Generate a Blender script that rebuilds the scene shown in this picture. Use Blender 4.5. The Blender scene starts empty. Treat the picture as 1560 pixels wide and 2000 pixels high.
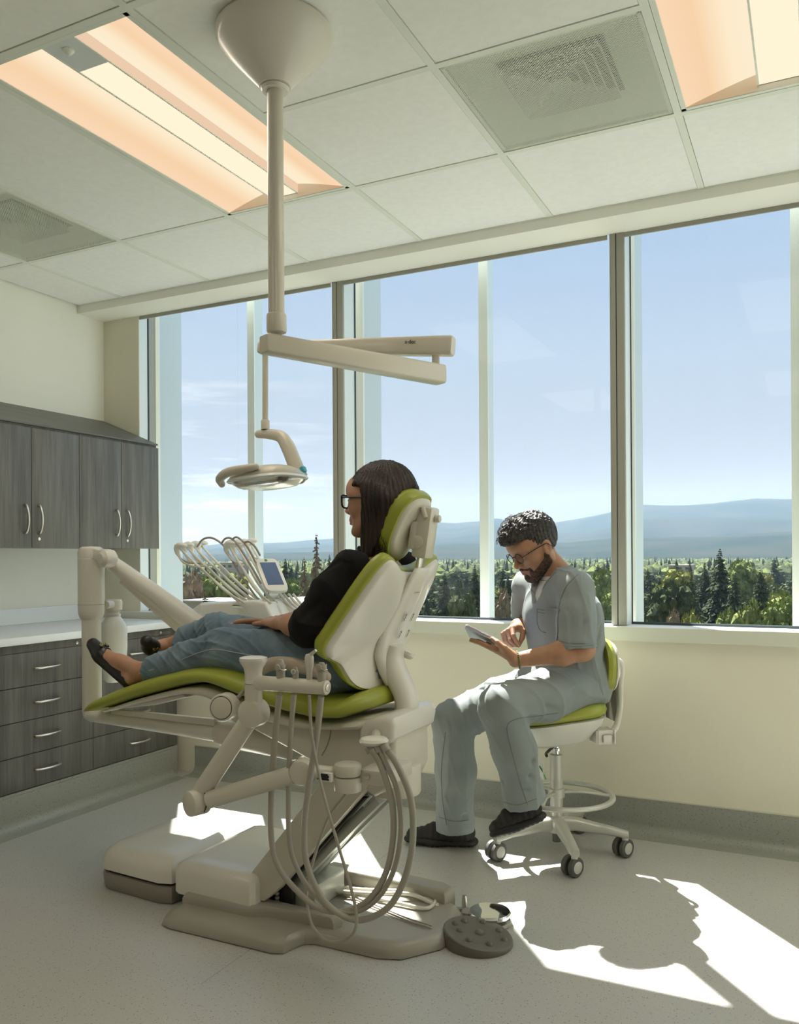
import bpy, bmesh, math, random
import numpy as np
from mathutils import Vector, Matrix, noise
PI = math.pi
rnd = random.Random(7)
SC = bpy.context.scene
COL = SC.collection
# ---------------------------------------------------------------- camera
EYE = Vector((0.0, 0.0, 1.215))
YAW, ROLL, FPX, HORIZON = 0.45774, -0.0062961, 1645.07, 1087.25
cam_data = bpy.data.cameras.new('camera')
cam = bpy.data.objects.new('camera', cam_data)
COL.objects.link(cam)
cam_data.sensor_fit = 'HORIZONTAL'
cam_data.sensor_width = 36.0
cam_data.lens = FPX / 1560.0 * 36.0
cam_data.shift_y = (HORIZON - 1000.0) / 1560.0
cam_data.clip_start = 0.02
cam_data.clip_end = 40000
FW = Vector((-math.sin(YAW), math.cos(YAW), 0))
R0 = Vector((math.cos(YAW), math.sin(YAW), 0))
RT = R0 * math.cos(ROLL) + Vector((0, 0, 1)) * math.sin(ROLL)
UP = -R0 * math.sin(ROLL) + Vector((0, 0, 1)) * math.cos(ROLL)
cam.matrix_world = Matrix(((RT.x, UP.x, -FW.x, EYE.x), (RT.y, UP.y, -FW.y, EYE.y), (RT.z, UP.z, -FW.z, EYE.z), (0, 0, 0, 1)))
SC.camera = cam

def ray(px, py):
    return FW + RT * ((px - 780) / FPX) + UP * ((HORIZON - py) / FPX)
def at(px, py, Y):
    """world point that stands on the plane Y (metres into the room) behind a measured photo point"""
    d = ray(px, py)
    return EYE + d * (Y / d.y)

# ---------------------------------------------------------------- exposure, world, sun
SC.view_settings.view_transform = 'Standard'
SC.view_settings.look = 'None'
SC.view_settings.exposure = 0.30
SC.view_settings.gamma = 1.0
SC.view_settings.use_curve_mapping = False
SC.cycles.max_bounces = 9
SC.cycles.diffuse_bounces = 6
SC.cycles.glossy_bounces = 3
SC.cycles.transmission_bounces = 4
SC.cycles.transparent_max_bounces = 12
SC.cycles.volume_bounces = 0
SC.cycles.sample_clamp_indirect = 6.0
SC.cycles.caustics_reflective = False
SC.cycles.caustics_refractive = False
SC.cycles.use_denoising = True
SC.cycles.use_adaptive_sampling = True
SC.cycles.adaptive_threshold = 0.02

HAZE = 0.00017
world = bpy.data.worlds.new('sky')
SC.world = world
world.use_nodes = True
wt = world.node_tree
wt.nodes.clear()
def wn(kind, **kw):
    n = wt.nodes.new(kind)
    for k, v in kw.items():
        setattr(n, k, v)
    return n
w_out = wn('ShaderNodeOutputWorld'); w_bg = wn('ShaderNodeBackground')
w_tc = wn('ShaderNodeTexCoord'); w_sep = wn('ShaderNodeSeparateXYZ')
w_ramp = wn('ShaderNodeValToRGB')
wt.links.new(w_tc.outputs['Generated'], w_sep.inputs[0])
wt.links.new(w_sep.outputs['Z'], w_ramp.inputs[0])
cr = w_ramp.color_ramp
cr.elements[0].position = 0.0; cr.elements[0].color = (0.41, 0.39, 0.37, 1)
cr.elements[1].position = 1.0; cr.elements[1].color = (0.20, 0.36, 0.66, 1)
for p, c in ((0.10, (0.435, 0.43, 0.45)), (0.22, (0.47, 0.545, 0.66)), (0.40, (0.38, 0.51, 0.73)), (0.6, (0.28, 0.44, 0.70))):
    e = cr.elements.new(p); e.color = (*c, 1)
# thin wind-drawn clouds, low all round the sky
w_map = wn('ShaderNodeMapping'); w_map.inputs['Scale'].default_value = (2.2, 2.2, 22.0)
w_noise = wn('ShaderNodeTexNoise'); w_noise.inputs['Scale'].default_value = 1.7; w_noise.inputs['Detail'].default_value = 7; w_noise.inputs['Roughness'].default_value = 0.58
w_cl = wn('ShaderNodeMapRange'); w_cl.inputs[1].default_value = 0.50; w_cl.inputs[2].default_value = 0.64
w_band = wn('ShaderNodeValToRGB')
b = w_band.color_ramp; b.elements[0].position = 0.01; b.elements[0].color = (0, 0, 0, 1); b.elements[1].position = 0.25; b.elements[1].color = (0, 0, 0, 1)
e = b.elements.new(0.05); e.color = (1, 1, 1, 1); e = b.elements.new(0.15); e.color = (0.8, 0.8, 0.8, 1)
# clouds thicken toward the west (world -X), as they do in the left-hand panes
w_west = wn('ShaderNodeMapRange'); w_west.inputs[1].default_value = -0.47; w_west.inputs[2].default_value = -0.60
w_mul = wn('ShaderNodeMath', operation='MULTIPLY'); w_mul2 = wn('ShaderNodeMath', operation='MULTIPLY')
w_mix = wn('ShaderNodeMixRGB'); w_mix.inputs[2].default_value = (0.90, 0.90, 0.90, 1)
wt.links.new(w_tc.outputs['Generated'], w_map.inputs[0]); wt.links.new(w_map.outputs[0], w_noise.inputs[0])
wt.links.new(w_noise.outputs[0], w_cl.inputs[0]); wt.links.new(w_sep.outputs['Z'], w_band.inputs[0])
wt.links.new(w_sep.outputs['X'], w_west.inputs[0])
wt.links.new(w_cl.outputs[0], w_mul.inputs[0]); wt.links.new(w_band.outputs[0], w_mul.inputs[1])
wt.links.new(w_mul.outputs[0], w_mul2.inputs[0]); wt.links.new(w_west.outputs[0], w_mul2.inputs[1])
wt.links.new(w_mul2.outputs[0], w_mix.inputs[0]); wt.links.new(w_ramp.outputs[0], w_mix.inputs[1])
wt.links.new(w_mix.outputs[0], w_bg.inputs[0]); wt.links.new(w_bg.outputs[0], w_out.inputs[0])
w_bg.inputs[1].default_value = 0.82

sun_data = bpy.data.lights.new('sun', 'SUN')
sun = bpy.data.objects.new('sun', sun_data); COL.objects.link(sun)
sun_data.energy = 19.0
sun_data.angle = 0.0093
sun_data.color = (1.0, 0.97, 0.92)
SUN_DIR = Vector((0.430, -0.520, -1.0)).normalized()      # the way the light travels
sun.rotation_euler = SUN_DIR.to_track_quat('-Z', 'Y').to_euler()
sun.location = (-3, 8, 9)

# ---------------------------------------------------------------- helpers
MAT = {}
def mat(name, color, rough=0.5, metal=0.0, spec=0.5, noise_amt=0.0, noise_scale=20.0, bump=0.0, bump_scale=60.0, coat=0.0, stretch=(1, 1, 1), color2=None, sheen=0.0, trans=0.0):
    m = bpy.data.materials.new(name); m.use_nodes = True
    nt = m.node_tree; bs = nt.nodes['Principled BSDF']
    bs.inputs['Base Color'].default_value = (*color, 1)
    bs.inputs['Roughness'].default_value = rough
    bs.inputs['Metallic'].default_value = metal
    bs.inputs['Specular IOR Level'].default_value = spec
    bs.inputs['Coat Weight'].default_value = coat
    bs.inputs['Sheen Weight'].default_value = sheen
    bs.inputs['Transmission Weight'].default_value = trans
    tc = nt.nodes.new('ShaderNodeTexCoord'); mp = nt.nodes.new('ShaderNodeMapping')
    mp.inputs['Scale'].default_value = stretch
    nt.links.new(tc.outputs['Object'], mp.inputs[0])
    nz = nt.nodes.new('ShaderNodeTexNoise'); nz.inputs['Scale'].default_value = noise_scale; nz.inputs['Detail'].default_value = 5
    nt.links.new(mp.outputs[0], nz.inputs[0])
    mx = nt.nodes.new('ShaderNodeMixRGB')
    c2 = color2 if color2 else tuple(max(0, c * (1 - noise_amt)) for c in color)
    mx.inputs[1].default_value = (*color, 1); mx.inputs[2].default_value = (*c2, 1)
    rg = nt.nodes.new('ShaderNodeMapRange'); rg.inputs[1].default_value = 0.38; rg.inputs[2].default_value = 0.62
    nt.links.new(nz.outputs[0], rg.inputs[0]); nt.links.new(rg.outputs[0], mx.inputs[0])
    if noise_amt or color2:
        nt.links.new(mx.outputs[0], bs.inputs['Base Color'])
    if bump:
        nb = nt.nodes.new('ShaderNodeTexNoise'); nb.inputs['Scale'].default_value = bump_scale; nb.inputs['Detail'].default_value = 4
        nt.links.new(mp.outputs[0], nb.inputs[0])
        bp = nt.nodes.new('ShaderNodeBump'); bp.inputs['Strength'].default_value = bump; bp.inputs['Distance'].default_value = 0.002
        nt.links.new(nb.outputs[0], bp.inputs['Height']); nt.links.new(bp.outputs[0], bs.inputs['Normal'])
    MAT[name] = m
    return m

def link(o, parent=None):
    COL.objects.link(o)
    if parent is not None:
        o.parent = parent
        o.matrix_parent_inverse = parent_inv(parent)
    return o
def parent_inv(p):
    m = Matrix()
    while p is not None:
        m = local_mat(p) @ m if p.parent is None else p.matrix_parent_inverse @ local_mat(p) @ m
        p = p.parent
    return m.inverted()
def local_mat(o):
    return Matrix.LocRotScale(o.location, o.rotation_euler, o.scale)

def thing(name, label, cat, loc=(0, 0, 0), group=None):
    o = bpy.data.objects.new(name, None); COL.objects.link(o)
    o.location = loc; o.empty_display_size = 0.05
    return tag(o, label, cat, group)
def tag(o, label=None, cat=None, group=None, kind=None):
    if label: o['label'] = label
    if cat: o['category'] = cat
    if group: o['group'] = group
    if kind: o['kind'] = kind
    return o

def mk(name, verts, faces, m, parent=None, smooth=False, mats=None, fm=None, loc=None):
    me = bpy.data.meshes.new(name)
    me.from_pydata([tuple(v) for v in verts], [], [tuple(f) for f in faces])
    for x in (mats or [m]):
        me.materials.append(MAT[x] if isinstance(x, str) else x)
    if fm is not None:
        me.polygons.foreach_set('material_index', fm)
    if smooth:
        me.polygons.foreach_set('use_smooth', [True] * len(me.polygons))
    me.update()
    o = bpy.data.objects.new(name, me)
    if loc is not None: o.location = loc
    return link(o, parent)
def smooth_angle(o, a=0.6):
    me = o.data
    bm = bmesh.new(); bm.from_mesh(me)
    bmesh.ops.recalc_face_normals(bm, faces=bm.faces)
    for f in bm.faces: f.smooth = True
    for e in bm.edges:
        if len(e.link_faces) == 2 and e.calc_face_angle(0) > a: e.smooth = False
    bm.to_mesh(me); bm.free()
    return o
def bm_obj(name, bm, m, parent=None, smooth=False, angle=0.6, mats=None, loc=None):
    me = bpy.data.meshes.new(name)
    bmesh.ops.recalc_face_normals(bm, faces=bm.faces)
    if smooth:
        for f in bm.faces: f.smooth = True
        for e in bm.edges:
            if len(e.link_faces) == 2 and e.calc_face_angle(0) > angle: e.smooth = False
    bm.to_mesh(me); bm.free()
    for x in (mats or [m]):
        me.materials.append(MAT[x] if isinstance(x, str) else x)
    o = bpy.data.objects.new(name, me)
    if loc is not None: o.location = loc
    return link(o, parent)

def add_box(bm, lo, hi, bevel=0.0, M=None, seg=2):
    lo = Vector(lo); hi = Vector(hi)
    r = bmesh.ops.create_cube(bm, size=1.0)
    vs = r['verts']
    c = (lo + hi) / 2; s = hi - lo
    for v in vs:
        v.co = Vector((v.co.x * s.x, v.co.y * s.y, v.co.z * s.z)) + c
        if M is not None: v.co = M @ v.co
    if bevel:
        es = list({e for v in vs for e in v.link_edges})
        bmesh.ops.bevel(bm, geom=es, offset=bevel, segments=seg, affect='EDGES', profile=0.5)
def box(name, lo, hi, m, parent=None, bevel=0.0, M=None, smooth=None):
    bm = bmesh.new(); add_box(bm, lo, hi, bevel, M)
    return bm_obj(name, bm, m, parent, smooth=bevel > 0 if smooth is None else smooth)

def spline(pts, n=8, closed=False):
    """Catmull-Rom through points (any dimension)"""
    P = [np.array(p, float) for p in pts]; out = []
    N = len(P)
    for i in range(N if closed else N - 1):
        p0 = P[(i - 1) % N] if closed or i > 0 else 2 * P[0] - P[1]
        p1 = P[i]; p2 = P[(i + 1) % N]
        p3 = P[(i + 2) % N] if closed or i + 2 < N else 2 * P[-1] - P[-2]
        for k in range(n):
            t = k / n
            out.append(0.5 * ((2 * p1) + (-p0 + p2) * t + (2 * p0 - 5 * p1 + 4 * p2 - p3) * t * t + (-p0 + 3 * p1 - 3 * p2 + p3) * t ** 3))
    if not closed: out.append(P[-1])
    return out
def add_tube(bm, path, rad, seg=12, caps=True, round_end=False, flat=1.0, ref=None):
    """tube along a path; rad a number or a list; flat squashes the cross-section along its second axis"""
    P = [Vector(p) for p in path]; n = len(P)
    R = [rad] * n if not hasattr(rad, '__len__') else list(rad)
    if round_end:
        for end in (0, 1):
            a, b = (P[0], P[1]) if end == 0 else (P[-1], P[-2])
            d = (a - b).normalized(); r = R[0] if end == 0 else R[-1]
            ext = [(a + d * r * math.sin(t), max(r * math.cos(t), r * 0.02)) for t in (0.5, 1.0, 1.35, 1.55)]
            if end == 0:
                P = [e[0] for e in ext[::-1]] + P; R = [e[1] for e in ext[::-1]] + R
            else:
                P = P + [e[0] for e in ext]; R = R + [e[1] for e in ext]
        n = len(P)
    T = []
    for i in range(n):
        d = P[min(i + 1, n - 1)] - P[max(i - 1, 0)]
        T.append(d.normalized() if d.length > 1e-9 else Vector((0, 0, 1)))
    up = Vector(ref) if ref is not None else (Vector((0, 0, 1)) if abs(T[0].z) < 0.9 else Vector((0, 1, 0)))
    u = (up - T[0] * up.dot(T[0])).normalized()
    rings = []
    for i in range(n):
        if i and ref is None:
            ax = T[i - 1].cross(T[i])
            if ax.length > 1e-9:
                u = Matrix.Rotation(T[i - 1].angle(T[i]), 3, ax.normalized()) @ u
        elif ref is not None:
            u = (up - T[i] * up.dot(T[i])).normalized()
        v = T[i].cross(u).normalized()
        rings.append([bm.verts.new(P[i] + (u * (math.cos(2 * PI * k / seg) * flat) + v * math.sin(2 * PI * k / seg)) * R[i]) for k in range(seg)])
    for a, b in zip(rings[:-1], rings[1:]):
        for k in range(seg):
            bm.faces.new((a[k], a[(k + 1) % seg], b[(k + 1) % seg], b[k]))
    if caps:
        bm.faces.new(rings[0][::-1]); bm.faces.new(rings[-1])
def tube(name, path, rad, m, parent=None, seg=12, n=0, **kw):
    if n:
        m_ = len(path); path = spline(path, n)
        if hasattr(rad, '__len__'): rad = np.interp(np.linspace(0, m_ - 1, len(path)), range(m_), rad)
    elif hasattr(rad, '__len__') and len(rad) != len(path): rad = np.interp(np.linspace(0, 1, len(path)), np.linspace(0, 1, len(rad)), rad)
    bm = bmesh.new(); add_tube(bm, path, rad, seg, **kw)
    return bm_obj(name, bm, m, parent, smooth=True, angle=0.9)
def add_lathe(bm, prof, origin=(0, 0, 0), axis=(0, 0, 1), seg=32):
    """prof = [(radius, height)...] round an axis"""
    ax = Vector(axis).normalized(); o = Vector(origin)
    u = (Vector((1, 0, 0)) if abs(ax.x) < 0.9 else Vector((0, 1, 0))); u = (u - ax * u.dot(ax)).normalized(); v = ax.cross(u)
    rings = []
    for r, h in prof:
        if r < 1e-6: rings.append([bm.verts.new(o + ax * h)])
        else: rings.append([bm.verts.new(o + ax * h + (u * math.cos(2 * PI * k / seg) + v * math.sin(2 * PI * k / seg)) * r) for k in range(seg)])
    for a, b in zip(rings[:-1], rings[1:]):
        for k in range(seg):
            k2 = (k + 1) % seg
            if len(a) == 1 and len(b) == 1: continue
            if len(a) == 1: bm.faces.new((a[0], b[k2], b[k]))
            elif len(b) == 1: bm.faces.new((a[k], a[k2], b[0]))
            else: bm.faces.new((a[k], a[k2], b[k2], b[k]))
    if len(rings[0]) > 1: bm.faces.new(rings[0][::-1])
    if len(rings[-1]) > 1: bm.faces.new(rings[-1])
def lathe(name, prof, m, parent=None, origin=(0, 0, 0), axis=(0, 0, 1), seg=32, angle=0.6):
    bm = bmesh.new(); add_lathe(bm, prof, origin, axis, seg)
    return bm_obj(name, bm, m, parent, smooth=True, angle=angle)
def cyl_prof(r, h0, h1, b):
    return [(r - b, h0), (r - b * 0.3, h0 + b * 0.3), (r, h0 + b), (r, h1 - b), (r - b * 0.3, h1 - b * 0.3), (r - b, h1)]
def add_prism(bm, poly, y0, y1, bevel=0.0, ax='XZ', seg=2):
    """closed outline in XZ (or XY) pushed from y0 to y1"""
    f = (lambda p, y: Vector((p[0], y, p[1]))) if ax == 'XZ' else (lambda p, y: Vector((p[0], p[1], y)))
    a = [bm.verts.new(f(p, y0)) for p in poly]; b = [bm.verts.new(f(p, y1)) for p in poly]
    fs = [bm.faces.new(a), bm.faces.new(b[::-1])]
    n = len(poly)
    for k in range(n):
        fs.append(bm.faces.new((a[k], b[k], b[(k + 1) % n], a[(k + 1) % n])))
    bmesh.ops.recalc_face_normals(bm, faces=fs)
    if bevel:
        es = list({e for x in fs[:2] for e in x.edges})
        bmesh.ops.bevel(bm, geom=es, offset=bevel, segments=seg, affect='EDGES', profile=0.5)
def prism(name, poly, y0, y1, m, parent=None, bevel=0.0, ax='XZ', M=None, seg=2):
    bm = bmesh.new(); add_prism(bm, poly, y0, y1, bevel, ax, seg)
    if M is not None: bm.transform(M)
    return bm_obj(name, bm, m, parent, smooth=True)
def loft(name, rings, m, parent=None, close=True, angle=1.0):
    bm = bmesh.new()
    R = [[bm.verts.new(Vector(p)) for p in r] for r in rings]
    n = len(R[0])
    for a, b in zip(R[:-1], R[1:]):
        for k in range(n):
            bm.faces.new((a[k], a[(k + 1) % n], b[(k + 1) % n], b[k]))
    if close:
        bm.faces.new(R[0][::-1]); bm.faces.new(R[-1])
    return bm_obj(name, bm, m, parent, smooth=True, angle=angle)
def superell(n, a, b, e=0.6):
    out = []
    for k in range(n):
        t = 2 * PI * k / n; c, s = math.cos(t), math.sin(t)
        out.append((a * math.copysign(abs(c) ** e, c), b * math.copysign(abs(s) ** e, s)))
    return out
def text_obj(name, body, size, M, m, parent=None, extrude=0.0003, align='CENTER'):
    cu = bpy.data.curves.new(name, 'FONT'); cu.body = body; cu.size = size; cu.align_x = align; cu.align_y = 'CENTER'; cu.extrude = extrude
    cu.materials.append(MAT[m])
    o = bpy.data.objects.new(name, cu); COL.objects.link(o)
    dg = bpy.context.evaluated_depsgraph_get()
    me = bpy.data.meshes.new_from_object(o.evaluated_get(dg)); bpy.data.objects.remove(o)
    me.transform(M)
    o2 = bpy.data.objects.new(name, me)
    if not me.materials: me.materials.append(MAT[m])
    return link(o2, parent)
def dup(root, M=None, label=None):
    """copies a thing with its parts and sub-parts; M moves the copy"""
    def cp(o, par):
        c = o.copy(); COL.objects.link(c)
        if par is not None: c.parent = par
        for ch in list(o.children):
            if ch is not c: cp(ch, c)
        return c
    r = cp(root, None)
    if M is not None:
        r.matrix_world = M @ local_mat(root)
    if label: r['label'] = label
    return r

# ---------------------------------------------------------------- distance-field modelling (smoothly blended bodies, meshed with surface nets)
def smin(a, b, k):
    h = np.clip(0.5 + 0.5 * (b - a) / k, 0, 1)
    return b + (a - b) * h - k * h * (1 - h)
def smax(a, b, k): return -smin(-a, -b, k)
class F:
    """field sampled on a grid"""
    def __init__(s, lo, hi, h):
        s.lo = np.array(lo, np.float32); s.h = h
        n = [int(math.ceil((hi[i] - lo[i]) / h)) + 1 for i in range(3)]
        s.x = (lo[0] + h * np.arange(n[0], dtype=np.float32))[:, None, None]
        s.y = (lo[1] + h * np.arange(n[1], dtype=np.float32))[None, :, None]
        s.z = (lo[2] + h * np.arange(n[2], dtype=np.float32))[None, None, :]
        s.v = np.full(n, 1e3, np.float32)
    def cap(s, a, b, ra, rb, flat=None):
        a = np.array(a, float); b = np.array(b, float); d = b - a; L = max(float(d @ d), 1e-12)
        px, py, pz = s.x - a[0], s.y - a[1], s.z - a[2]
        t = np.clip((px * d[0] + py * d[1] + pz * d[2]) / L, 0, 1)
        qx, qy, qz = px - t * d[0], py - t * d[1], pz - t * d[2]
        if flat is not None:      # flat=(axis, k): distances along that axis count k times (k>1 = thinner there)
            ax = np.array(flat[0], float); ax /= np.linalg.norm(ax); k = flat[1]
            c = qx * ax[0] + qy * ax[1] + qz * ax[2]
            r2 = qx * qx + qy * qy + qz * qz + (k * k - 1) * c * c
            return (np.sqrt(r2) - (ra + (rb - ra) * t)) / (1 + (k - 1) * 0.5)
        return np.sqrt(qx * qx + qy * qy + qz * qz) - (ra + (rb - ra) * t)
    def ell(s, c, r, R=None):
        px, py, pz = s.x - c[0], s.y - c[1], s.z - c[2]
        if R is not None:
            R = np.array(R, float)
            px, py, pz = (px * R[0][0] + py * R[1][0] + pz * R[2][0], px * R[0][1] + py * R[1][1] + pz * R[2][1], px * R[0][2] + py * R[1][2] + pz * R[2][2])
        k0 = np.sqrt((px / r[0]) ** 2 + (py / r[1]) ** 2 + (pz / r[2]) ** 2)
        k1 = np.sqrt((px / r[0] ** 2) ** 2 + (py / r[1] ** 2) ** 2 + (pz / r[2] ** 2) ** 2)
        return k0 * (k0 - 1) / np.maximum(k1, 1e-6)
    def rbox(s, c, hs, r, R=None):
        px, py, pz = s.x - c[0], s.y - c[1], s.z - c[2]
        if R is not None:
            R = np.array(R, float)
            px, py, pz = (px * R[0][0] + py * R[1][0] + pz * R[2][0], px * R[0][1] + py * R[1][1] + pz * R[2][1], px * R[0][2] + py * R[1][2] + pz * R[2][2])
        qx, qy, qz = abs(px) - (hs[0] - r), abs(py) - (hs[1] - r), abs(pz) - (hs[2] - r)
        return np.sqrt(np.maximum(qx, 0) ** 2 + np.maximum(qy, 0) ** 2 + np.maximum(qz, 0) ** 2) + np.minimum(np.maximum(qx, np.maximum(qy, qz)), 0) - r
    def plane(s, p, n):
        n = np.array(n, float); n /= np.linalg.norm(n)
        return (s.x - p[0]) * n[0] + (s.y - p[1]) * n[1] + (s.z - p[2]) * n[2]
    def add(s, d, k=0.01): s.v = smin(s.v, d, k).astype(np.float32); return s
    def sub(s, d, k=0.005): s.v = smax(s.v, -d, k).astype(np.float32); return s
    def cut(s, d, k=0.003): s.v = smax(s.v, d, k).astype(np.float32); return s
    def sleeve(s, pts, rs, end, hollow=0.012, k=0.03, flat=None):
        """an open cloth tube: capsules along pts, cut square at its end and hollow there"""
        d = None
        for a, b, ra, rb in zip(pts[:-1], pts[1:], rs[:-1], rs[1:]):
            c = s.cap(a, b, ra, rb, flat); d = c if d is None else smin(d, c, k)
        e = Vector(pts[-1]); q = Vector(end).normalized()
        ext = s.cap(e, e + q * 0.03, rs[-1], rs[-1], flat); d = smin(d, ext, 0.005)
        d = smax(d, s.plane(e, q), 0.003)
        return smax(d, -s.cap(e - q * 0.016, e + q * 0.05, rs[-1] - hollow - 0.006, rs[-1] - hollow, flat), 0.003)
    def chain(s, pts, rs, k=0.01, flat=None):
        for i in range(len(pts) - 1): s.add(s.cap(pts[i], pts[i + 1], rs[i], rs[i + 1], flat), k)
        return s
    def wob(s, fx, fy, fz, amp, seed=0.0):
        """smooth warped waves = cloth folds"""
        w = np.sin(s.x * fx * 0.53 + 1.7 + seed) + np.sin(s.y * fy * 0.61 + 0.4 + seed) + np.sin(s.z * fz * 0.47 + 2.1 + seed * 1.3)
        a = np.sin(s.x * fx + s.y * fy * 0.8 + s.z * fz + 1.6 * w + seed)
        b = np.sin(s.x * fx * 1.9 - s.y * fy * 1.1 + s.z * fz * 1.6 + 2.1 * w + seed * 2.2)
        r = (1 - np.abs(a)) ** 3 * 0.8 + (1 - np.abs(b)) ** 4 * 0.4
        s.v = s.v - (amp * (r - 0.25)).astype(np.float32); return s
    def fold(s, a, b, w, amp):
        """one crease (amp>0) or ridge (amp<0) along a line"""
        d = s.cap(a, b, 0, 0)
        s.v = s.v + (amp * np.exp(-(d / w) ** 2)).astype(np.float32); return s
    def mesh(s, shell=None):
        v = s.v
        ins = v < 0
        n = np.array(v.shape)
        c = [ins[i:n[0] - 1 + i, j:n[1] - 1 + j, k:n[2] - 1 + k] for i in (0, 1) for j in (0, 1) for k in (0, 1)]
        allin = c[0].copy(); anyin = c[0].copy()
        for q in c[1:]: allin &= q; anyin |= q
        act = anyin & ~allin
        idx = np.full(act.shape, -1, np.int64); I, J, K = np.nonzero(act)
        m = len(I); idx[I, J, K] = np.arange(m)
        cv = {(i, j, k): v[I + i, J + j, K + k] for i in (0, 1) for j in (0, 1) for k in (0, 1)}
        acc = np.zeros((m, 3)); cnt = np.zeros(m)
        cor = list(cv)
        for a in cor:
            for ax in range(3):
                if a[ax] == 0:
                    b2 = list(a); b2[ax] = 1; b2 = tuple(b2)
                    va, vb = cv[a], cv[b2]
                    sg = (va < 0) != (vb < 0)
                    den = np.where(sg, va - vb, 1.0); t = np.where(sg, va / den, 0)
                    p = np.tile(np.array(a, float), (m, 1)); p[:, ax] += t
                    acc += p * sg[:, None]; cnt += sg
        pos = acc / np.maximum(cnt, 1)[:, None] + np.stack([I, J, K], 1)
        pos = pos * s.h + s.lo
        faces = []
        for ax in range(3):
            o1, o2 = [(1, 2), (2, 0), (0, 1)][ax]
            sl0 = [slice(None)] * 3; sl1 = [slice(None)] * 3
            sl0[ax] = slice(0, n[ax] - 1); sl1[ax] = slice(1, n[ax])
            e = ins[tuple(sl0)] != ins[tuple(sl1)]
            A = np.argwhere(e)
            A = A[(A[:, o1] > 0) & (A[:, o2] > 0) & (A[:, o1] < n[o1] - 1) & (A[:, o2] < n[o2] - 1)]
            if not len(A): continue
            fl = ins[A[:, 0], A[:, 1], A[:, 2]]
            q = []
            for da, db in ((0, 0), (-1, 0), (-1, -1), (0, -1)):
                B = A.copy(); B[:, o1] += da; B[:, o2] += db
                q.append(idx[B[:, 0], B[:, 1], B[:, 2]])
            q = np.stack(q, 1)
            q[~fl] = q[~fl][:, ::-1]
            faces.append(q)
        faces = np.concatenate(faces) if faces else np.zeros((0, 4), int)
        faces = faces[(faces >= 0).all(1)]
        return pos, faces
def relax(pos, faces, it=1, f=0.5):
    for _ in range(it):
        acc = np.zeros_like(pos); cnt = np.zeros(len(pos))
        for a, b in ((0, 1), (1, 2), (2, 3), (3, 0)):
            np.add.at(acc, faces[:, a], pos[faces[:, b]]); np.add.at(acc, faces[:, b], pos[faces[:, a]])
            np.add.at(cnt, faces[:, a], 1); np.add.at(cnt, faces[:, b], 1)
        pos = pos * (1 - f) + f * acc / np.maximum(cnt, 1)[:, None]
    return pos
def np_mesh(name, parts, m, parent=None, mats=None, M=None, world=None, hsets=None):
    """parts = [(pos, faces)] joined into one smooth mesh; world = matrix of the object (mesh stays in its own space)"""
    P = []; Q = []; off = 0; mi = []
    for i, (p, f) in enumerate(parts):
        P.append(p); Q.append(f + off); off += len(p); mi += [i] * len(f)
    P = np.concatenate(P); Q = np.concatenate(Q)
    me = bpy.data.meshes.new(name)
    me.vertices.add(len(P)); me.vertices.foreach_set('co', P.astype(np.float32).ravel())
    me.loops.add(len(Q) * 4); me.loops.foreach_set('vertex_index', Q.astype(np.int32).ravel())
    me.polygons.add(len(Q)); me.polygons.foreach_set('loop_start', np.arange(0, len(Q) * 4, 4, dtype=np.int32))
    me.polygons.foreach_set('use_smooth', np.ones(len(Q), bool))
    for x in (mats or [m]): me.materials.append(MAT[x] if isinstance(x, str) else x)
    if mats: me.polygons.foreach_set('material_index', np.array(mi, np.int32))
    me.update(calc_edges=True); me.validate()
    o = bpy.data.objects.new(name, me)
    link(o, parent)
    if world is not None:
        q = world
        if parent is not None:
            o.matrix_parent_inverse = parent_inv(parent)
        o.location, rr, o.scale = q.decompose()[0], q.decompose()[1], q.decompose()[2]
        o.rotation_euler = rr.to_euler()
    return o
# ================================================================ materials
mat('wall_paint', (0.87, 0.868, 0.785), 0.62, noise_amt=0.02, noise_scale=3, bump=0.05, bump_scale=250)
mat('wall_dim', (0.30, 0.28, 0.23), 0.7, noise_amt=0.03, noise_scale=3)
mat('wall_paint_shaded', (0.76, 0.735, 0.60), 0.62, noise_amt=0.02, noise_scale=3, bump=0.05, bump_scale=250)  # wall paint with the window wall's shade and warm bounce put into its colour
mat('ceiling_tile', (0.91, 0.925, 0.895), 0.8, noise_amt=0.03, noise_scale=40, bump=0.15, bump_scale=500)
mat('grid_metal', (0.80, 0.83, 0.76), 0.45)
mat('gap_dark', (0.06, 0.065, 0.05), 0.9)
mat('sill_paint', (0.82, 0.83, 0.80), 0.4)
mat('apron_paint', (0.66, 0.69, 0.58), 0.5)
mat('alu', (0.34, 0.34, 0.29), 0.42, metal=0.0, spec=0.5)
mat('alu_light', (0.70, 0.76, 0.76), 0.35)
mat('fin_grey', (0.62, 0.70, 0.74), 0.45)
mat('fin_white', (0.86, 0.88, 0.86), 0.45)
mat('gasket', (0.03, 0.05, 0.06), 0.6)
mat('counter', (0.86, 0.89, 0.90), 0.28, spec=0.5)
mat('steel', (0.72, 0.69, 0.63), 0.28, metal=1.0)
mat('chrome', (0.85, 0.86, 0.86), 0.06, metal=1.0)
mat('black_plastic', (0.02, 0.02, 0.02), 0.45)
mat('dark_hole', (0.012, 0.012, 0.012), 0.8)
mat('trim_strip', (0.62, 0.60, 0.50), 0.4)

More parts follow.
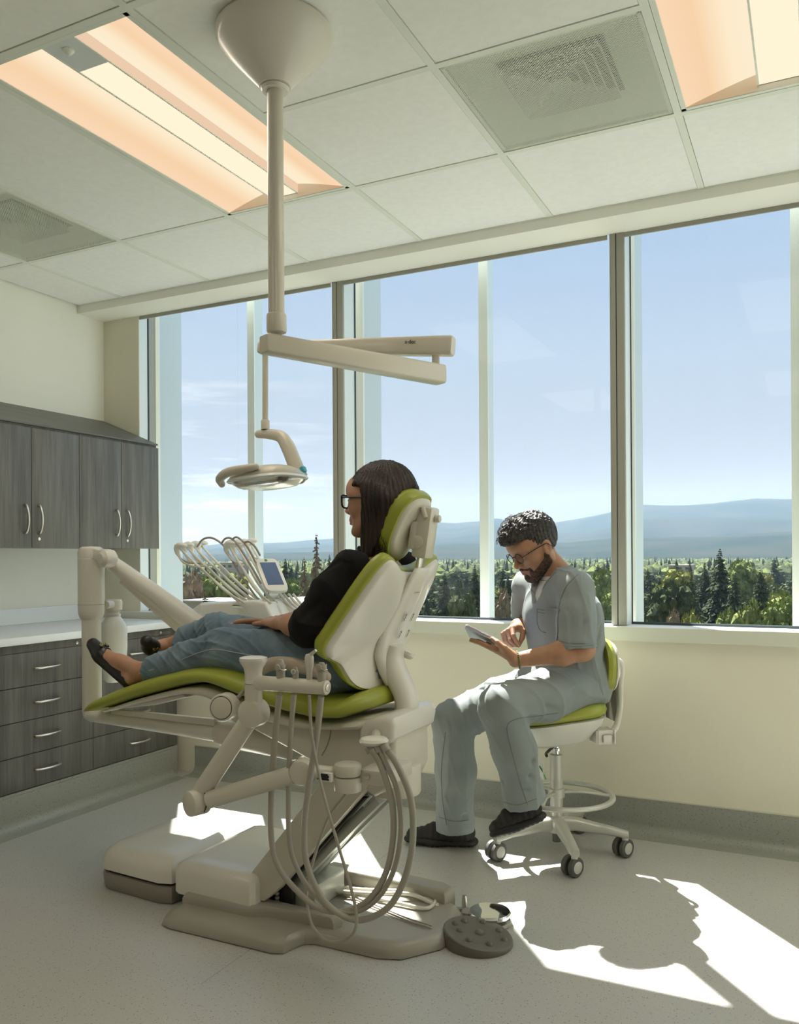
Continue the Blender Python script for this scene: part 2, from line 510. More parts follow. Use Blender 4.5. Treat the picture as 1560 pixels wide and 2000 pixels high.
def wood(name, c1, c2, vertical=True):
    m = mat(name, c1, 0.42, spec=0.35)
    nt = m.node_tree; bs = nt.nodes['Principled BSDF']
    tc = nt.nodes.new('ShaderNodeTexCoord'); mp = nt.nodes.new('ShaderNodeMapping')
    mp.inputs['Scale'].default_value = (14, 14, 0.9) if vertical else (9, 0.9, 9)
    nt.links.new(tc.outputs['Object'], mp.inputs[0])
    n1 = nt.nodes.new('ShaderNodeTexNoise'); n1.inputs['Scale'].default_value = 1.6; n1.inputs['Detail'].default_value = 8; n1.inputs['Roughness'].default_value = 0.62
    mp2 = nt.nodes.new('ShaderNodeMapping'); mp2.inputs['Scale'].default_value = (170, 170, 4) if vertical else (120, 4, 120)
    nt.links.new(tc.outputs['Object'], mp2.inputs[0])
    n2 = nt.nodes.new('ShaderNodeTexNoise'); n2.inputs['Scale'].default_value = 1.5; n2.inputs['Detail'].default_value = 3
    nt.links.new(mp.outputs[0], n1.inputs[0]); nt.links.new(mp2.outputs[0], n2.inputs[0])
    ad = nt.nodes.new('ShaderNodeMath'); ad.operation = 'MULTIPLY_ADD'; ad.inputs[1].default_value = 0.45
    nt.links.new(n2.outputs[0], ad.inputs[0]); nt.links.new(n1.outputs[0], ad.inputs[2])
    rp = nt.nodes.new('ShaderNodeValToRGB'); rp.color_ramp.elements[0].position = 0.55; rp.color_ramp.elements[0].color = (*c1, 1)
    rp.color_ramp.elements[1].position = 0.88; rp.color_ramp.elements[1].color = (*c2, 1)
    nt.links.new(ad.outputs[0], rp.inputs[0]); nt.links.new(rp.outputs[0], bs.inputs['Base Color'])
    return m
wood('laminate_wood', (0.086, 0.083, 0.075), (0.158, 0.153, 0.138))
wood('laminate_edge', (0.105, 0.102, 0.092), (0.152, 0.147, 0.132), False)

def terrazzo(name, base, dark, light):
    m = mat(name, base, 0.34, spec=0.45)
    nt = m.node_tree; bs = nt.nodes['Principled BSDF']
    tc = nt.nodes.new('ShaderNodeTexCoord')
    last = None
    cur = None
    for scale, thr, col, prev in ((420, 0.30, dark, None), (300, 0.30, light, None), (170, 0.22, dark, None)):
        vo = nt.nodes.new('ShaderNodeTexVoronoi'); vo.inputs['Scale'].default_value = scale
        nt.links.new(tc.outputs['Object'], vo.inputs['Vector'])
        wnz = nt.nodes.new('ShaderNodeTexWhiteNoise'); nt.links.new(vo.outputs['Color'], wnz.inputs[0])
        lt = nt.nodes.new('ShaderNodeMath'); lt.operation = 'LESS_THAN'; lt.inputs[1].default_value = thr * 0.45
        nt.links.new(wnz.outputs[0], lt.inputs[0])
        l2 = nt.nodes.new('ShaderNodeMath'); l2.operation = 'LESS_THAN'; l2.inputs[1].default_value = 0.36
        nt.links.new(vo.outputs['Distance'], l2.inputs[0])
        mu = nt.nodes.new('ShaderNodeMath'); mu.operation = 'MULTIPLY'
        nt.links.new(lt.outputs[0], mu.inputs[0]); nt.links.new(l2.outputs[0], mu.inputs[1])
        mx = nt.nodes.new('ShaderNodeMixRGB'); mx.inputs[2].default_value = (*col, 1)
        if last is None: mx.inputs[1].default_value = (*base, 1)
        else: nt.links.new(last.outputs[0], mx.inputs[1])
        nt.links.new(mu.outputs[0], mx.inputs[0]); last = mx
    nz = nt.nodes.new('ShaderNodeTexNoise'); nz.inputs['Scale'].default_value = 1.3; nz.inputs['Detail'].default_value = 4
    nt.links.new(tc.outputs['Object'], nz.inputs[0])
    m2 = nt.nodes.new('ShaderNodeMixRGB'); m2.blend_type = 'MULTIPLY'; m2.inputs[2].default_value = (0.90, 0.90, 0.88, 1)
    nt.links.new(nz.outputs[0], m2.inputs[0]); nt.links.new(last.outputs[0], m2.inputs[1]); nt.links.new(m2.outputs[0], bs.inputs['Base Color'])
    return m
terrazzo('floor_vinyl', (0.51, 0.51, 0.485), (0.29, 0.27, 0.245), (0.58, 0.58, 0.55))
terrazzo('cove_vinyl', (0.33, 0.345, 0.305), (0.18, 0.18, 0.16), (0.42, 0.42, 0.38))

def glass_mat():
    m = bpy.data.materials.new('window_glass'); m.use_nodes = True; nt = m.node_tree; nt.nodes.clear()
    out = nt.nodes.new('ShaderNodeOutputMaterial'); tr = nt.nodes.new('ShaderNodeBsdfTransparent'); gl = nt.nodes.new('ShaderNodeBsdfGlossy')
    tr.inputs[0].default_value = (0.965, 0.985, 0.98, 1); gl.inputs['Roughness'].default_value = 0.0; gl.inputs[0].default_value = (0.9, 0.95, 1, 1)
    mx = nt.nodes.new('ShaderNodeMixShader')
    mx.inputs[0].default_value = 0.005
    nt.links.new(tr.outputs[0], mx.inputs[1]); nt.links.new(gl.outputs[0], mx.inputs[2]); nt.links.new(mx.outputs[0], out.inputs[0])
    MAT['window_glass'] = m
glass_mat()
def emis(name, col, st):
    m = bpy.data.materials.new(name); m.use_nodes = True; nt = m.node_tree; nt.nodes.clear()
    out = nt.nodes.new('ShaderNodeOutputMaterial'); e = nt.nodes.new('ShaderNodeEmission'); e.inputs[0].default_value = (*col, 1); e.inputs[1].default_value = st
    nt.links.new(e.outputs[0], out.inputs[0]); MAT[name] = m; return m

# ================================================================ room shell
XL, XR, YB, YW, ZC = -3.84, 1.70, -1.35, 3.774, 2.685
SEDGE = 3.575
def structure(o): o['kind'] = 'structure'; return o

floor = structure(box('floor', (XL - 0.1, YB - 0.1, -0.06), (XR + 0.1, YW + 0.1, 0.0), 'floor_vinyl'))
box('floor_seam', (-1.5765, 1.9, -0.001), (-1.5745, 3.60, 0.0003), 'cove_vinyl', floor)
structure(box('wall_left', (XL - 0.12, YB - 0.1, -0.02), (XL, YW + 0.2, 3.05), 'wall_paint'))
structure(box('wall_right', (XR, YB - 0.1, -0.02), (XR + 0.12, YW + 0.2, 3.05), 'wall_paint'))
structure(box('wall_back', (XL - 0.1, YB - 0.12, -0.02), (XR + 0.1, YB, 3.05), 'wall_dim'))
# window wall: low wall, return beside the left jamb
bm = bmesh.new()
add_box(bm, (XL, YW, -0.02), (XR, YW + 0.24, 0.845))
add_box(bm, (XL, YW, 0.845), (-3.563, YW + 0.077, 3.0))
structure(bm_obj('wall_window', bm, 'wall_paint_shaded'))
# cove base: tall vinyl skirting curved into the floor
def cove_profile(h=0.150, r=0.045):
    pts = [(0.004, h)]
    for k in range(9):
        t = PI / 2 * k / 8
        pts.append((0.004 + r - r * math.cos(t), r - r * math.sin(t) + 0.0006))
    pts += [(0.10, 0.0006), (0.10, -0.004), (-0.002, -0.004), (-0.002, h)]
    return pts
def cove(name, p0, p1, inward, m='cove_vinyl'):
    p0 = Vector(p0); p1 = Vector(p1); inn = Vector(inward)
    rings = [[p + inn * a + Vector((0, 0, b)) for a, b in cove_profile()] for p in (p0, p1)]
    o = loft(name, rings, m, angle=0.5); structure(o)
    return o
XC = -3.225 + 0.04
cv = cove('baseboard_window', (-3.16, YW, 0), (XR, YW, 0), (0, -1, 0))
box('cap_strip', (-3.16, YW - 0.006, 0.150), (XR, YW + 0.001, 0.155), 'trim_strip', cv)
cv = cove('baseboard_left', (-3.225, 1.0, 0), (-3.225, 3.66, 0), (1, 0, 0))
cove('baseboard_right', (XR, YB, 0), (XR, YW, 0), (-1, 0, 0))

# ---------------------------------------------------------------- ceiling: grid bars and lay-in panels
TX = [-0.40 + 0.62 * k for k in range(-6, 4)]
TY = [2.94 - 0.62 * k for k in range(0, 8)]
ceil = structure(box('ceiling', (XL - 0.1, YB - 0.1, ZC + 0.16), (XR + 0.1, SEDGE - 0.02, ZC + 0.20), 'gap_dark'))
def bar(x0, y0, x1, y1):
    return box('grid_bar', (x0, y0, ZC), (x1, y1, ZC + 0.03), 'grid_metal', ceil)
for x in TX:
    if XL < x < XR: bar(x - 0.012, YB, x + 0.012, SEDGE - 0.002)
LAMPS = [(-2.26, 1.70), (-0.40, 1.70), (-2.26, -0.78), (-0.40, -0.78)]  # entries behind the camera are added to help light the room
VENTS = [(-1.02, 2.32), (-3.50, 2.32), (-1.02, -0.16)]
SPLIT = {}
def tile(x0, y0, x1, y1):
    x0 = max(x0, XL); x1 = min(x1, XR); y0 = max(y0, YB)
    if x1 - x0 < 0.05 or y1 - y0 < 0.05: return
    bm = bmesh.new(); add_box(bm, (x0 + 0.0135, y0 + 0.0135, ZC + 0.0025), (x1 - 0.0135, y1 - 0.0135, ZC + 0.018), 0.0012, seg=1)
    bm_obj('ceiling_tile', bm, 'ceiling_tile', ceil)
XS = [TX[0] - 0.62] + TX
for i in range(len(XS) - 1):
    x0, x1 = XS[i], XS[i + 1]
    if x1 < XL + 0.03 or x0 > XR - 0.03: continue
    tile(x0, 2.94, x1, SEDGE - 0.003 + 0.0135)
    a, b = max(x0, XL) + 0.012, min(x1, XR) - 0.012
    bar(a, 2.928, b, 2.952)
    lamp = any(abs(x0 - l[0]) < 0.05 for l in LAMPS)
    vent = any(abs(x0 - l[0]) < 0.05 for l in VENTS)
    bar(a, 1.688, b, 1.712); bar(a, 0.448, b, 0.472); bar(a, -0.792, b, -0.768)
    if vent:
        bar(a, 2.308, b, 2.332)
        tile(x0, 1.70, x1, 2.32)
    elif not lamp:
        if abs(x0 + 1.64) < 0.05:
            bar(a, 2.308, b, 2.332); tile(x0, 2.32, x1, 2.94); tile(x0, 1.70, x1, 2.32)
        else:
            tile(x0, 1.70, x1, 2.94)
    tile(x0, 0.46, x1, 1.70)
    if not (lamp): tile(x0, -0.78, x1, 0.46)
    tile(x0, -2.02, x1, -0.78)
# fascia and soffit above the windows
sf = structure(box('trim_1', (XL, SEDGE, 2.641), (XR, YW + 0.004, ZC + 0.20), 'wall_paint'))
box('edge_angle', (XL, SEDGE - 0.003, ZC - 0.004), (XR, SEDGE, ZC + 0.02), 'grid_metal', sf)

# ---------------------------------------------------------------- windows
GY = 3.90
MX = [-3.6715, -2.241, -0.8105, 0.62]           # left faces of the mullions, 0.064 wide
W = 0.064
sill = structure(bm_obj('trim_2', (lambda b: (add_box(b, (-3.84 + 0.001, 3.740, 0.842), (XR, GY - 0.012, 0.903), 0.003), b)[1])(bmesh.new()), 'sill_paint', smooth=True))
bm = bmesh.new(); add_box(bm, (XL + 0.001, 3.7375, 0.842), (XR, 3.7400, 0.8995)); bm_obj('sill_apron', bm, 'apron_paint', sill)
for i in range(4):
    x0 = MX[i] + W if i else -3.563
    x1 = MX[i + 1] if i < 3 else XR
    wroot = thing('window_%d' % (i + 1), None, None, (x0, GY, 0.905))
    wroot['kind'] = 'structure'
    # mullion on the left of each bay
    if i:
        bm = bmesh.new()
        add_box(bm, (MX[i], YW - 0.001, 0.905), (MX[i] + 0.026, GY + 0.02, 2.95), 0.0015)
        add_box(bm, (MX[i] + 0.030, YW - 0.001, 0.905), (MX[i] + W, GY - 0.004, 2.95), 0.0015)
        bm_obj('mullion', bm, 'alu', wroot, smooth=True)
        box('mullion_joint', (MX[i] + 0.024, YW + 0.006, 0.905), (MX[i] + 0.032, GY, 2.95), 'gasket', wroot)
        box('mullion_lining', (MX[i] + W - 0.001, YW + 0.012, 0.905), (MX[i] + W + 0.0015, GY - 0.008, 2.95), 'alu_light', wroot)
    else:
        box('jamb', (-3.566, YW + 0.002, 0.905), (-3.561, GY - 0.05, 2.95), 'alu_light', wroot)
        box('jamb_post', (-3.68, GY - 0.05, 0.905), (-3.566, GY + 0.02, 2.95), 'alu', wroot)
    gl = GY if i else GY - 0.046
    box('gasket', (x0 - (0.006 if i == 0 else 0), gl - 0.010, 0.905), (x0 + 0.006, gl, 2.95), 'gasket', wroot)
    box('gasket', (x0, GY - 0.012, 0.903), (x1, GY - 0.001, 0.914), 'gasket', wroot)
    mid = MX[i] + W + (1.4305 - W) / 2 - 0.02
    cuts = [x0, mid, x1] if mid < x1 - 0.1 else [x0, x1]
    for a, b in zip(cuts[:-1], cuts[1:]):
        box('pane', (a + 0.001, GY, 0.905), (b - 0.001, GY + 0.008, 2.95), 'window_glass', wroot)
    # outside: deep fin on the mullion line, slim fin on the mid line
    box('outer_fin', (MX[i] - 0.001, 4.0, 0.70), (MX[i] + W, 4.20, 3.4), 'fin_grey', wroot)
    box('fin_edge', (MX[i] - 0.004, 3.985, 0.70), (MX[i] + W + 0.002, 4.0, 3.4), 'fin_white', wroot)
    if mid < XR:
        mx0 = MX[i] + 0.7235
        box('outer_fin', (mx0 + 0.002, 4.004, 0.70), (mx0 + 0.046, 4.085, 3.4), 'fin_grey', wroot)
        box('fin_edge', (mx0, 4.0, 0.70), (mx0 + 0.048, 4.006, 3.4), 'fin_white', wroot)
    box('head_track', (x0, YW + 0.0045, 2.622), (x1 - (0.01 if i < 3 else 0), YW + 0.0125, 2.76), 'alu', wroot)

# ---------------------------------------------------------------- cabinets
def bow_handle(parent, c, along, L=0.135, out=0.028):
    c = Vector(c); al = Vector(along)
    pts = [c - al * L / 2, c - al * (L / 2 - 0.002) + Vector((0.012, 0, 0)), c - al * L * 0.28 + Vector((out * 0.85, 0, 0)), c + Vector((out, 0, 0)), c + al * L * 0.28 + Vector((out * 0.85, 0, 0)), c + al * (L / 2 - 0.002) + Vector((0.012, 0, 0)), c + al * L / 2]
    sp = spline(pts, 6); n = len(sp)
    rr = [0.0052 + 0.0018 * abs(2 * k / (n - 1) - 1) ** 3 for k in range(n)]
    return tube('handle', sp, rr, 'steel', parent, seg=10)
def lock(parent, x, y, z):
    lathe('lock', [(0.0, 0.0035), (0.003, 0.0035), (0.0032, 0.002), (0.0075, 0.003), (0.0085, 0.0), (0.0085, -0.002)], 'steel', parent, (x, y, z), (1, 0, 0), 16)
UF = -3.41
def upper(y0, y1, label):
    t = thing('wall_cabinet', label, 'cabinet', (XL, (y0 + y1) / 2, 1.27), 'grey wood wall cabinets over the counter')
    box('body', (XL + 0.001, y0, 1.273), (UF - 0.020, y1, 1.868), 'laminate_wood', t)
    ym = (y0 + y1) / 2
    for a, b, hs in ((y0, ym, 1), (ym, y1, -1)):
        d = box('door', (UF - 0.019, a + 0.0015, 1.270), (UF, b - 0.0015, 1.852), 'laminate_wood', t, bevel=0.0012)
        hy = b - 0.040 if hs > 0 else a + 0.040
        bow_handle(d, (UF, hy, 1.408), (0, 0, 1))
        if hs < 0: lock(d, UF, a + 0.042, 1.313)
    return t
upper(2.585, 3.18, 'dark grey wood-grain wall cabinet cut off by the picture edge')
upper(3.18, 3.768, 'dark grey wood-grain wall cabinet next to the window')
upper(1.95, 2.585, 'dark grey wood-grain wall cabinet farther from the window, beyond the picture edge')
# sloped top over the wall cabinets
P3 = [(XL + 0.001, 1.868), (UF - 0.004, 1.868), (UF - 0.004, 1.876), (XL + 0.001, 2.043)]
slope = prism('sloped_cabinet_top', [(a, b) for a, b in P3], 1.95, 3.768, 'laminate_edge')
tag(slope, 'dark grey sloped dust cover running along the top of the wall cabinets', 'cabinet top')
BF = -3.225
def base(y0, y1, label, lockside):
    t = thing('base_cabinet', label, 'cabinet', (XL, (y0 + y1) / 2, 0.16), 'grey wood drawer cabinets under the counter')
    box('body', (XL + 0.001, y0, 0.165), (BF - 0.020, y1, 0.828), 'laminate_wood', t)
    box('plinth', (XL + 0.001, y0, 0.0), (BF - 0.001, y1, 0.163), 'cove_vinyl', t)
    r = box('top_rail', (BF - 0.019, y0 + 0.0015, 0.790), (BF, y1 - 0.0015, 0.827), 'laminate_wood', t, bevel=0.001)
    lock(r, BF, lockside, 0.806)
    for k in range(4):
        z0 = 0.166 + 0.156 * k
        d = box('drawer', (BF - 0.019, y0 + 0.0015, z0 + 0.0015), (BF, y1 - 0.0015, z0 + 0.1545), 'laminate_wood', t, bevel=0.0012)
        bow_handle(d, (BF, (y0 + y1) / 2 + 0.012, z0 + 0.078), (0, 1, 0), L=0.137)
    return t
base(2.50, 3.085, 'dark grey four-drawer cabinet at the picture edge, left of the white post', 2.985)
base(3.085, 3.70, 'dark grey wood drawer cabinet at the window end, partly behind the leg rest', 3.569)
base(1.90, 2.50, 'dark grey wood drawer cabinet beyond the picture edge', 2.3)
ct = box('worktop', (XL + 0.001, 1.90, 0.829), (-3.195, 3.7115, 0.864), 'counter', bevel=0.002)
tag(ct, 'white worktop lying over the grey drawer cabinets along the left wall', 'worktop')
bs_ = box('backsplash', (XL + 0.001, 1.90, 0.8645), (XL + 0.013, 3.7115, 0.95), 'counter', bevel=0.001)
tag(bs_, 'low white backsplash standing on the worktop against the left wall', 'backsplash')

# ---------------------------------------------------------------- ceiling lights (recessed troffers)
def troffer_mat():
    m = mat('troffer_white', (0.90, 0.80, 0.68), 0.5)
    return m
troffer_mat()
emis('lens_glow', (1.0, 0.86, 0.64), 0.86)
emis('rail_glow', (1.0, 0.72, 0.50), 0.68)
def wing_mat():
    m = emis('wing_glow', (1, 0.78, 0.55), 0.80); nt = m.node_tree; e = nt.nodes['Emission']
    uv = nt.nodes.new('ShaderNodeUVMap'); sp = nt.nodes.new('ShaderNodeSeparateXYZ'); rp = nt.nodes.new('ShaderNodeValToRGB')
    nt.links.new(uv.outputs[0], sp.inputs[0]); nt.links.new(sp.outputs[0], rp.inputs[0]); nt.links.new(rp.outputs[0], e.inputs[0])
    c = rp.color_ramp; c.elements[0].position = 0; c.elements[0].color = (0.97, 0.70, 0.47, 1); c.elements[1].position = 1; c.elements[1].color = (1.0, 0.86, 0.64, 1)
    k = c.elements.new(0.35); k.color = (0.95, 0.66, 0.41, 1); k = c.elements.new(0.7); k.color = (1.0, 0.84, 0.60, 1)
wing_mat()
def troffer(x0, y0, label, sensor):
    t = thing('ceiling_light', label, 'light', (x0 + 0.31, y0 + 0.62, ZC), 'recessed ceiling lights with warm glow')
    a, b = x0 + 0.013, x0 + 0.607; c, d = y0 + 0.013, y0 + 1.227
    bm = bmesh.new()
    for lo, hi in (((a, c, ZC + 0.001), (b, c + 0.016, ZC + 0.02)), ((a, d - 0.016, ZC + 0.001), (b, d, ZC + 0.02)), ((a, c, ZC + 0.001), (a + 0.016, d, ZC + 0.02)), ((b - 0.016, c, ZC + 0.001), (b, d, ZC + 0.02))):
        add_box(bm, lo, hi, 0.001, seg=1)
    bm_obj('frame', bm, 'grid_metal', t)
    xm = x0 + 0.31; e = 0.062; ztop = ZC + 0.058
    # curved wings: translucent panels lit from behind
    for s in (-1, 1):
        rows = []
        for k in range(9):
            u = k / 8
            x = xm + s * (0.281 + (e + 0.0015 - 0.281) * u); z = ZC + 0.004 + (ztop - ZC - 0.004) * (0.75 * u + 0.25 * math.sin(u * PI / 2))
            rows.append((x, z))
        vs = []; fs = []
        for x, z in rows:
            vs += [(x, c + 0.016, z), (x, d - 0.016, z)]
        for k in range(8): fs.append((2 * k, 2 * k + 1, 2 * k + 3, 2 * k + 2))
        o = mk('wing', vs, fs, 'wing_glow', t, smooth=True)
        ul = o.data.uv_layers.new(name='across')
        for lp in o.data.loops: ul.data[lp.index].uv = ((lp.vertex_index // 2) / 8, lp.vertex_index % 2)
        # bulkhead at the ends of each wing
        for yy in (c + 0.017, d - 0.017):
            n = len(rows)
            vs = [(x, yy, z) for x, z in rows] + [(x, yy, ZC + 0.003) for x, z in rows]
            fs = [(k, k + 1, n + k + 1, n + k) for k in range(n - 1)]
            mk('end_plate', vs, fs, 'troffer_white', t)
    y1 = c + 0.016 + (0.155 if sensor else 0)
    box('centre_lens', (xm - e, y1, ZC + 0.022), (xm + e, d - 0.017, ZC + 0.026), 'lens_glow', t)
    for s in (-1, 1):
        r_ = box('lens_rail', (xm + s * e - 0.0015, c + 0.016, ZC + 0.021), (xm + s * e + 0.0015, d - 0.017, ZC + 0.060), 'rail_glow', t)
        box('rail_lip', (xm + s * e - 0.003, c + 0.016, ZC + 0.0185), (xm + s * e + 0.003, d - 0.017, ZC + 0.021), 'grid_metal', r_)
    if sensor:
        sp = box('sensor_plate', (xm - e, c + 0.016, ZC + 0.019), (xm + e, y1, ZC + 0.023), 'alu_light', t)
        lathe('motion_sensor', [(0.017, 0.0), (0.017, -0.003), (0.013, -0.006), (0.011, -0.010), (0.006, -0.014), (0.0, -0.015)], 'grid_metal', sp, (xm - 0.0, c + 0.075, ZC + 0.019), seg=20)
    ld = bpy.data.lights.new('ceiling_light_lamp', 'AREA'); ld.shape = 'RECTANGLE'; ld.size = 0.55; ld.size_y = 1.15
    ld.energy = LAMP_W; ld.color = (1.0, 0.90, 0.77)
    lo_ = bpy.data.objects.new('lamp_light', ld); link(lo_, t); lo_.location = (x0 + 0.31, y0 + 0.62, ZC - 0.004)
LAMP_W = 6.0
troffer(-2.26, 1.70, 'warm recessed ceiling light with a motion sensor, nearest the canopy of the white pole', True)
troffer(-0.40, 1.70, 'warm recessed ceiling light right of the air vent, cut by the picture corner', True)
troffer(-2.26, -0.78, 'unseen warm ceiling light added behind the camera on the cabinet side', True)  # out-of-view fixtures, added to brighten the room
troffer(-0.40, -0.78, 'unseen warm ceiling light added behind the camera on the window-bay side', True)

# ---------------------------------------------------------------- perforated air diffusers
def perf_mat():
    m = mat('perforated_metal', (0.74, 0.77, 0.68), 0.45)
    nt = m.node_tree; bs = nt.nodes['Principled BSDF']; out = nt.nodes['Material Output']
    tc = nt.nodes.new('ShaderNodeTexCoord')
    mp = nt.nodes.new('ShaderNodeMapping'); mp.inputs['Rotation'].default_value = (0, 0, PI / 4); mp.inputs['Scale'].default_value = (150, 150, 1)
    nt.links.new(tc.outputs['Object'], mp.inputs[0])
    fr = nt.nodes.new('ShaderNodeVectorMath'); fr.operation = 'FRACTION'; nt.links.new(mp.outputs[0], fr.inputs[0])
    sb = nt.nodes.new('ShaderNodeVectorMath'); sb.operation = 'SUBTRACT'; sb.inputs[1].default_value = (0.5, 0.5, 0); nt.links.new(fr.outputs[0], sb.inputs[0])
    mu = nt.nodes.new('ShaderNodeVectorMath'); mu.operation = 'MULTIPLY'; mu.inputs[1].default_value = (1, 1, 0); nt.links.new(sb.outputs[0], mu.inputs[0])
    ln = nt.nodes.new('ShaderNodeVectorMath'); ln.operation = 'LENGTH'; nt.links.new(mu.outputs[0], ln.inputs[0])
    lt = nt.nodes.new('ShaderNodeMath'); lt.operation = 'LESS_THAN'; lt.inputs[1].default_value = 0.40; nt.links.new(ln.outputs['Value'], lt.inputs[0])
    tr = nt.nodes.new('ShaderNodeBsdfTransparent'); mx = nt.nodes.new('ShaderNodeMixShader')
    nt.links.new(lt.outputs[0], mx.inputs[0]); nt.links.new(bs.outputs[0], mx.inputs[1]); nt.links.new(tr.outputs[0], mx.inputs[2]); nt.links.new(mx.outputs[0], out.inputs[0])
perf_mat()
mat('vent_inside', (0.80, 0.82, 0.74), 0.6)
def vent(x0, y0, label):
    t = thing('air_vent', label, 'vent', (x0 + 0.31, y0 + 0.31, ZC), 'square perforated air vents in the ceiling')
    a, b, c, d = x0 + 0.0135, x0 + 0.6065, y0 + 0.0135, y0 + 0.6065
    cx, cy = x0 + 0.31, y0 + 0.31
    box('perforated_face', (a, c, ZC + 0.002), (b, d, ZC + 0.003), 'perforated_metal', t)
    bm = bmesh.new()
    for lo, hi in (((a, c, ZC + 0.003), (a + 0.012, d, ZC + 0.02)), ((b - 0.012, c, ZC + 0.003), (b, d, ZC + 0.02)), ((a, c, ZC + 0.003), (b, c + 0.012, ZC + 0.02)), ((a, d - 0.012, ZC + 0.003), (b, d, ZC + 0.02))):
        add_box(bm, lo, hi)
    bm_obj('frame', bm, 'grid_metal', t)
    # back pan sloping up to a square neck
    k = 0.165
    vs = [(a, c, ZC + 0.012), (b, c, ZC + 0.012), (b, d, ZC + 0.012), (a, d, ZC + 0.012), (cx - k, cy - k, ZC + 0.05), (cx + k, cy - k, ZC + 0.05), (cx + k, cy + k, ZC + 0.05), (cx - k, cy + k, ZC + 0.05)]
    fs = [(0, 1, 5, 4), (1, 2, 6, 5), (2, 3, 7, 6), (3, 0, 4, 7)]
    mk('back_pan', vs, fs, 'vent_inside', t)
    box('neck', (cx - k, cy - k, ZC + 0.10), (cx + k, cy + k, ZC + 0.11), 'dark_hole', t)
    # nested square cone vanes
    for i in range(5):
        r0 = 0.158 - i * 0.031; r1 = r0 - 0.018
        z0, z1 = ZC + 0.020, ZC + 0.052
        vs = [(cx + sx * r0, cy + sy * r0, z0) for sx, sy in ((-1, -1), (1, -1), (1, 1), (-1, 1))] + [(cx + sx * r1, cy + sy * r1, z1) for sx, sy in ((-1, -1), (1, -1), (1, 1), (-1, 1))]
        mk('vane', vs, [(0, 1, 5, 4), (1, 2, 6, 5), (2, 3, 7, 6), (3, 0, 4, 7)], 'vent_inside', t)
vent(-1.02, 2.32, 'square perforated air vent in the ceiling beside the cut-off corner light')
vent(-3.50, 2.32, 'square perforated air vent in the ceiling above the wall cabinets')
vent(-1.02, -0.16, 'square perforated air vent in the ceiling behind the camera')
# ================================================================ outside: ground, hills, woods
mat('ground_cover', (0.070, 0.085, 0.045), 0.9, spec=0.0, color2=(0.20, 0.20, 0.13), noise_scale=0.02)
mat('hill_forest', (0.020, 0.030, 0.022), 1.0, spec=0.0, color2=(0.036, 0.040, 0.030), noise_scale=0.0022)
GZ = -24.0
def outside(o, kind='structure'): o['kind'] = kind; return o
gr = outside(box('ground', (-9000, 40, GZ - 1), (5000, 12000, GZ), 'ground_cover'))
# two ranges of hills built as terrain; heights follow the ridge seen above the woods
def terrain(name, r0, r1, ridge, az0, az1, na, nr, seed, rough):
    vs = []; fs = []
    for i in range(na + 1):
        az = az0 + (az1 - az0) * i / na
        a = math.radians(az)
        el = np.interp(az, [p[0] for p in ridge], [p[1] for p in ridge])
        for j in range(nr + 1):
            t = j / nr; r = r0 + (r1 - r0) * t
            x, y = math.sin(a) * r, math.cos(a) * r
            h = max(0.0, r1 * math.tan(math.radians(el)) - GZ)
            env = t ** 1.15
            n = noise.fractal(Vector((x * 0.0011 + seed, y * 0.0011, seed)), 0.9, 2.1, 6)
            rdg = 1 - abs(noise.noise(Vector((x * 0.0009 - seed, y * 0.0005, 4.0))))
            z = GZ - 4 + h * env * (1 + rough * (1 - t) * (rdg - 0.55) * 1.6) + h * 0.10 * n * t * (1.0 - 0.75 * t) + (h * 0.018 * n if j == nr else 0)
            vs.append((x, y, z))
    for i in range(na):
        for j in range(nr):
            k = i * (nr + 1) + j
            fs.append((k, k + nr + 1, k + nr + 2, k + 1))
    # back slope so that the ridge is solid
    b = len(vs)
    for i in range(na + 1):
        v = vs[i * (nr + 1) + nr]; vs.append((v[0] * 1.15, v[1] * 1.15, GZ - 4))
    for i in range(na):
        fs.append((i * (nr + 1) + nr, (i + 1) * (nr + 1) + nr, b + i + 1, b + i))
    return outside(mk(name, vs, fs, 'hill_forest', smooth=True))
RIDGE = [(-60, 0.35), (-46, 0.45), (-40.5, 0.72), (-38.2, 0.98), (-35.5, 1.02), (-33.8, 1.05), (-32, 1.22), (-30.7, 1.30), (-29, 1.7), (-26, 2.1), (-23.8, 2.36), (-22.5, 2.28), (-20.7, 2.40), (-19.6, 2.60), (-18.4, 2.38), (-17, 2.22), (-15.9, 2.24), (-14, 2.50), (-12.2, 2.85), (-11, 3.25), (-10.1, 3.34), (-8, 3.30), (-5.6, 3.32), (-3.4, 3.55), (-1.2, 3.50), (1.5, 3.3), (5, 3.6), (12, 3.2), (22, 2.9)]
terrain('hills', 4200, 9000, RIDGE, -60, 22, 260, 34, 3.1, 0.8)
terrain('foothills', 2300, 4600, [(-60, 0.1), (-44, 0.15), (-36, 0.35), (-30, 0.45), (-24, 0.85), (-20, 0.95), (-15, 0.9), (-11, 1.25), (-6, 1.2), (-1, 1.45), (8, 1.2), (22, 1.0)], -60, 22, 200, 18, 9.7, 0.9)

# the real air: thin bright haze in a very large volume outdoors
hz = bpy.data.materials.new('haze_air'); hz.use_nodes = True; nt = hz.node_tree; nt.nodes.clear()
ho = nt.nodes.new('ShaderNodeOutputMaterial'); hv = nt.nodes.new('ShaderNodeVolumeScatter')
hv.inputs['Color'].default_value = (0.155, 0.225, 0.33, 1); hv.inputs['Density'].default_value = HAZE; hv.inputs['Anisotropy'].default_value = 0.0
nt.links.new(hv.outputs[0], ho.inputs['Volume'])
MAT['haze_air'] = hz
o = outside(box('haze', (-10500, 90, GZ + 0.5), (6000, 12500, 900), 'haze_air'))

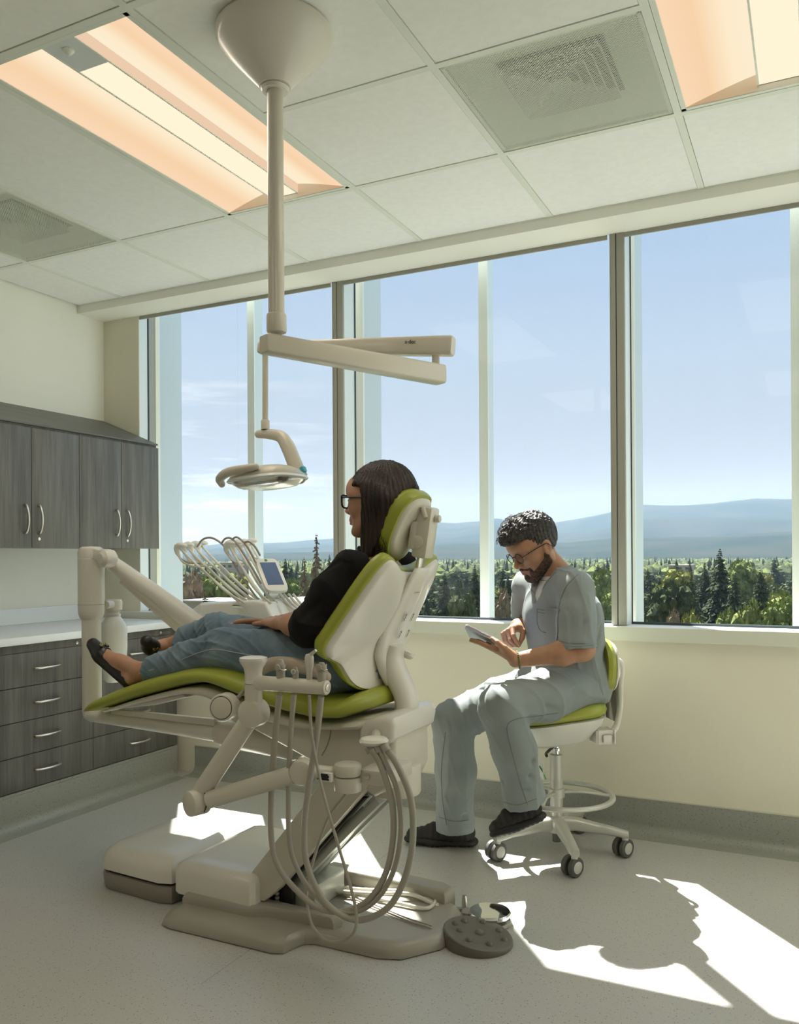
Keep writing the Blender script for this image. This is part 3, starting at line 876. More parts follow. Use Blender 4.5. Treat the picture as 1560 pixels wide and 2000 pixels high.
# ---------------------------------------------------------------- trees
def leaf(name, c, c2, sc=1.5):
    c = tuple(v * 1.12 for v in c); c2 = tuple(v * 1.2 for v in c2)
    m = mat(name, c, 0.9, spec=0.0, color2=c2, noise_scale=sc)
    return m
leaf('leaf_dark', (0.046, 0.058, 0.034), (0.080, 0.092, 0.052))
leaf('leaf_mid', (0.064, 0.080, 0.042), (0.118, 0.132, 0.070))
leaf('leaf_bright', (0.110, 0.138, 0.048), (0.190, 0.215, 0.085))
leaf('leaf_yellow', (0.15, 0.155, 0.048), (0.22, 0.22, 0.08))
leaf('leaf_conifer', (0.046, 0.058, 0.040), (0.084, 0.094, 0.060))
leaf('leaf_brown', (0.16, 0.12, 0.085), (0.25, 0.20, 0.13))
mat('bark', (0.12, 0.095, 0.07), 0.9)
def crown_bm(seed, R, H, lumps, tuft, shape='round'):
    """crown of many leafy lumps with ragged leaf blades on them; stands on its base at z=0"""
    r = random.Random(seed); V = []; Fc = []
    ico = bmesh.new(); bmesh.ops.create_icosphere(ico, subdivisions=2, radius=1.0)
    iv = [v.co.copy() for v in ico.verts]; ifc = [[v.index for v in f.verts] for f in ico.faces]; ico.free()
    for k in range(lumps):
        t = r.random(); a = r.random() * 2 * PI
        if shape == 'round':
            zz = 0.22 + 0.78 * t; prof = math.sqrt(max(0.02, 1 - ((zz - 0.55) / 0.5) ** 2))
        else:
            zz = 0.15 + 0.8 * t; prof = max(0.1, 1 - t * 0.85)
        rr = R * prof * (0.35 + 0.5 * math.sqrt(r.random()))
        c = Vector((math.cos(a) * rr, math.sin(a) * rr, H * zz * 0.92))
        s = R * (0.20 + 0.16 * r.random())
        b = len(V)
        for v in iv:
            n = 1 + 0.38 * noise.noise(v * 2.3 + Vector((k, seed, 0))) + 0.22 * noise.noise(v * 5.5 + Vector((k, 0, seed)))
            V.append(c + Vector((v.x, v.y, v.z * 0.8)) * s * n)
        for f in ifc: Fc.append([i + b for i in f])
        for q in range(tuft):
            d = Vector((r.gauss(0, 1), r.gauss(0, 1), r.gauss(0.25, 1))).normalized()
            p = c + d * s * (0.95 + 0.22 * r.random()); sz = R * (0.035 + 0.04 * r.random())
            e1 = d.cross(Vector((r.random(), r.random(), r.random()))).normalized(); e2 = (d + e1 * 0.3).normalized()
            b = len(V); V += [p - e1 * sz, p + e1 * sz, p + e2 * sz * 1.8]; Fc.append((b, b + 1, b + 2))
    return V, Fc
def conifer_bm(seed, R, H, levels, sparse=0.0):
    r = random.Random(seed); V = []; Fc = []
    for L in range(levels):
        t = L / levels; z = H * (0.10 + 0.90 * t)
        rad = R * (1 - t) ** 0.8 * (0.75 + 0.4 * r.random()) + 0.12
        nb = int(7 + 9 * (1 - t))
        for k in range(nb):
            if r.random() < sparse: continue
            a = r.random() * 2 * PI; ln = rad * (0.6 + 0.55 * r.random()); dz = -ln * (0.12 + 0.25 * r.random())
            d = Vector((math.cos(a), math.sin(a), 0)); s = Vector((-d.y, d.x, 0))
            w = ln * (0.24 + 0.12 * r.random())
            for q in range(3):
                u0 = 0.05 + q * 0.30; u1 = u0 + 0.42
                p0 = Vector((0, 0, z)) + d * ln * u0 + Vector((0, 0, dz * u0)); p1 = Vector((0, 0, z)) + d * ln * u1 + Vector((0, 0, dz * u1 - 0.10 * ln))
                ww = w * (1 - 0.25 * q)
                b = len(V)
                V += [p0, p0 * 0.4 + p1 * 0.6 + s * ww, p1, p0 * 0.4 + p1 * 0.6 - s * ww, (p0 + p1) / 2 + Vector((0, 0, H * 0.012 + ww * 0.22)), (p0 + p1) / 2 - Vector((0, 0, ww * 0.5))]
                Fc += [(b, b + 1, b + 4), (b + 1, b + 2, b + 4), (b + 2, b + 3, b + 4), (b + 3, b, b + 4), (b, b + 1, b + 5), (b + 1, b + 2, b + 5), (b + 2, b + 3, b + 5), (b + 3, b, b + 5)]
    return V, Fc
def trunk_v(R, H):
    V = []; Fc = []
    for j, (z, r) in enumerate(((0, R), (H * 0.5, R * 0.75), (H, R * 0.25))):
        for k in range(7): V.append((math.cos(2 * PI * k / 7) * r, math.sin(2 * PI * k / 7) * r, z))
    for j in range(2):
        for k in range(7): Fc.append((j * 7 + k, j * 7 + (k + 1) % 7, (j + 1) * 7 + (k + 1) % 7, (j + 1) * 7 + k))
    return V, Fc
TREE = {}; TAKEN = []
def proto(key, crown, trunk, m):
    a = bpy.data.meshes.new('crown'); a.from_pydata([tuple(v) for v in crown[0]], [], crown[1]); a.materials.append(MAT[m])
    b_ = bpy.data.meshes.new('trunk'); b_.from_pydata([tuple(v) for v in trunk[0]], [], trunk[1]); b_.materials.append(MAT['bark'])
    TREE[key] = (a, b_)
for i, (m, sh) in enumerate((('leaf_dark', 'round'), ('leaf_mid', 'round'), ('leaf_bright', 'round'), ('leaf_yellow', 'round'), ('leaf_mid', 'cone'), ('leaf_dark', 'cone'), ('leaf_brown', 'round'))):
    V, Fc = crown_bm(20 + i, 4.6, 10.0, 46, 46, sh)
    proto('%s_%s' % (m[5:], sh), (V, Fc), trunk_v(0.35, 6.0), m)
proto('conifer', conifer_bm(5, 5.0, 22.0, 46), trunk_v(0.45, 20.0), 'leaf_conifer')
proto('conifer_thin', conifer_bm(6, 3.8, 22.0, 34, 0.25), trunk_v(0.40, 20.5), 'leaf_conifer')
proto('conifer_brown', conifer_bm(8, 4.4, 22.0, 52, 0.45), trunk_v(0.5, 21.0), 'leaf_brown')
proto('conifer_wide', conifer_bm(9, 6.4, 20.0, 44, 0.1), trunk_v(0.5, 18.0), 'leaf_dark')
def tree(name, key, x, y, h, label, w=1.0, group=None, base=GZ, rot=0.0):
    s = h / (22.0 if key.startswith('conifer') and key != 'conifer_wide' else (20.0 if key == 'conifer_wide' else 10.0))
    t = thing(name, label, 'tree', (x, y, base), group)
    if group is None: TAKEN.append((x, y, w * (4.1 * h / 10 if 'round' in key or 'cone' in key else (5.6 * h / 20 if key == 'conifer_wide' else 4.2 * h / 22))))
    for mesh, nm in zip(TREE[key], ('crown', 'trunk')):
        o = bpy.data.objects.new(nm, mesh); COL.objects.link(o); o.parent = t
        o.scale = (s * w, s * w, s); o.rotation_euler = (0, 0, rot)
    return t
def tree_px(name, key, px, top, dist, label, w=1.0, group=None):
    d = ray(px, top); hd = math.hypot(d.x, d.y)
    x, y = d.x / hd * dist, d.y / hd * dist; z = EYE.z + d.z / hd * dist
    return tree(name, key, x, y, z - GZ, label, w, group, rot=px * 0.7)
# the trees that can be told apart through each pane
tree_px('conifer_tree', 'conifer', 1405, 1070, 250, 'tallest dark conifer in the right-hand window pane', 0.95)
tree_px('conifer_tree', 'conifer', 1376, 1098, 272, 'dark conifer just left of the tallest one in the right pane', 0.9)
tree_px('conifer_tree', 'conifer', 1434, 1120, 226, 'dark conifer just right of the tallest one, its top lower', 0.95)
tree_px('conifer_tree', 'conifer_wide', 1484, 1112, 250, 'broad dark conifer beside the bright green crowns', 0.7)
tree_px('conifer_tree', 'conifer_wide', 1350, 1125, 240, 'broad dark conifer between the grey round tree and the tall conifer', 0.7)
tree_px('broadleaf_tree', 'dark_round', 1313, 1142, 195, 'round grey-green tree low in the right pane', 0.6)
tree_px('broadleaf_tree', 'bright_round', 1528, 1172, 165, 'large bright green crown at the lower right corner of the window', 0.62)
tree_px('broadleaf_tree', 'bright_round', 1462, 1188, 150, 'bright green crown left of the largest bright one, above the sill', 0.45)
tree_px('broadleaf_tree', 'bright_round', 1418, 1199, 172, 'low bright green crown just above the sill beneath the tallest conifer', 0.42)
tree_px('broadleaf_tree', 'yellow_round', 1352, 1197, 158, 'small yellow-green crown just above the sill', 0.32)
tree_px('broadleaf_tree', 'brown_round', 1316, 1198, 172, 'small reddish brown crown just above the sill', 0.32)
tree_px('broadleaf_tree', 'yellow_round', 1322, 1112, 330, 'pale yellow-green crown in the middle distance of the right pane', 0.7)
tree_px('broadleaf_tree', 'bright_round', 1450, 1102, 360, 'round fresh green crown in the middle distance right of the tall conifer', 0.7)
tree_px('broadleaf_tree', 'bright_round', 1182, 1126, 215, 'yellow-green round crown behind the seated man, by the mullion', 0.55)
tree_px('broadleaf_tree', 'bright_round', 1196, 1162, 178, 'bright green crown low beside the mullion behind the man', 0.5)
tree_px('conifer_tree', 'conifer_wide', 982, 1135, 205, 'dark conifer between the slim fin and the seated man', 0.75)
tree_px('conifer_tree', 'conifer', 927, 1102, 222, 'dark conifer just left of the slim fin near the man', 0.8)
tree_px('conifer_tree', 'conifer', 868, 1118, 200, 'dark conifer seen right of the headrest', 0.9)
tree_px('conifer_tree', 'conifer_wide', 899, 1130, 240, 'broad dark conifer between the two dark ones right of the headrest', 0.6)
tree_px('broadleaf_tree', 'mid_round', 905, 1160, 168, 'yellowish tree low between the backrest and the slim fin', 0.45)
tree_px('broadleaf_tree', 'brown_round', 985, 1160, 175, 'brownish tree low above the sill near the tablet', 0.32)
tree_px('bare_conifer_tree', 'conifer_brown', 618, 1037, 196, 'tall thin brownish conifer rising over the horizon left of the patient', 0.62)
tree_px('bare_conifer_tree', 'conifer_brown', 594, 1085, 178, 'shorter brownish conifer beside the tall thin one', 0.65)
tree_px('conifer_tree', 'conifer', 557, 1090, 300, 'dark conifer seen just right of the chair side tablet', 0.9)
tree_px('conifer_tree', 'conifer', 643, 1082, 300, 'dark conifer beside the left mullion', 0.7)
tree_px('broadleaf_tree', 'brown_round', 374, 1128, 178, 'brownish tree at the left edge of the first pane', 0.42)
tree_px('broadleaf_tree', 'yellow_round', 462, 1120, 250, 'yellow flowering crown behind the instrument arms', 0.6)
tree_px('broadleaf_tree', 'bright_round', 418, 1132, 222, 'bright green crown behind the instrument arms', 0.62)
tree_px('broadleaf_tree', 'bright_round', 572, 1142, 236, 'light green crown right of the chair side tablet', 0.7)
# woods: 250 single trees, then the far belt as one mass
cnt = 0
keys = ['dark_round', 'dark_round', 'mid_round', 'mid_round', 'bright_round', 'mid_cone', 'dark_cone', 'conifer', 'conifer', 'conifer_thin', 'conifer_wide', 'yellow_round', 'mid_round', 'dark_cone']
names = {'dark_round': ('broadleaf_tree', 'dark green round tree in the woods beyond the window'), 'mid_round': ('broadleaf_tree', 'mid green round tree in the woods beyond the window'), 'bright_round': ('broadleaf_tree', 'light green round tree in the woods beyond the window'), 'yellow_round': ('broadleaf_tree', 'yellow-green round tree in the woods beyond the window'), 'mid_cone': ('broadleaf_tree', 'mid green pointed tree in the woods beyond the window'), 'dark_cone': ('broadleaf_tree', 'dark green pointed tree in the woods beyond the window'), 'conifer': ('conifer_tree', 'dark narrow conifer in the woods beyond the window'), 'conifer_thin': ('conifer_tree', 'thin sparse conifer in the woods beyond the window'), 'conifer_wide': ('conifer_tree', 'broad dark conifer in the woods beyond the window')}
PL = []
def crown_r(key, h, w): return w * (4.1 * h / 10 if 'round' in key or 'cone' in key else (5.6 * h / 20 if key == 'conifer_wide' else 4.2 * h / 22))
for ring, (d0, d1, n) in enumerate(((150, 290, 100), (290, 460, 130), (460, 740, 120))):
    for k in range(n):
        key = rnd.choice(keys)
        h = (rnd.uniform(15, 24) if key.startswith('conifer') else rnd.uniform(8.5, 14)) * (1.0 if ring else 0.85)
        w = rnd.uniform(0.8, 1.15); cr_ = crown_r(key, h, w)
        for tr_ in range(80):
            az = math.radians(-41.5 + 43.0 * rnd.random()); dd = d0 + (d1 - d0) * rnd.random()
            if all((math.sin(az) * dd - x) ** 2 + (math.cos(az) * dd - y) ** 2 > (r + cr_) ** 2 for x, y, r in TAKEN): break
        else: continue
        TAKEN.append((math.sin(az) * dd, math.cos(az) * dd, cr_))
        PL.append((key, math.sin(az) * dd, math.cos(az) * dd, h, w, rnd.random() * 6))
for key, x, y, h, w, rt in PL:
    nm, lb = names[key]
    tree(nm, key, x, y, h, lb, w, 'the ' + lb.replace('tree in', 'trees in'), rot=rt)
# the far belt of woods: one mass of crowns
def far_woods():
    V = []; Fc = []
    ico = bmesh.new(); bmesh.ops.create_icosphere(ico, subdivisions=1, radius=1.0)
    iv = np.array([v.co[:] for v in ico.verts]); ifc = np.array([[v.index for v in f.verts] for f in ico.faces]); ico.free()
    rg = np.random.RandomState(4)
    out = {0: ([], []), 1: ([], []), 2: ([], [])}; cn = {0: 0, 1: 0, 2: 0}
    for k in range(9000):
        az = math.radians(-44 + 48 * rg.rand()); dd = 770 + 2600 * rg.rand() ** 1.25
        h = rg.uniform(8, 14); r = rg.uniform(4, 7) * (1 + dd / 5000)
        x, y = math.sin(az) * dd, math.cos(az) * dd
        if rg.rand() < 0.07:
            hh = rg.uniform(14, 24); n = 5
            pts = np.array([[x + math.cos(2 * PI * i / n) * 3.0, y + math.sin(2 * PI * i / n) * 3.0, GZ + 2] for i in range(n)] + [[x, y, GZ + hh]])
            fc = np.array([[i, (i + 1) % n, n] for i in range(n)]); g = 0
        else:
            pts = iv * np.array([r, r, h * 0.55]) * (1 + 0.25 * rg.rand(len(iv), 1)) + np.array([x, y, GZ + h * 0.55]); fc = ifc; g = rg.choice([0, 1, 1, 2])
        out[g][0].append(pts); out[g][1].append(fc + cn[g]); cn[g] += len(pts)
    VS = []; FS = []; mi = []; off = 0
    for g in (0, 1, 2):
        for p, f in zip(out[g][0], out[g][1]): pass
        vs = np.concatenate(out[g][0]); fs = np.concatenate(out[g][1])
        VS.append(vs); FS.append(fs + off); mi += [g] * len(fs); off += len(vs)
    o = mk('distant_woods', np.concatenate(VS).tolist(), np.concatenate(FS).tolist(), None, mats=['leaf_dark', 'leaf_mid', 'leaf_bright'], fm=mi)
    tag(o, 'far belt of green woods reaching to the foot of the hills', 'woods', kind='stuff')
far_woods()
# low flat-roofed buildings among the trees
mat('roof_pale', (0.34, 0.31, 0.30), 0.8, noise_amt=0.1, noise_scale=0.3)
mat('house_wall', (0.30, 0.27, 0.24), 0.8)
mat('house_window', (0.06, 0.07, 0.08), 0.2)
def building(px, top, dist, w, dpt, hgt, label, base_z=None):
    d = ray(px, top); hd = math.hypot(d.x, d.y); x, y = d.x / hd * dist, d.y / hd * dist; z = EYE.z + d.z / hd * dist
    t = thing('building', label, 'building', (x, y, GZ))
    box('wall', (x - w / 2, y - dpt / 2, GZ), (x + w / 2, y + dpt / 2, z - 0.4), 'house_wall', t)
    box('roof', (x - w / 2 - 0.6, y - dpt / 2 - 0.6, z - 0.4), (x + w / 2 + 0.6, y + dpt / 2 + 0.6, z), 'roof_pale', t, bevel=0.1)
    for k in range(int(w / 5)):
        box('window', (x - w / 2 + 1.5 + k * 5, y - dpt / 2 - 0.05, z - 3.4), (x - w / 2 + 4.2 + k * 5, y - dpt / 2 + 0.05, z - 1.8), 'house_window', t)
building(432, 1170, 172, 10, 10, 8, 'low pale flat-roofed building behind the delivery unit')
building(1014, 1132, 330, 9, 8, 6, 'small pale house among the trees behind the man')
building(1330, 1103, 640, 16, 12, 6, 'pale house roof in the middle distance of the right pane')
building(470, 1098, 560, 24, 12, 6, 'pale house roof in the far woods of the left pane')
# ================================================================ dental chair, its arms, hoses and foot controls
mat('cream', (0.60, 0.565, 0.48), 0.32, spec=0.5, coat=0.15)
mat('cream_white', (0.68, 0.655, 0.585), 0.3, spec=0.5, coat=0.2)
mat('taupe', (0.26, 0.24, 0.20), 0.42)
mat('base_grey', (0.33, 0.31, 0.26), 0.35, spec=0.5, coat=0.1)
mat('hose_grey', (0.37, 0.345, 0.29), 0.38)
mat('hose_light', (0.62, 0.60, 0.53), 0.35)
mat('green_vinyl', (0.300, 0.335, 0.040), 0.36, spec=0.5, bump=0.08, bump_scale=300)
mat('cast_alu', (0.55, 0.57, 0.52), 0.30, metal=0.35)
mat('black_gap', (0.015, 0.015, 0.014), 0.6)
mat('ink', (0.03, 0.03, 0.03), 0.6)
mat('ink_green', (0.05, 0.30, 0.12), 0.5)
mat('screen_blue', (0.06, 0.10, 0.22), 0.12, color2=(0.10, 0.16, 0.30), noise_scale=4)
mat('foot_grey', (0.14, 0.13, 0.105), 0.45)
mat('label_white', (0.82, 0.82, 0.80), 0.4)
mat('clear_bottle', (0.80, 0.82, 0.78), 0.25, spec=0.5)
mat('aqua', (0.05, 0.45, 0.62), 0.4)
CY = 2.45
def pp(pts, Y): return [(at(x, y, Y).x, at(x, y, Y).z) for x, y in pts]
def cyl(name, c, axis, r, h0, h1, m, parent=None, b=0.004, seg=32): return lathe(name, cyl_prof(r, h0, h1, b), m, parent, c, axis, seg)

# ---------------------------------------------------------------- the chair
chair = thing('dental_chair', 'reclined dental chair with lime green upholstery and cream shell', 'dental chair', (-1.5, CY, 0))
# floor plate
plan = [(-1.955, 2.175), (-1.94, 2.145), (-1.90, 2.135), (-1.50, 2.135), (-1.465, 2.15), (-1.455, 2.19), (-1.44, 2.23), (-1.41, 2.245), (-1.19, 2.245), (-1.12, 2.27), (-1.04, 2.38), (-1.02, 2.50), (-1.05, 2.60), (-1.13, 2.69), (-1.22, 2.735), (-1.50, 2.745), (-1.53, 2.80), (-1.60, 2.81), (-1.90, 2.80), (-1.955, 2.76)]
def inset(poly, d):
    xs = [p[0] for p in poly]; ys = [p[1] for p in poly]
    cx, cy = (min(xs) + max(xs)) / 2, (min(ys) + max(ys)) / 2; hx, hy = (max(xs) - min(xs)) / 2, (max(ys) - min(ys)) / 2
    return [(cx + (x - cx) * (1 - d / hx), cy + (y - cy) * (1 - d / hy)) for x, y in poly]
def step(poly, levels, name, m, parent):
    """plate whose outline shrinks as it rises: levels = [(inset, z)...]"""
    return loft(name, [[(x, y, z) for x, y in inset(poly, d)] for d, z in levels], m, parent, angle=0.7)
step(plan, [(0.006, 0.0), (0.0, 0.004), (0.0, 0.010), (0.006, 0.026), (0.018, 0.040), (0.034, 0.046), (0.05, 0.047)], 'floor_plate', 'base_grey', chair)
ridge = [(-1.93, 2.235), (-1.66, 2.235), (-1.60, 2.262), (-1.36, 2.275), (-1.345, 2.30), (-1.36, 2.32), (-1.62, 2.33), (-1.93, 2.33)]
step(ridge, [(0, 0.02), (0.0, 0.062), (0.006, 0.075), (0.014, 0.080)], 'plate_rib', 'base_grey', chair)
r2 = [(-1.62, 2.62), (-1.12, 2.60), (-1.10, 2.64), (-1.14, 2.67), (-1.60, 2.72)]
step(r2, [(0, 0.02), (0.0, 0.075), (0.006, 0.088), (0.014, 0.092)], 'plate_rib', 'base_grey', chair)
# pump housing: grey pan, dark gap, cream lid
pl = [(-2.385, 2.36), (-2.375, 2.315), (-2.34, 2.29), (-2.07, 2.27), (-2.02, 2.285), (-2.01, 2.33), (-2.01, 2.68), (-2.04, 2.735), (-2.09, 2.75), (-2.30, 2.75), (-2.37, 2.72), (-2.385, 2.66)]
step(pl, [(0.012, 0.0), (0.004, 0.010), (0.0, 0.050), (0.004, 0.062), (0.012, 0.064)], 'housing_pan', 'taupe', chair)
step(pl, [(0.014, 0.060), (0.014, 0.082)], 'housing_gap', 'black_gap', chair)
step(pl, [(0.010, 0.074), (0.0, 0.076), (0.0, 0.108), (0.010, 0.135), (0.026, 0.152), (0.05, 0.160), (0.10, 0.163)], 'housing_lid', 'cream_white', chair)
pc = [(-1.985, 2.265), (-1.96, 2.25), (-1.66, 2.245), (-1.645, 2.26), (-1.645, 2.62), (-1.66, 2.72), (-1.96, 2.73), (-1.985, 2.71)]
step(pc, [(0.006, 0.040), (0.004, 0.070)], 'housing_gap', 'black_gap', chair)
step(pc, [(0.0, 0.066), (0.0, 0.135), (0.006, 0.158), (0.016, 0.168), (0.04, 0.172), (0.09, 0.173)], 'centre_lid', 'cream_white', chair)
# lift arm from the plate to the seat frame: cover plates either side of a cast beam
la = pp([(486, 1712), (592, 1578), (648, 1505), (745, 1510), (545, 1738), (520, 1758), (496, 1752)], 2.30)
prism('lift_cover', la, 2.285, 2.33, 'cream', chair, bevel=0.006)
prism('lift_slot', pp([(552, 1722), (700, 1560), (712, 1560), (566, 1726)], 2.33), 2.33, 2.36, 'black_gap', chair)
a0 = Vector((-1.70, 0, 0.07)); a1 = Vector((-1.27, 0, 0.50)); dr = (a1 - a0).normalized(); nr = Vector((-dr.z, 0, dr.x))
def beam(name, off, w, y0, y1, m, b=0.008, t0=0.0, t1=1.0):
    p0 = a0.lerp(a1, t0) + nr * off; p1 = a0.lerp(a1, t1) + nr * off
    q = [p0 - nr * w, p1 - nr * w, p1 + nr * w, p0 + nr * w]
    return prism(name, [(v.x, v.z) for v in q], y0, y1, m, chair, bevel=b)
beam('lift_beam', 0.015, 0.040, 2.36, 2.56, 'cast_alu')
beam('lift_link', -0.055, 0.014, 2.37, 2.42, 'cast_alu', 0.003, 0.05, 0.95)
beam('lift_link', -0.055, 0.014, 2.50, 2.55, 'cast_alu', 0.003, 0.05, 0.95)
cyl('lift_pivot', (-1.66, 2.34, 0.10), (0, 1, 0), 0.035, 0.0, 0.24, 'black_gap', chair)
box('lift_pedestal', (-1.66, 2.36, 0.045), (-1.48, 2.56, 0.13), 'cast_alu', chair, bevel=0.012)
cyl('lift_cylinder', (-1.60, 2.46, 0.09), (0.66, 0, 0.75), 0.026, 0.0, 0.40, 'cast_alu', chair)
cyl('lift_rod', (-1.36, 2.46, 0.37), (0.66, 0, 0.75), 0.014, 0.0, 0.16, 'chrome', chair)
box('mechanism_well', tuple(at(524, 1762, 2.335)), tuple(at(556, 1726, 2.335) + Vector((0.03, 0.02, 0))), 'black_gap', chair, bevel=0.004)
for k in range(5):
    lathe('cable_link', [(0.0, 0.0), (0.007, 0.001), (0.008, 0.005), (0.007, 0.009), (0.0, 0.010)], 'hose_grey', chair, at(541, 1764 - 8 * k, 2.328), (0, 0, 1), 12)
# upper housing under the seat
sh = pp([(560, 1392), (648, 1408), (742, 1402), (756, 1408), (764, 1440), (766, 1470), (766, 1522), (755, 1546), (722, 1562), (690, 1538), (600, 1492), (483, 1428), (470, 1398), (500, 1372)], 2.27)
prism('seat_housing', sh, 2.29, 2.545, 'cream', chair, bevel=0.022, seg=3)
prism('seat_bracket', pp([(385, 1345), (470, 1352), (560, 1392), (600, 1490), (500, 1440), (441, 1424), (405, 1400)], 2.27), 2.33, 2.57, 'cream', chair, bevel=0.015)
prism('rear_bumper', pp([(700, 1412), (730, 1402), (752, 1398), (766, 1404), (772, 1420), (768, 1444), (752, 1458), (722, 1458), (700, 1446)], 2.26), 2.255, 2.575, 'cream_white', chair, bevel=0.02, seg=3)
cyl('rear_swivel', (-1.215, 2.42, 0.455), (0, 0, 1), 0.085, 0.0, 0.10, 'cream', chair, 0.01)
tube('release_lever', [at(766, 1464, 2.46), at(785, 1467, 2.47), at(805, 1471, 2.48), at(820, 1478, 2.48)], [0.009, 0.010, 0.010, 0.007], 'taupe', chair, n=4, flat=0.6)
cyl('lever_hub', at(795, 1482, 2.47), (0, 0, 1), 0.024, 0.0, 0.022, 'chrome', chair)
# cushion: leg rest and seat in one flowing pad
prof = [(163, 1388, 1391, 2.38), (166, 1378, 1393, 2.33), (176, 1368, 1393, 2.29), (210, 1352, 1383, 2.27), (270, 1330, 1364, 2.25), (340, 1311, 1346, 2.235), (372, 1307, 1340, 2.225), (400, 1308, 1341, 2.22), (440, 1316, 1357, 2.215), (500, 1338, 1382, 2.21), (560, 1358, 1400, 2.20), (610, 1369, 1410, 2.20), (650, 1372, 1412, 2.20)]
st_ = []
for px, yt, yb, Yn in spline(prof, 3):
    a = at(px, yt, Yn); b = at(px, yb, Yn); st_.append(((a.x + b.x) / 2, a.z, b.z, CY - Yn))
st_ += [(-1.285, 0.788, 0.724, 0.232), (-1.262, 0.793, 0.732, 0.205), (-1.245, 0.792, 0.737, 0.168), (-1.233, 0.786, 0.743, 0.120), (-1.226, 0.777, 0.750, 0.070)]
rings = []
for sx_, zt0, zb0, hw in st_:
    zc = (zt0 + zb0) / 2; hz = max(0.003, (zt0 - zb0) / 2)
    rings.append([(sx_, CY + u, zc + v + (0.008 * (1 - (u / max(hw, 0.01)) ** 2) * (1 if v > 0 else 0.3))) for u, v in superell(28, hw, hz, 0.62)])
loft('seat_cushion', rings, 'green_vinyl', chair, angle=1.4)
# shell under the cushion
rings = []
for px, yt, yb, Yn in spline([(200, 1386, 1393, 2.30), (270, 1363, 1375, 2.27), (340, 1345, 1360, 2.26), (372, 1340, 1362, 2.255), (400, 1341, 1368, 2.25), (440, 1356, 1390, 2.25), (500, 1381, 1410, 2.25), (560, 1399, 1425, 2.24), (620, 1410, 1430, 2.24), (690, 1410, 1430, 2.24), (712, 1406, 1424, 2.26)], 3):
    a = at(px, yt, Yn); b = at(px, yb, Yn); hw = CY - Yn; zc = (a.z + b.z) / 2; hz = max(0.003, (a.z - b.z) / 2)
    rings.append([((a.x + b.x) / 2, CY + u, zc + v) for u, v in superell(20, hw, hz, 0.5)])
loft('seat_shell', rings, 'cream', chair, angle=1.0)
prism('leg_rest_plate', pp([(206, 1389), (216, 1383), (345, 1358), (352, 1364), (290, 1380)], 2.27), 2.30, 2.60, 'cream_white', chair, bevel=0.004)
# backrest
HALF = [(0, 1.172), (0.05, 1.174), (0.10, 1.186), (0.145, 1.206), (0.185, 1.212), (0.218, 1.186), (0.243, 1.130), (0.266, 1.055), (0.286, 0.985), (0.297, 0.945), (0.288, 0.912), (0.256, 0.895), (0.226, 0.880), (0.206, 0.852), (0.185, 0.820), (0.145, 0.796), (0.08, 0.786), (0, 0.783)]
hs = [tuple(p) for p in spline(HALF, 3)]
OUT = [(-u, z) for u, z in hs] + [(u, z) for u, z in hs[-2:0:-1]]
BC = Vector((0, 1.0))
def backx(u, z):
    return (-1.145 - 0.58 * (1.2 - z) if z > 0.95 else -1.29 - 0.25 * (0.95 - z) + 2.6 * (0.95 - z) ** 2) - 0.25 * u * u
def back_ring(sc, off, bulge=0.0):
    out = []
    for u, z in OUT:
        p = BC + (Vector((u, z)) - BC) * sc
        out.append((backx(p.x, p.y) + off * 0.90 + bulge, CY + p.x, p.y - off * 0.44))
    return out
def ringmesh(name, rr, m, parent):
    bm = bmesh.new(); n = len(OUT)
    R = []
    for sc, off, bl in rr:
        if sc == 0: R.append([bm.verts.new((backx(0, 1.0) + off * 0.9 + bl, CY, 1.0 - off * 0.44))])
        else: R.append([bm.verts.new(p) for p in back_ring(sc, off, bl)])
    for a, b in zip(R[:-1], R[1:]):
        for k in range(n):
            k2 = (k + 1) % n
            if len(a) == 1: bm.faces.new((a[0], b[k2], b[k]))
            elif len(b) == 1: bm.faces.new((a[k], a[k2], b[0]))
            else: bm.faces.new((a[k], a[k2], b[k2], b[k]))
    return bm_obj(name, bm, m, parent, smooth=True, angle=0.9)
ringmesh('back_cushion', [(0, -0.004, 0), (0.80, -0.004, 0), (0.93, -0.002, 0), (0.975, -0.004, 0), (1.0, -0.011, 0), (1.008, -0.023, 0), (1.0, -0.036, 0), (0.965, -0.045, 0), (0.90, -0.050, 0), (0.75, -0.052, 0), (0.5, -0.052, 0), (0.25, -0.052, 0), (0, -0.052, 0)], 'green_vinyl', chair)
ringmesh('back_shell', [(0, 0.030, 0.012), (0.2, 0.029, 0.011), (0.4, 0.027, 0.009), (0.6, 0.023, 0.006), (0.78, 0.018, 0.003), (0.90, 0.013, 0), (0.945, 0.007, 0), (0.958, -0.003, 0), (0.8, -0.006, 0), (0, -0.006, 0)], 'cream_white', chair)
# spine on the back
rings = []
for z, wid, dep in ((0.80, 0.045, 0.050), (0.84, 0.060, 0.060), (0.90, 0.078, 0.058), (0.98, 0.072, 0.052), (1.06, 0.062, 0.046), (1.12, 0.055, 0.040), (1.165, 0.048, 0.034), (1.178, 0.040, 0.024)):
    xb = backx(0, z) + 0.012
    rings.append([(xb + (v + 0.0) * 1.0, CY + 0.012 + u, z) for v, u in [(dep * (0.5 + 0.5 * math.cos(t)) if True else 0, wid * math.sin(t) * (1 + 0.25 * (1 - math.cos(t)) / 2)) for t in [2 * PI * k / 24 for k in range(24)]]])
loft('back_spine', rings, 'cream_white', chair, angle=0.9)
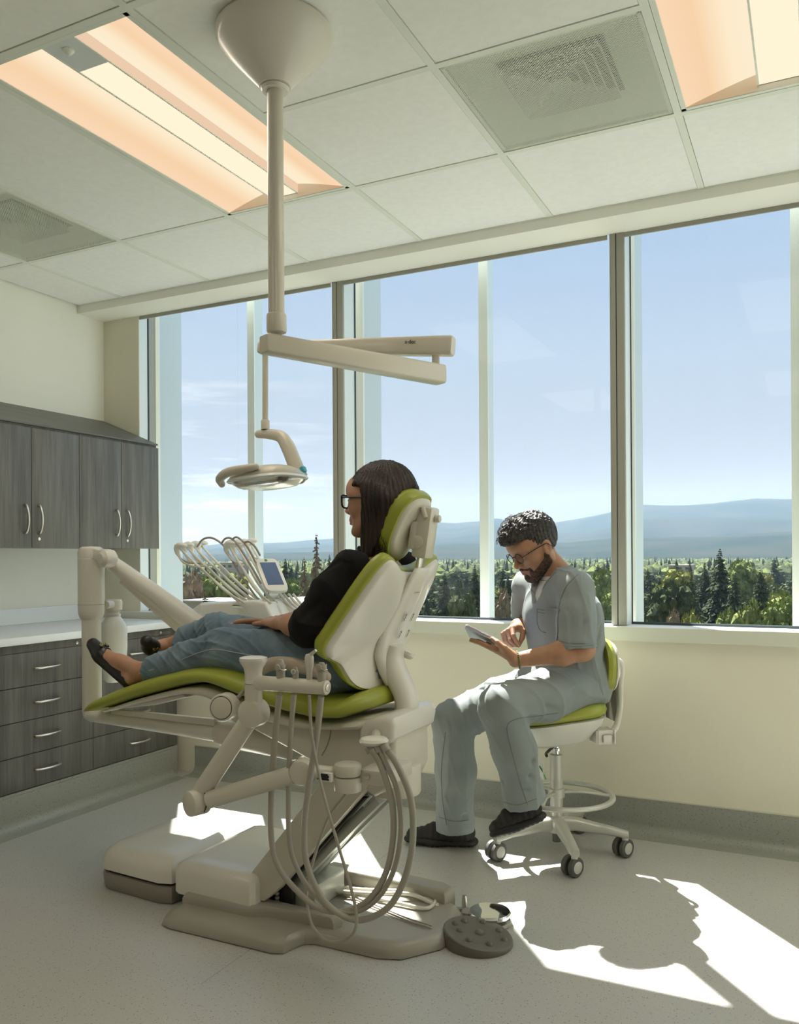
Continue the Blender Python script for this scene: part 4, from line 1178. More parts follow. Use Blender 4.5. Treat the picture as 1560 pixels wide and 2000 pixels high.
# bracket that carries the back
path = [(-1.225, 2.452, 0.93), (-1.235, 2.452, 0.875), (-1.215, 2.452, 0.82), (-1.190, 2.452, 0.77), (-1.185, 2.452, 0.725), (-1.200, 2.452, 0.68)]
tube('back_bracket', path, [0.040, 0.050, 0.052, 0.050, 0.050, 0.058], 'cream_white', chair, seg=20, n=5, flat=0.72, ref=(1, 0, 0))
tube('side_knob_stem', [(-1.25, 2.46, 0.905), tuple(at(795, 1280, 2.50))], 0.008, 'taupe', chair)
lathe('side_knob', [(0.0, -0.012), (0.014, -0.010), (0.022, 0.0), (0.020, 0.010), (0.0, 0.013)], 'hose_light', chair, at(796, 1280, 2.50), (0.3, 0.3, 0.9), 20)
# printed pictograms on the spine: little headrest diagrams
def picto(c, s):
    bm = bmesh.new(); X = Vector((0.02, 1, 0)).normalized(); Z = Vector((0.47, 0, 0.88)).normalized()
    def bar(u0, v0, u1, v1):
        p = [c + X * u0 * s + Z * v0 * s, c + X * u1 * s + Z * v0 * s, c + X * u1 * s + Z * v1 * s, c + X * u0 * s + Z * v1 * s]
        bm.faces.new([bm.verts.new(q) for q in p])
    bar(-0.55, -1, -0.42, 0.7); bar(-0.5, 0.55, -0.05, 0.7); bar(0.0, -0.9, 0.32, 0.75); bar(-0.30, 0.75, -0.12, 1.0)
    return bm
for (px, py, Y, s) in ((791, 1206, 2.440, 0.016), (805, 1205, 2.468, 0.016), (781, 1239, 2.440, 0.016), (796, 1237, 2.468, 0.016)):
    bm_obj('printed_picture', picto(at(px, py, Y) + Vector((0.0, 0, 0)), s), 'ink', chair)
# headrest
HC = Vector((-1.170, 2.455, 1.306)); hz_ = Vector((0.47, 0, 0.88)).normalized(); hn = Vector((0.88, 0, -0.47)).normalized(); hy = Vector((0, 1, 0))
def pad(name, rows, m, parent, hw=0.100, hh=0.124, e=0.75):
    rings = []
    for sc, off in rows:
        rings.append([HC + hy * u * sc * (1 + 0.12 * (v / hh)) + hz_ * v * sc + hn * (off - 1.5 * u * u * 0.9) for u, v in superell(36, hw, hh, e)])
    return loft(name, rings, m, parent, angle=1.0)
pad('headrest_cushion', [(0.3, 0.004), (0.86, 0.004), (0.96, 0.002), (1.0, -0.010), (1.01, -0.025), (0.98, -0.042), (0.90, -0.052), (0.6, -0.056), (0.25, -0.056)], 'green_vinyl', chair)
pad('headrest_shell', [(0.2, 0.022), (0.7, 0.018), (0.84, 0.012), (0.88, 0.003), (0.5, 0.0)], 'cream', chair)
hb = lambda dy, dz, dn: HC + hy * dy + hz_ * dz + hn * dn
Mh = Matrix(((hn.x, 0, hz_.x, 0), (hn.y, 1, hz_.y, 0), (hn.z, 0, hz_.z, 0), (0, 0, 0, 1)))
Mb = Matrix.Translation(Vector((-1.122, 2.462, 1.295))) @ Matrix.Rotation(math.radians(9), 4, 'Y')
box('headrest_bracket', (-0.024, -0.034, -0.085), (0.030, 0.034, 0.080), 'cream', chair, bevel=0.010, M=Mb)
box('bracket_cover', (-0.036, -0.040, -0.060), (-0.012, 0.010, 0.030), 'cream', chair, bevel=0.006, M=Mb)
cyl('bracket_disc', Mb @ Vector((-0.005, -0.034, -0.035)), (0, -1, 0), 0.021, 0.0, 0.005, 'cream', chair, 0.001)
cyl('headrest_knob', Mb @ Vector((0.030, 0.0, 0.045)), (1, 0, 0), 0.012, 0.0, 0.018, 'cream', chair, 0.003)
box('glide_bar', (-0.006, -0.020, -0.20), (0.004, 0.020, -0.05), 'steel', chair, bevel=0.001, M=Mb)
tube('headrest_hinge', [hb(-0.03, 0.085, 0.02), hb(-0.03, 0.06, 0.045)], 0.008, 'cream', chair)
# patient's armrest pivot on the near side and its padded rail
cyl('armrest_pivot', at(437, 1381, 2.12), (0.25, -1, 0.05), 0.043, -0.035, 0.02, 'cream', chair, 0.006)
cyl('armrest_pivot_face', at(437, 1381, 2.12), (0.25, -1, 0.05), 0.034, 0.018, 0.0235, 'cream', chair, 0.002)
cyl('armrest_pivot_ring', at(437, 1381, 2.12), (0.25, -1, 0.05), 0.0365, 0.016, 0.0208, 'black_gap', chair, 0.001)
tube('armrest_stalk', [at(450, 1378, 2.15), at(474, 1352, 2.17), at(500, 1325, 2.18)], [0.014, 0.012, 0.012], 'taupe', chair, n=4, flat=0.5)
tube('armrest_pad', [at(508, 1310, 2.17), at(530, 1297, 2.18), at(560, 1296, 2.18), at(590, 1302, 2.18), at(620, 1311, 2.18), at(636, 1322, 2.18)], [0.018, 0.021, 0.022, 0.022, 0.021, 0.017], mat('armrest_tan', (0.40, 0.335, 0.26), 0.4).name, chair, n=5, round_end=True)
# little maker's label and emblem on the housing
box('maker_label', (0, 0, 0), (0.040, 0.002, 0.011), 'label_white', chair, M=Matrix.Translation(at(697, 1437, 2.298) + Vector((0, 0, 0))))
for k in range(9):
    box('label_line', (0.003 + k * 0.0038, -0.0006, 0.002), (0.0048 + k * 0.0038, 0.0, 0.009), 'ink', chair, M=Matrix.Translation(at(697, 1437, 2.298)))
RX = Matrix.Rotation(PI / 2, 4, 'X')
text_obj('printed_name', 'a·dec', 0.016, Matrix.Translation(at(683, 1466, 2.2975)) @ RX, 'ink_green', chair)

# ---------------------------------------------------------------- delivery post, beam and arm (one thing: they move together)
unit = thing('delivery_system', 'cream delivery arm on a tall white post at the foot of the chair', 'delivery unit', (-2.6, 2.5, 0))
PX = at(178, 1130, 2.5)
ax_ = Vector((PX.x, 2.5, 0))
lathe('post', [(0.0, 0.585), (0.036, 0.585), (0.038, 0.60), (0.038, 0.99), (0.0, 0.99)], 'cream_white', unit, ax_)
lathe('post_collar', [(0.0, 0.965), (0.036, 0.966), (0.044, 0.976), (0.050, 0.992), (0.0515, 1.01), (0.0515, 1.214), (0.0, 1.214)], 'cream_white', unit, ax_)
lathe('post_cap', [(0.0, 1.2155), (0.0515, 1.2155), (0.0515, 1.24), (0.046, 1.256), (0.034, 1.263), (0.0, 1.265)], 'cream_white', unit, ax_)
lathe('post_seam', [(0.0, 1.030), (0.0519, 1.030), (0.0519, 1.0315), (0.0, 1.0315)], 'taupe', unit, ax_)
prism('cap_arm', [(ax_.x - 0.01, 1.222), (ax_.x + 0.07, 1.205), (ax_.x + 0.075, 1.250), (ax_.x, 1.263)], 2.47, 2.53, 'cream_white', unit, bevel=0.01)
bl = at(210, 1091, 2.47)
lathe('elbow_ball', [(0.0, -0.036), (0.020, -0.034), (0.034, -0.022), (0.0385, 0.0), (0.034, 0.022), (0.020, 0.034), (0.0, 0.036)], 'cream_white', unit, bl, (0.2, 1, 0))
e0 = at(216, 1098, 2.52); e1 = at(405, 1238, 2.78)
tube('spring_arm', [e0, e0.lerp(e1, 0.33), e0.lerp(e1, 0.66), e1], [0.030, 0.038, 0.044, 0.046], 'cream_white', unit, seg=20, n=4, round_end=True)
tube('spring_arm_tray', [e0.lerp(e1, 0.12) - Vector((0.0, 0, 0.030)), e0.lerp(e1, 0.5) - Vector((0, 0, 0.040)), e1 - Vector((0.02, 0, 0.045))], [0.022, 0.030, 0.034], 'cream', unit, seg=16, n=4)
tube('beam', [(ax_.x - 0.0, 2.5, 0.590), (-2.3, 2.5, 0.580), (-1.90, 2.48, 0.572), (-1.60, 2.46, 0.562)], [0.036, 0.037, 0.040, 0.042], 'cream_white', unit, seg=20, n=4, round_end=True, flat=0.9)
prism('beam_cover', pp([(212, 1386), (414, 1406), (414, 1420), (212, 1396)], 2.44), 2.452, 2.475, 'cream_white', unit, bevel=0.003)
tube('beam_socket', [(-1.94, 2.48, 0.574), (-1.62, 2.46, 0.562)], [0.048, 0.052], 'cream', unit, seg=20, round_end=True)
# water bottle hanging on the post
bt = thing('water_bottle', 'translucent white water bottle hanging from a cap beside the white post', 'bottle', tuple(at(222, 1330, 2.62)))
bo = Vector((at(221, 1200, 2.62).x, 2.62, 0)); zt = at(221, 1170, 2.62).z
lathe('bottle', [(0.0, zt - 0.345), (0.030, zt - 0.345), (0.042, zt - 0.33), (0.051, zt - 0.28), (0.056, zt - 0.20), (0.056, zt - 0.125), (0.050, zt - 0.105), (0.034, zt - 0.08), (0.026, zt - 0.07), (0.026, zt - 0.055), (0.0, zt - 0.055)], 'clear_bottle', bt, bo)
lathe('bottle_cap', [(0.026, zt - 0.072), (0.030, zt - 0.070), (0.030, zt - 0.062), (0.024, zt - 0.060), (0.024, zt - 0.05), (0.036, zt - 0.045), (0.037, zt - 0.012), (0.033, zt - 0.002), (0.0, zt)], 'cream_white', bt, bo)
tube('bottle_bracket', [bo + Vector((0, 0, zt - 0.02)), (ax_.x + 0.03, 2.54, zt - 0.02)], 0.022, 'cream_white', bt, flat=0.8)

mat('console_white', (0.80, 0.80, 0.75), 0.28, spec=0.5, coat=0.2)
# delivery head with handpieces
head = thing('instrument_console', 'white instrument console with whip arms and small screen behind the knees', 'dental console', tuple(at(490, 1200, 2.88)))
hx = lambda px, py, Y: at(px, py, Y)
prism('console_body', pp([(402, 1178), (540, 1170), (556, 1180), (572, 1215), (578, 1245), (405, 1248)], 2.85), 2.80, 3.10, 'console_white', head, bevel=0.02, seg=3)
prism('console_front', pp([(455, 1180), (468, 1173), (500, 1172), (524, 1176), (540, 1212), (548, 1240), (500, 1246), (488, 1205), (478, 1188), (458, 1186)], 2.76), 2.74, 2.86, 'console_white', head, bevel=0.012, seg=3)
prism('tray_holder', pp([(382, 1192), (404, 1176), (470, 1174), (470, 1180), (410, 1184), (400, 1200), (385, 1202)], 2.90), 2.86, 3.02, 'console_white', head, bevel=0.005)
box('side_rail', tuple(hx(565, 1196, 2.95)), tuple(hx(622, 1176, 3.0) + Vector((0, 0.08, 0))), 'console_white', head, bevel=0.012)
# screen
Ms = Matrix.Translation(hx(530, 1124, 2.82))
d_up = (-R0 * 0.46 + Vector((0, 0, 0.88)) + FW * 0.77).normalized(); d_r = (R0 * 1.0 + FW * 0.60).normalized()
d_n = d_r.cross(d_up).normalized(); d_r = d_up.cross(d_n).normalized()
Ms = Matrix(((d_r.x, d_up.x, d_n.x, hx(530, 1124, 2.83).x), (d_r.y, d_up.y, d_n.y, 2.83), (d_r.z, d_up.z, d_n.z, hx(530, 1124, 2.83).z), (0, 0, 0, 1)))
if d_n.dot(-FW) < 0: print('screen flipped')
add = bmesh.new(); add_prism(add, [(u, v) for u, v in superell(28, 0.050, 0.093, 0.35)], -0.010, 0.008, 0.005, ax='XY'); add.transform(Ms)
bm_obj('touch_screen', add, 'console_white', head, smooth=True)
sc_ = box('screen_glass', (-0.034, -0.060, 0.0075), (0.034, 0.066, 0.0095), 'screen_blue', head, M=Ms)
lathe('screen_emblem', [(0.0, 0.0098), (0.0065, 0.0098), (0.0065, 0.008), (0, 0.008)], 'ink_green', head, Ms @ Vector((-0.004, 0.079, 0)), d_n, 12)
tube('screen_neck', [hx(536, 1160, 2.86), hx(535, 1180, 2.88)], 0.022, 'console_white', head)
# whip arms with their handpieces and hoses
for g, (bx, by, tx, ty, n) in enumerate(((470, 1178, 352, 1070, 4), (520, 1178, 448, 1066, 4))):
    for k in range(n):
        Y = 2.74 + 0.055 * k + 0.03 * g
        b0 = hx(bx + 12 * k, by - 1 * k, Y); t0 = hx(tx + 14 * k, ty + 2 - 1.5 * k, Y + 0.03)
        mid = b0.lerp(t0, 0.55) + Vector((0.0, 0, -0.006))
        arm = tube('whip_arm', [b0, mid, t0], [0.0065, 0.0055, 0.005], 'console_white', head, seg=8, n=5)
        tipd = (t0 - b0).normalized()
        cl = tube('handpiece_cradle', [t0 + Vector((0.020, 0, 0.014)), t0 + Vector((0.004, 0, 0.016)), t0 + Vector((-0.012, 0, 0.008)), t0 + Vector((-0.016, 0, -0.014)), t0 + Vector((-0.004, 0, -0.034))], [0.014, 0.019, 0.018, 0.013, 0.007], 'console_white', arm, seg=10, n=4, round_end=True, flat=0.7)
        # handpiece hose: rises from the cradle, arcs and runs back to the console
        up = 0.035 if k < 2 else 0.015
        tube('handpiece_hose', [t0 + Vector((-0.012, -0.004, -0.02)), t0 + Vector((0.020, -0.008, -0.055)), t0 + Vector((0.075, -0.008, -0.075)), t0.lerp(b0, 0.40) + Vector((0, -0.012, 0.005)), t0.lerp(b0, 0.75) + Vector((0.0, -0.014, 0.0)), b0 + Vector((0.03, -0.01, 0.0))], 0.0042, 'hose_light', arm, seg=8, n=7)
for (pts) in ([(385, 1068), (397, 1053), (415, 1051), (437, 1066), (452, 1092), (478, 1135), (505, 1172), (515, 1183)], [(432, 1062), (440, 1052), (452, 1052), (468, 1070), (490, 1105), (510, 1140)], [(452, 1060), (458, 1050), (468, 1052), (484, 1070), (500, 1100)], [(476, 1060), (486, 1058), (498, 1068), (508, 1085)], [(343, 1064), (342, 1075), (352, 1090), (368, 1099), (392, 1100)]):
    tube('coiled_hose', [hx(x, y, 2.80) for x, y in pts], 0.0045, 'hose_grey', head, seg=8, n=6)
for k in range(4):
    tube('syringe_hose', [hx(545 + 9 * k, 1160, 2.86 + 0.02 * k), hx(560 + 9 * k, 1178, 2.86 + 0.02 * k), hx(576 + 10 * k, 1192, 2.86 + 0.02 * k), hx(588 + 9 * k, 1208, 2.86 + 0.02 * k)], [0.005, 0.006, 0.004, 0.004], 'hose_light', head, seg=8, n=4)

# ---------------------------------------------------------------- assistant's arm on the near side
asst = thing('assistant_arm', 'jointed cream holder arm at the near side of the chair with vacuum and syringe tools', 'instrument arm', tuple(at(680, 1515, 2.12)))
A = lambda x, y, Y=2.03: at(x, y, Y)
cyl('mount', (A(679, 1518, 2.13).x, 2.13, A(679, 1518, 2.13).z - 0.040), (0, 0, 1), 0.040, 0.0, 0.043, 'cream', asst, 0.005)
cyl('mount_cap', (A(679, 1518, 2.13).x, 2.13, A(679, 1518, 2.13).z + 0.005), (0, 0, 1), 0.040, 0.0, 0.036, 'cream', asst, 0.007)
box('mount_plate', tuple(A(700, 1530, 2.14)), tuple(A(722, 1505, 2.14) + Vector((0.06, 0.16, 0))), 'cream', asst, bevel=0.004)
cyl('mount_bolt', A(717, 1516, 2.14), (0, -1, 0), 0.010, -0.004, 0.005, 'steel', asst, 0.002, 8)
tube('short_arm', [A(600, 1506, 2.06), A(650, 1510, 2.12)], [0.020, 0.020], 'cream', asst)
box('rating_label', tuple(A(616, 1524, 2.075)), tuple(A(650, 1510, 2.085) + Vector((0, 0.002, 0))), 'label_white', asst)
for k in range(4):
    box('label_line', tuple(A(619, 1513.5 + 3 * k, 2.0735)), tuple(A(640 + 2 * (k % 2), 1512.5 + 3 * k, 2.0735) + Vector((0, 0.001, 0.0))), 'ink', asst)
cyl('elbow_joint', A(590, 1507, 2.06), (0.35, -1, 0), 0.037, -0.028, 0.024, 'cream', asst, 0.010)
tube('lower_arm', [A(572, 1513, 2.05), A(408, 1562, 2.0)], [0.027, 0.026], 'cream', asst, seg=20)
cyl('corner_joint', A(384, 1567, 1.99), (-0.35, -1, 0), 0.038, -0.030, 0.028, 'cream', asst, 0.005)
tube('joint_seam', [A(399, 1549, 1.985), A(405, 1566, 1.985), A(399, 1586, 1.985)], 0.0015, 'black_gap', asst, n=4)
tube('upper_arm', [A(391, 1550, 2.01), A(485, 1408, 2.01)], [0.029, 0.027], 'cream', asst, seg=20)
cyl('wrist_joint', A(495, 1392, 2.0), (0.0, -1, 0), 0.041, -0.030, 0.026, 'cream', asst, 0.008)
nk = A(495, 1345, 2.0)
lathe('neck', [(0.0, -0.07), (0.0255, -0.07), (0.0255, 0.015), (0.0, 0.015)], 'cream', asst, nk)
lathe('neck_top', [(0.0, 0.0165), (0.0255, 0.0165), (0.0255, 0.045), (0.028, 0.060), (0.038, 0.076), (0.041, 0.084), (0.040, 0.090), (0.032, 0.0925), (0.022, 0.090), (0.0, 0.090)], 'cream_white', asst, nk)
bar0 = A(497, 1333, 2.0); bar1 = A(636, 1343, 2.0)
tube('holder_bar', [bar0, bar1], [0.0215, 0.0205], 'cream', asst, seg=24)
cyl('bar_cap', bar1, (1, 0, 0), 0.0205, -0.002, 0.006, 'cream', asst, 0.004)
cyl('bar_screw', bar1 + Vector((0.006, 0, 0)), (1, 0, 0), 0.011, 0.0, 0.003, 'steel', asst, 0.001, 16)
# tools standing in the bar
def tool(px, ytop, kind):
    p = A(px, 1318, 2.0); z1 = A(px, ytop, 2.0).z; z0 = p.z
    if kind == 'syringe':
        t = lathe('tool_body', [(0.0, z0 - 0.03), (0.0085, z0 - 0.03), (0.0085, z0 + 0.01), (0.0125, z1 - 0.03), (0.013, z1 - 0.012), (0.010, z1 - 0.003), (0, z1)], 'cream', asst, (p.x, p.y, 0), seg=16)
        tube('nozzle', [(p.x, p.y, z1 - 0.008), (p.x + 0.014, p.y - 0.004, z1 + 0.002), (p.x + 0.026, p.y - 0.006, z1 + 0.010)], [0.006, 0.005, 0.004], 'steel', t, n=3)
    elif kind == 'hve':
        t = lathe('tool_body', [(0.0, z0 - 0.03), (0.0125, z0 - 0.03), (0.0125, z0 + 0.02), (0.0145, z0 + 0.03), (0.0145, z1 - 0.022), (0.0075, z1), (0.0, z1)], 'hose_grey', asst, (p.x, p.y, 0), seg=20)
        cyl('valve', (p.x, p.y - 0.012, z0 + 0.022), (0, -1, 0), 0.009, 0.0, 0.006, 'hose_grey', t, 0.002, 16)
        tube('valve_lever', [(p.x + 0.005, p.y - 0.014, z0 + 0.02), (p.x + 0.016, p.y - 0.010, z0 + 0.014), (p.x + 0.022, p.y - 0.004, z0 + 0.016)], 0.0018, 'steel', t, seg=6, n=3)
    else:
        t = lathe('tool_body', [(0.0, z0 - 0.03), (0.009, z0 - 0.03), (0.009, z0 + 0.004), (0.0105, z0 + 0.010), (0.0085, z1 - 0.015), (0.005, z1), (0, z1)], 'hose_grey', asst, (p.x, p.y, 0), seg=16)
        cyl('valve', (p.x, p.y - 0.009, z0 + 0.010), (0, -1, 0), 0.008, 0.0, 0.005, 'steel', t, 0.002, 12)
    return t
tool(548, 1288, 'hve'); tool(577, 1303, 'saliva'); tool(604, 1276, 'syringe'); tool(628, 1294, 'hve')
# hoses that loop down and return to the manifold
hoses = [([(546, 1356), (538, 1430), (530, 1540), (530, 1640), (545, 1695), (580, 1740), (625, 1775), (680, 1779), (725, 1752), (755, 1700), (768, 1630), (764, 1560), (742, 1492), (724, 1462)], 0.0088, 2.0, 2.12, 2.02),
         ([(574, 1356), (568, 1430), (563, 1540), (565, 1640), (580, 1695), (612, 1745), (660, 1780), (706, 1777), (745, 1745), (772, 1690), (783, 1620), (776, 1545), (752, 1488), (738, 1460)], 0.0075, 2.0, 2.11, 2.03),
         ([(627, 1360), (618, 1440), (604, 1530), (594, 1620), (600, 1690), (630, 1755), (672, 1790), (715, 1795), (762, 1768), (792, 1710), (806, 1640), (802, 1560), (776, 1495), (753, 1460)], 0.0092, 2.0, 2.10, 2.04),
         ([(604, 1358), (608, 1430), (618, 1490), (634, 1560), (660, 1650), (684, 1730), (696, 1790), (688, 1825), (655, 1840), (625, 1828), (605, 1795), (599, 1740), (612, 1680), (640, 1600), (680, 1545)], 0.0045, 1.98, 2.06, 2.20)]
for pts, r, Y0, Y1, Y2 in hoses:
    n = len(pts); P = []
    for i, (x, y) in enumerate(pts):
        t = i / (n - 1); Y = Y0 + (Y1 - Y0) * math.sin(min(1, t * 2) * PI / 2) if t < 0.5 else Y1 + (Y2 - Y1) * (t - 0.5) * 2
        P.append(at(x, y, Y))
    tube('vacuum_hose', P, r, 'hose_grey', asst, seg=12, n=8)
mf = at(730, 1448, 2.05)
lathe('manifold_cap', [(0.0, -0.016), (0.022, -0.014), (0.038, -0.004), (0.041, 0.002), (0.036, 0.009), (0.02, 0.013), (0.0, 0.014)], 'cream_white', asst, mf)
tube('manifold_arm', [mf + Vector((0, 0, -0.006)), mf + Vector((-0.045, 0.09, -0.02)), mf + Vector((-0.11, 0.22, -0.03))], 0.016, 'cream', asst, n=4)
for px, py in ((722, 1465), (738, 1463), (752, 1460)):
    tube('hose_collar', [at(px - 3, py - 6, 2.035), at(px + 3, py + 6, 2.035)], 0.012, 'hose_grey', asst, seg=14)
tube('thin_cable', [at(646, 1412, 2.27), at(645, 1435, 2.26), at(638, 1458, 2.25), at(628, 1476, 2.24)], 0.002, 'taupe', asst, seg=6, n=5)

# ---------------------------------------------------------------- foot controls and their hoses
fc = thing('foot_control', 'dark grey round foot control with buttons on the floor', 'foot control', (-0.955, 2.485, 0))
fo = Vector((-0.955, 2.478, 0))
def wedge(rad, z_of, inset_, name, m, parent, z0=0.0):
    bm = bmesh.new(); n = 40
    R = []
    for sc, f in ((0.985, 0), (1.0, 0.15), (1.0, 0.75), (0.985, 0.93), (0.95, 1.0), (0.6, 1.0), (0.0, 1.0)):
        ring = []
        for k in range(n if sc else 1):
            a = 2 * PI * k / n; x = math.cos(a) * rad * sc; y = math.sin(a) * rad * sc * 0.95
            ring.append(bm.verts.new(fo + Vector((x, y, z0 + z_of(x, y) * f))))
        R.append(ring)
    for a, b in zip(R[:-1], R[1:]):
        for k in range(n):
            if len(b) == 1: bm.faces.new((a[k], a[(k + 1) % n], b[0]))
            else: bm.faces.new((a[k], a[(k + 1) % n], b[(k + 1) % n], b[k]))
    bm.faces.new(R[0][::-1])
    return bm_obj(name, bm, m, parent, smooth=True)
zt_ = lambda x, y: 0.034 - 0.16 * x
wedge(0.110, zt_, 0, 'control_body', 'foot_grey', fc)
for (x, y, r) in ((0.005, 0.0, 0.013), (-0.06, 0.035, 0.009), (-0.05, -0.03, 0.009), (-0.005, -0.065, 0.009), (-0.01, 0.07, 0.009), (0.05, 0.055, 0.010), (0.055, -0.045, 0.010), (0.082, 0.012, 0.009), (-0.078, 0.0, 0.008)):
    lathe('button', [(r * 1.15, 0.0), (r * 1.15, 0.003), (r, 0.006), (r * 0.6, 0.010), (0, 0.011)], 'foot_grey', fc, fo + Vector((x, y, zt_(x, y) - 0.001)), (0.16, 0, 1), 14)
dk = thing('foot_pedal', 'chrome disc foot pedal on the floor behind the grey foot control', 'foot pedal', (-0.985, 2.635, 0))
do = Vector((-0.972, 2.632, 0))
lathe('pedal_base', [(0.070, 0.0), (0.073, 0.006), (0.068, 0.014), (0.0, 0.016)], 'base_grey', dk, do)
lathe('pedal_disc', [(0.060, 0.024), (0.069, 0.028), (0.070, 0.036), (0.066, 0.041), (0.045, 0.0425), (0.0, 0.0435)], 'chrome', dk, do)
lathe('pedal_post', [(0.02, 0.012), (0.02, 0.03)], 'steel', dk, do)
box('valve_block', tuple(at(893, 1797, 2.60)), tuple(at(915, 1785, 2.60) + Vector((0, 0.05, 0))), 'base_grey', dk, bevel=0.003)
lathe('valve', [(0.010, 0.010), (0.010, 0.040), (0.0, 0.040)], 'steel', dk, (at(898, 1790, 2.61).x, 2.61, 0.0), seg=14)
lathe('valve', [(0.009, 0.010), (0.009, 0.060), (0.007, 0.068), (0.0, 0.068)], 'steel', dk, (at(907, 1790, 2.65).x, 2.65, 0.0), seg=14)
def floor_pt(px, py, z=0.012): 
    d = ray(px, py); return EYE + d * ((z - EYE.z) / d.z)
hg = thing('floor_hose', 'bundle of grey hoses running from the chair base to the foot pedal', 'hose', tuple(floor_pt(800, 1760)))
for k, (dz, off) in enumerate(((0.060, 0), (0.068, 7), (0.058, -6))):
    tube('hose', [floor_pt(600, 1745 + off, dz), floor_pt(690, 1752 + off, dz), floor_pt(780, 1758 - off, dz), floor_pt(835, 1768 - off, 0.055), floor_pt(850, 1752 + off * 0.5, 0.05), floor_pt(820, 1738 + off, 0.06)] if k == 2 else [floor_pt(620, 1730 + off, dz), floor_pt(720, 1738 + off, dz), floor_pt(800, 1742 + off * 0.6, dz), floor_pt(850, 1765 + off * 0.5, 0.045), floor_pt(885, 1785 + off * 0.3, 0.02), floor_pt(900, 1792, 0.02)], 0.0065, 'hose_light', hg, seg=10, n=8)
cb = thing('control_cable', 'thin grey cable running over the chair base to the grey foot control', 'cable', tuple(floor_pt(860, 1830)))
for o_ in (0, 5):
    tube('cable', [floor_pt(660, 1738 + o_, 0.056), floor_pt(740, 1770 + o_, 0.054), floor_pt(800, 1795 + o_, 0.052), floor_pt(838, 1806 + o_, 0.052), floor_pt(852, 1815 + o_ * 2, 0.02), floor_pt(868, 1822 + o_ * 2, 0.012), floor_pt(880, 1826 + o_ * 2, 0.012)], 0.0028, 'hose_grey', cb, seg=8, n=7)

# ---------------------------------------------------------------- operating light on its ceiling pole
lt = thing('operating_light', 'cream dental operating light on a jointed arm hanging from a ceiling pole', 'operating light', (-1.342, 1.96, ZC))
po = Vector((-1.345, 1.962, 0))
lathe('canopy', [(0.0, ZC), (0.158, ZC), (0.163, ZC - 0.008), (0.162, ZC - 0.026), (0.152, ZC - 0.040), (0.120, ZC - 0.075), (0.080, ZC - 0.117), (0.050, ZC - 0.148), (0.044, ZC - 0.156), (0.0, ZC - 0.158)], 'cream_white', lt, po, seg=56)
lathe('pole_ring', [(0.036, ZC - 0.155), (0.040, ZC - 0.160), (0.036, ZC - 0.168), (0.0, ZC - 0.168)], 'cream_white', lt, po)
lathe('pole', [(0.0, 1.88), (0.0225, 1.88), (0.0225, ZC - 0.10), (0.0, ZC - 0.10)], 'cream', lt, po)
zc_ = at(540, 632, 1.962).z
lathe('pole_collar', [(0.0, zc_ - 0.025), (0.0265, zc_ - 0.025), (0.028, zc_ - 0.020), (0.028, zc_ + 0.022), (0.0262, zc_ + 0.026), (0.0, zc_ + 0.026)], 'cream', lt, po)
q0 = at(533, 674, 1.962); q1 = at(862, 733, 2.54)
q1 = Vector((q1.x, q1.y, q1.z))
def sq_arm(name, p, q, w0, h0, w1, h1, m, parent, e=0.25, ext0=0.03, ext1=0.0):
    d = (q - p).normalized(); s = d.cross(Vector((0, 0, 1))).normalized(); u = s.cross(d).normalized()
    rings = []
    for t, k in ((-ext0, 0.86), (-ext0 + 0.006, 1.0), ((q - p).length + ext1 - 0.006, 1.0), ((q - p).length + ext1, 0.86)):
        f = max(0, min(1, t / (q - p).length)); w = w0 + (w1 - w0) * f; h = h0 + (h1 - h0) * f
        rings.append([p + d * t + s * a * k + u * b * k for a, b in superell(24, w, h, e)])
    return loft(name, rings, m, parent, angle=0.7)
sq_arm('lower_boom', q0, q1, 0.026, 0.027, 0.028, 0.031, 'cream', lt)
r0 = at(868, 676, 2.54); r0 = Vector((q1.x + 0.012, q1.y, r0.z)); r1 = at(512, 680, 2.50)
sq_arm('spring_boom', r0, r1, 0.024, 0.033, 0.020, 0.022, 'cream', lt, e=0.45, ext0=0.03, ext1=0.01)
tube('pivot_pin', [Vector((q1.x - 0.02, q1.y, q1.z + 0.02)), Vector((q1.x - 0.02, q1.y, r0.z - 0.02))], 0.013, 'cream', lt)
# maker's name printed on the boom, facing the room
dd = (r0 - r1).normalized(); nn = dd.cross(Vector((0, 0, 1))).normalized()
if nn.dot(FW) > 0: nn = -nn
uu = nn.cross(dd).normalized()
tp = at(807, 671, 2.535)
pc_ = r0 + (r1 - r0) * ((r0 - tp).dot(dd) / (r0 - r1).length) + nn * 0.0245 + uu * 0.010
Mt = Matrix(((dd.x, uu.x, nn.x, pc_.x), (dd.y, uu.y, nn.y, pc_.y), (dd.z, uu.z, nn.z, pc_.z), (0, 0, 0, 1)))
text_obj('printed_name', 'a·dec', 0.019, Mt, 'ink', lt)
rt = at(518, 690, 2.50); rb_ = at(518, 836, 2.50)
tube('drop_rod', [rt, rb_], [0.0105, 0.0105], 'cream', lt)
lathe('rod_socket', [(0.0, 0.0), (0.0155, 0.0), (0.0155, 0.03), (0.013, 0.034), (0, 0.034)], 'cream', lt, (rb_.x, rb_.y, rb_.z - 0.005))
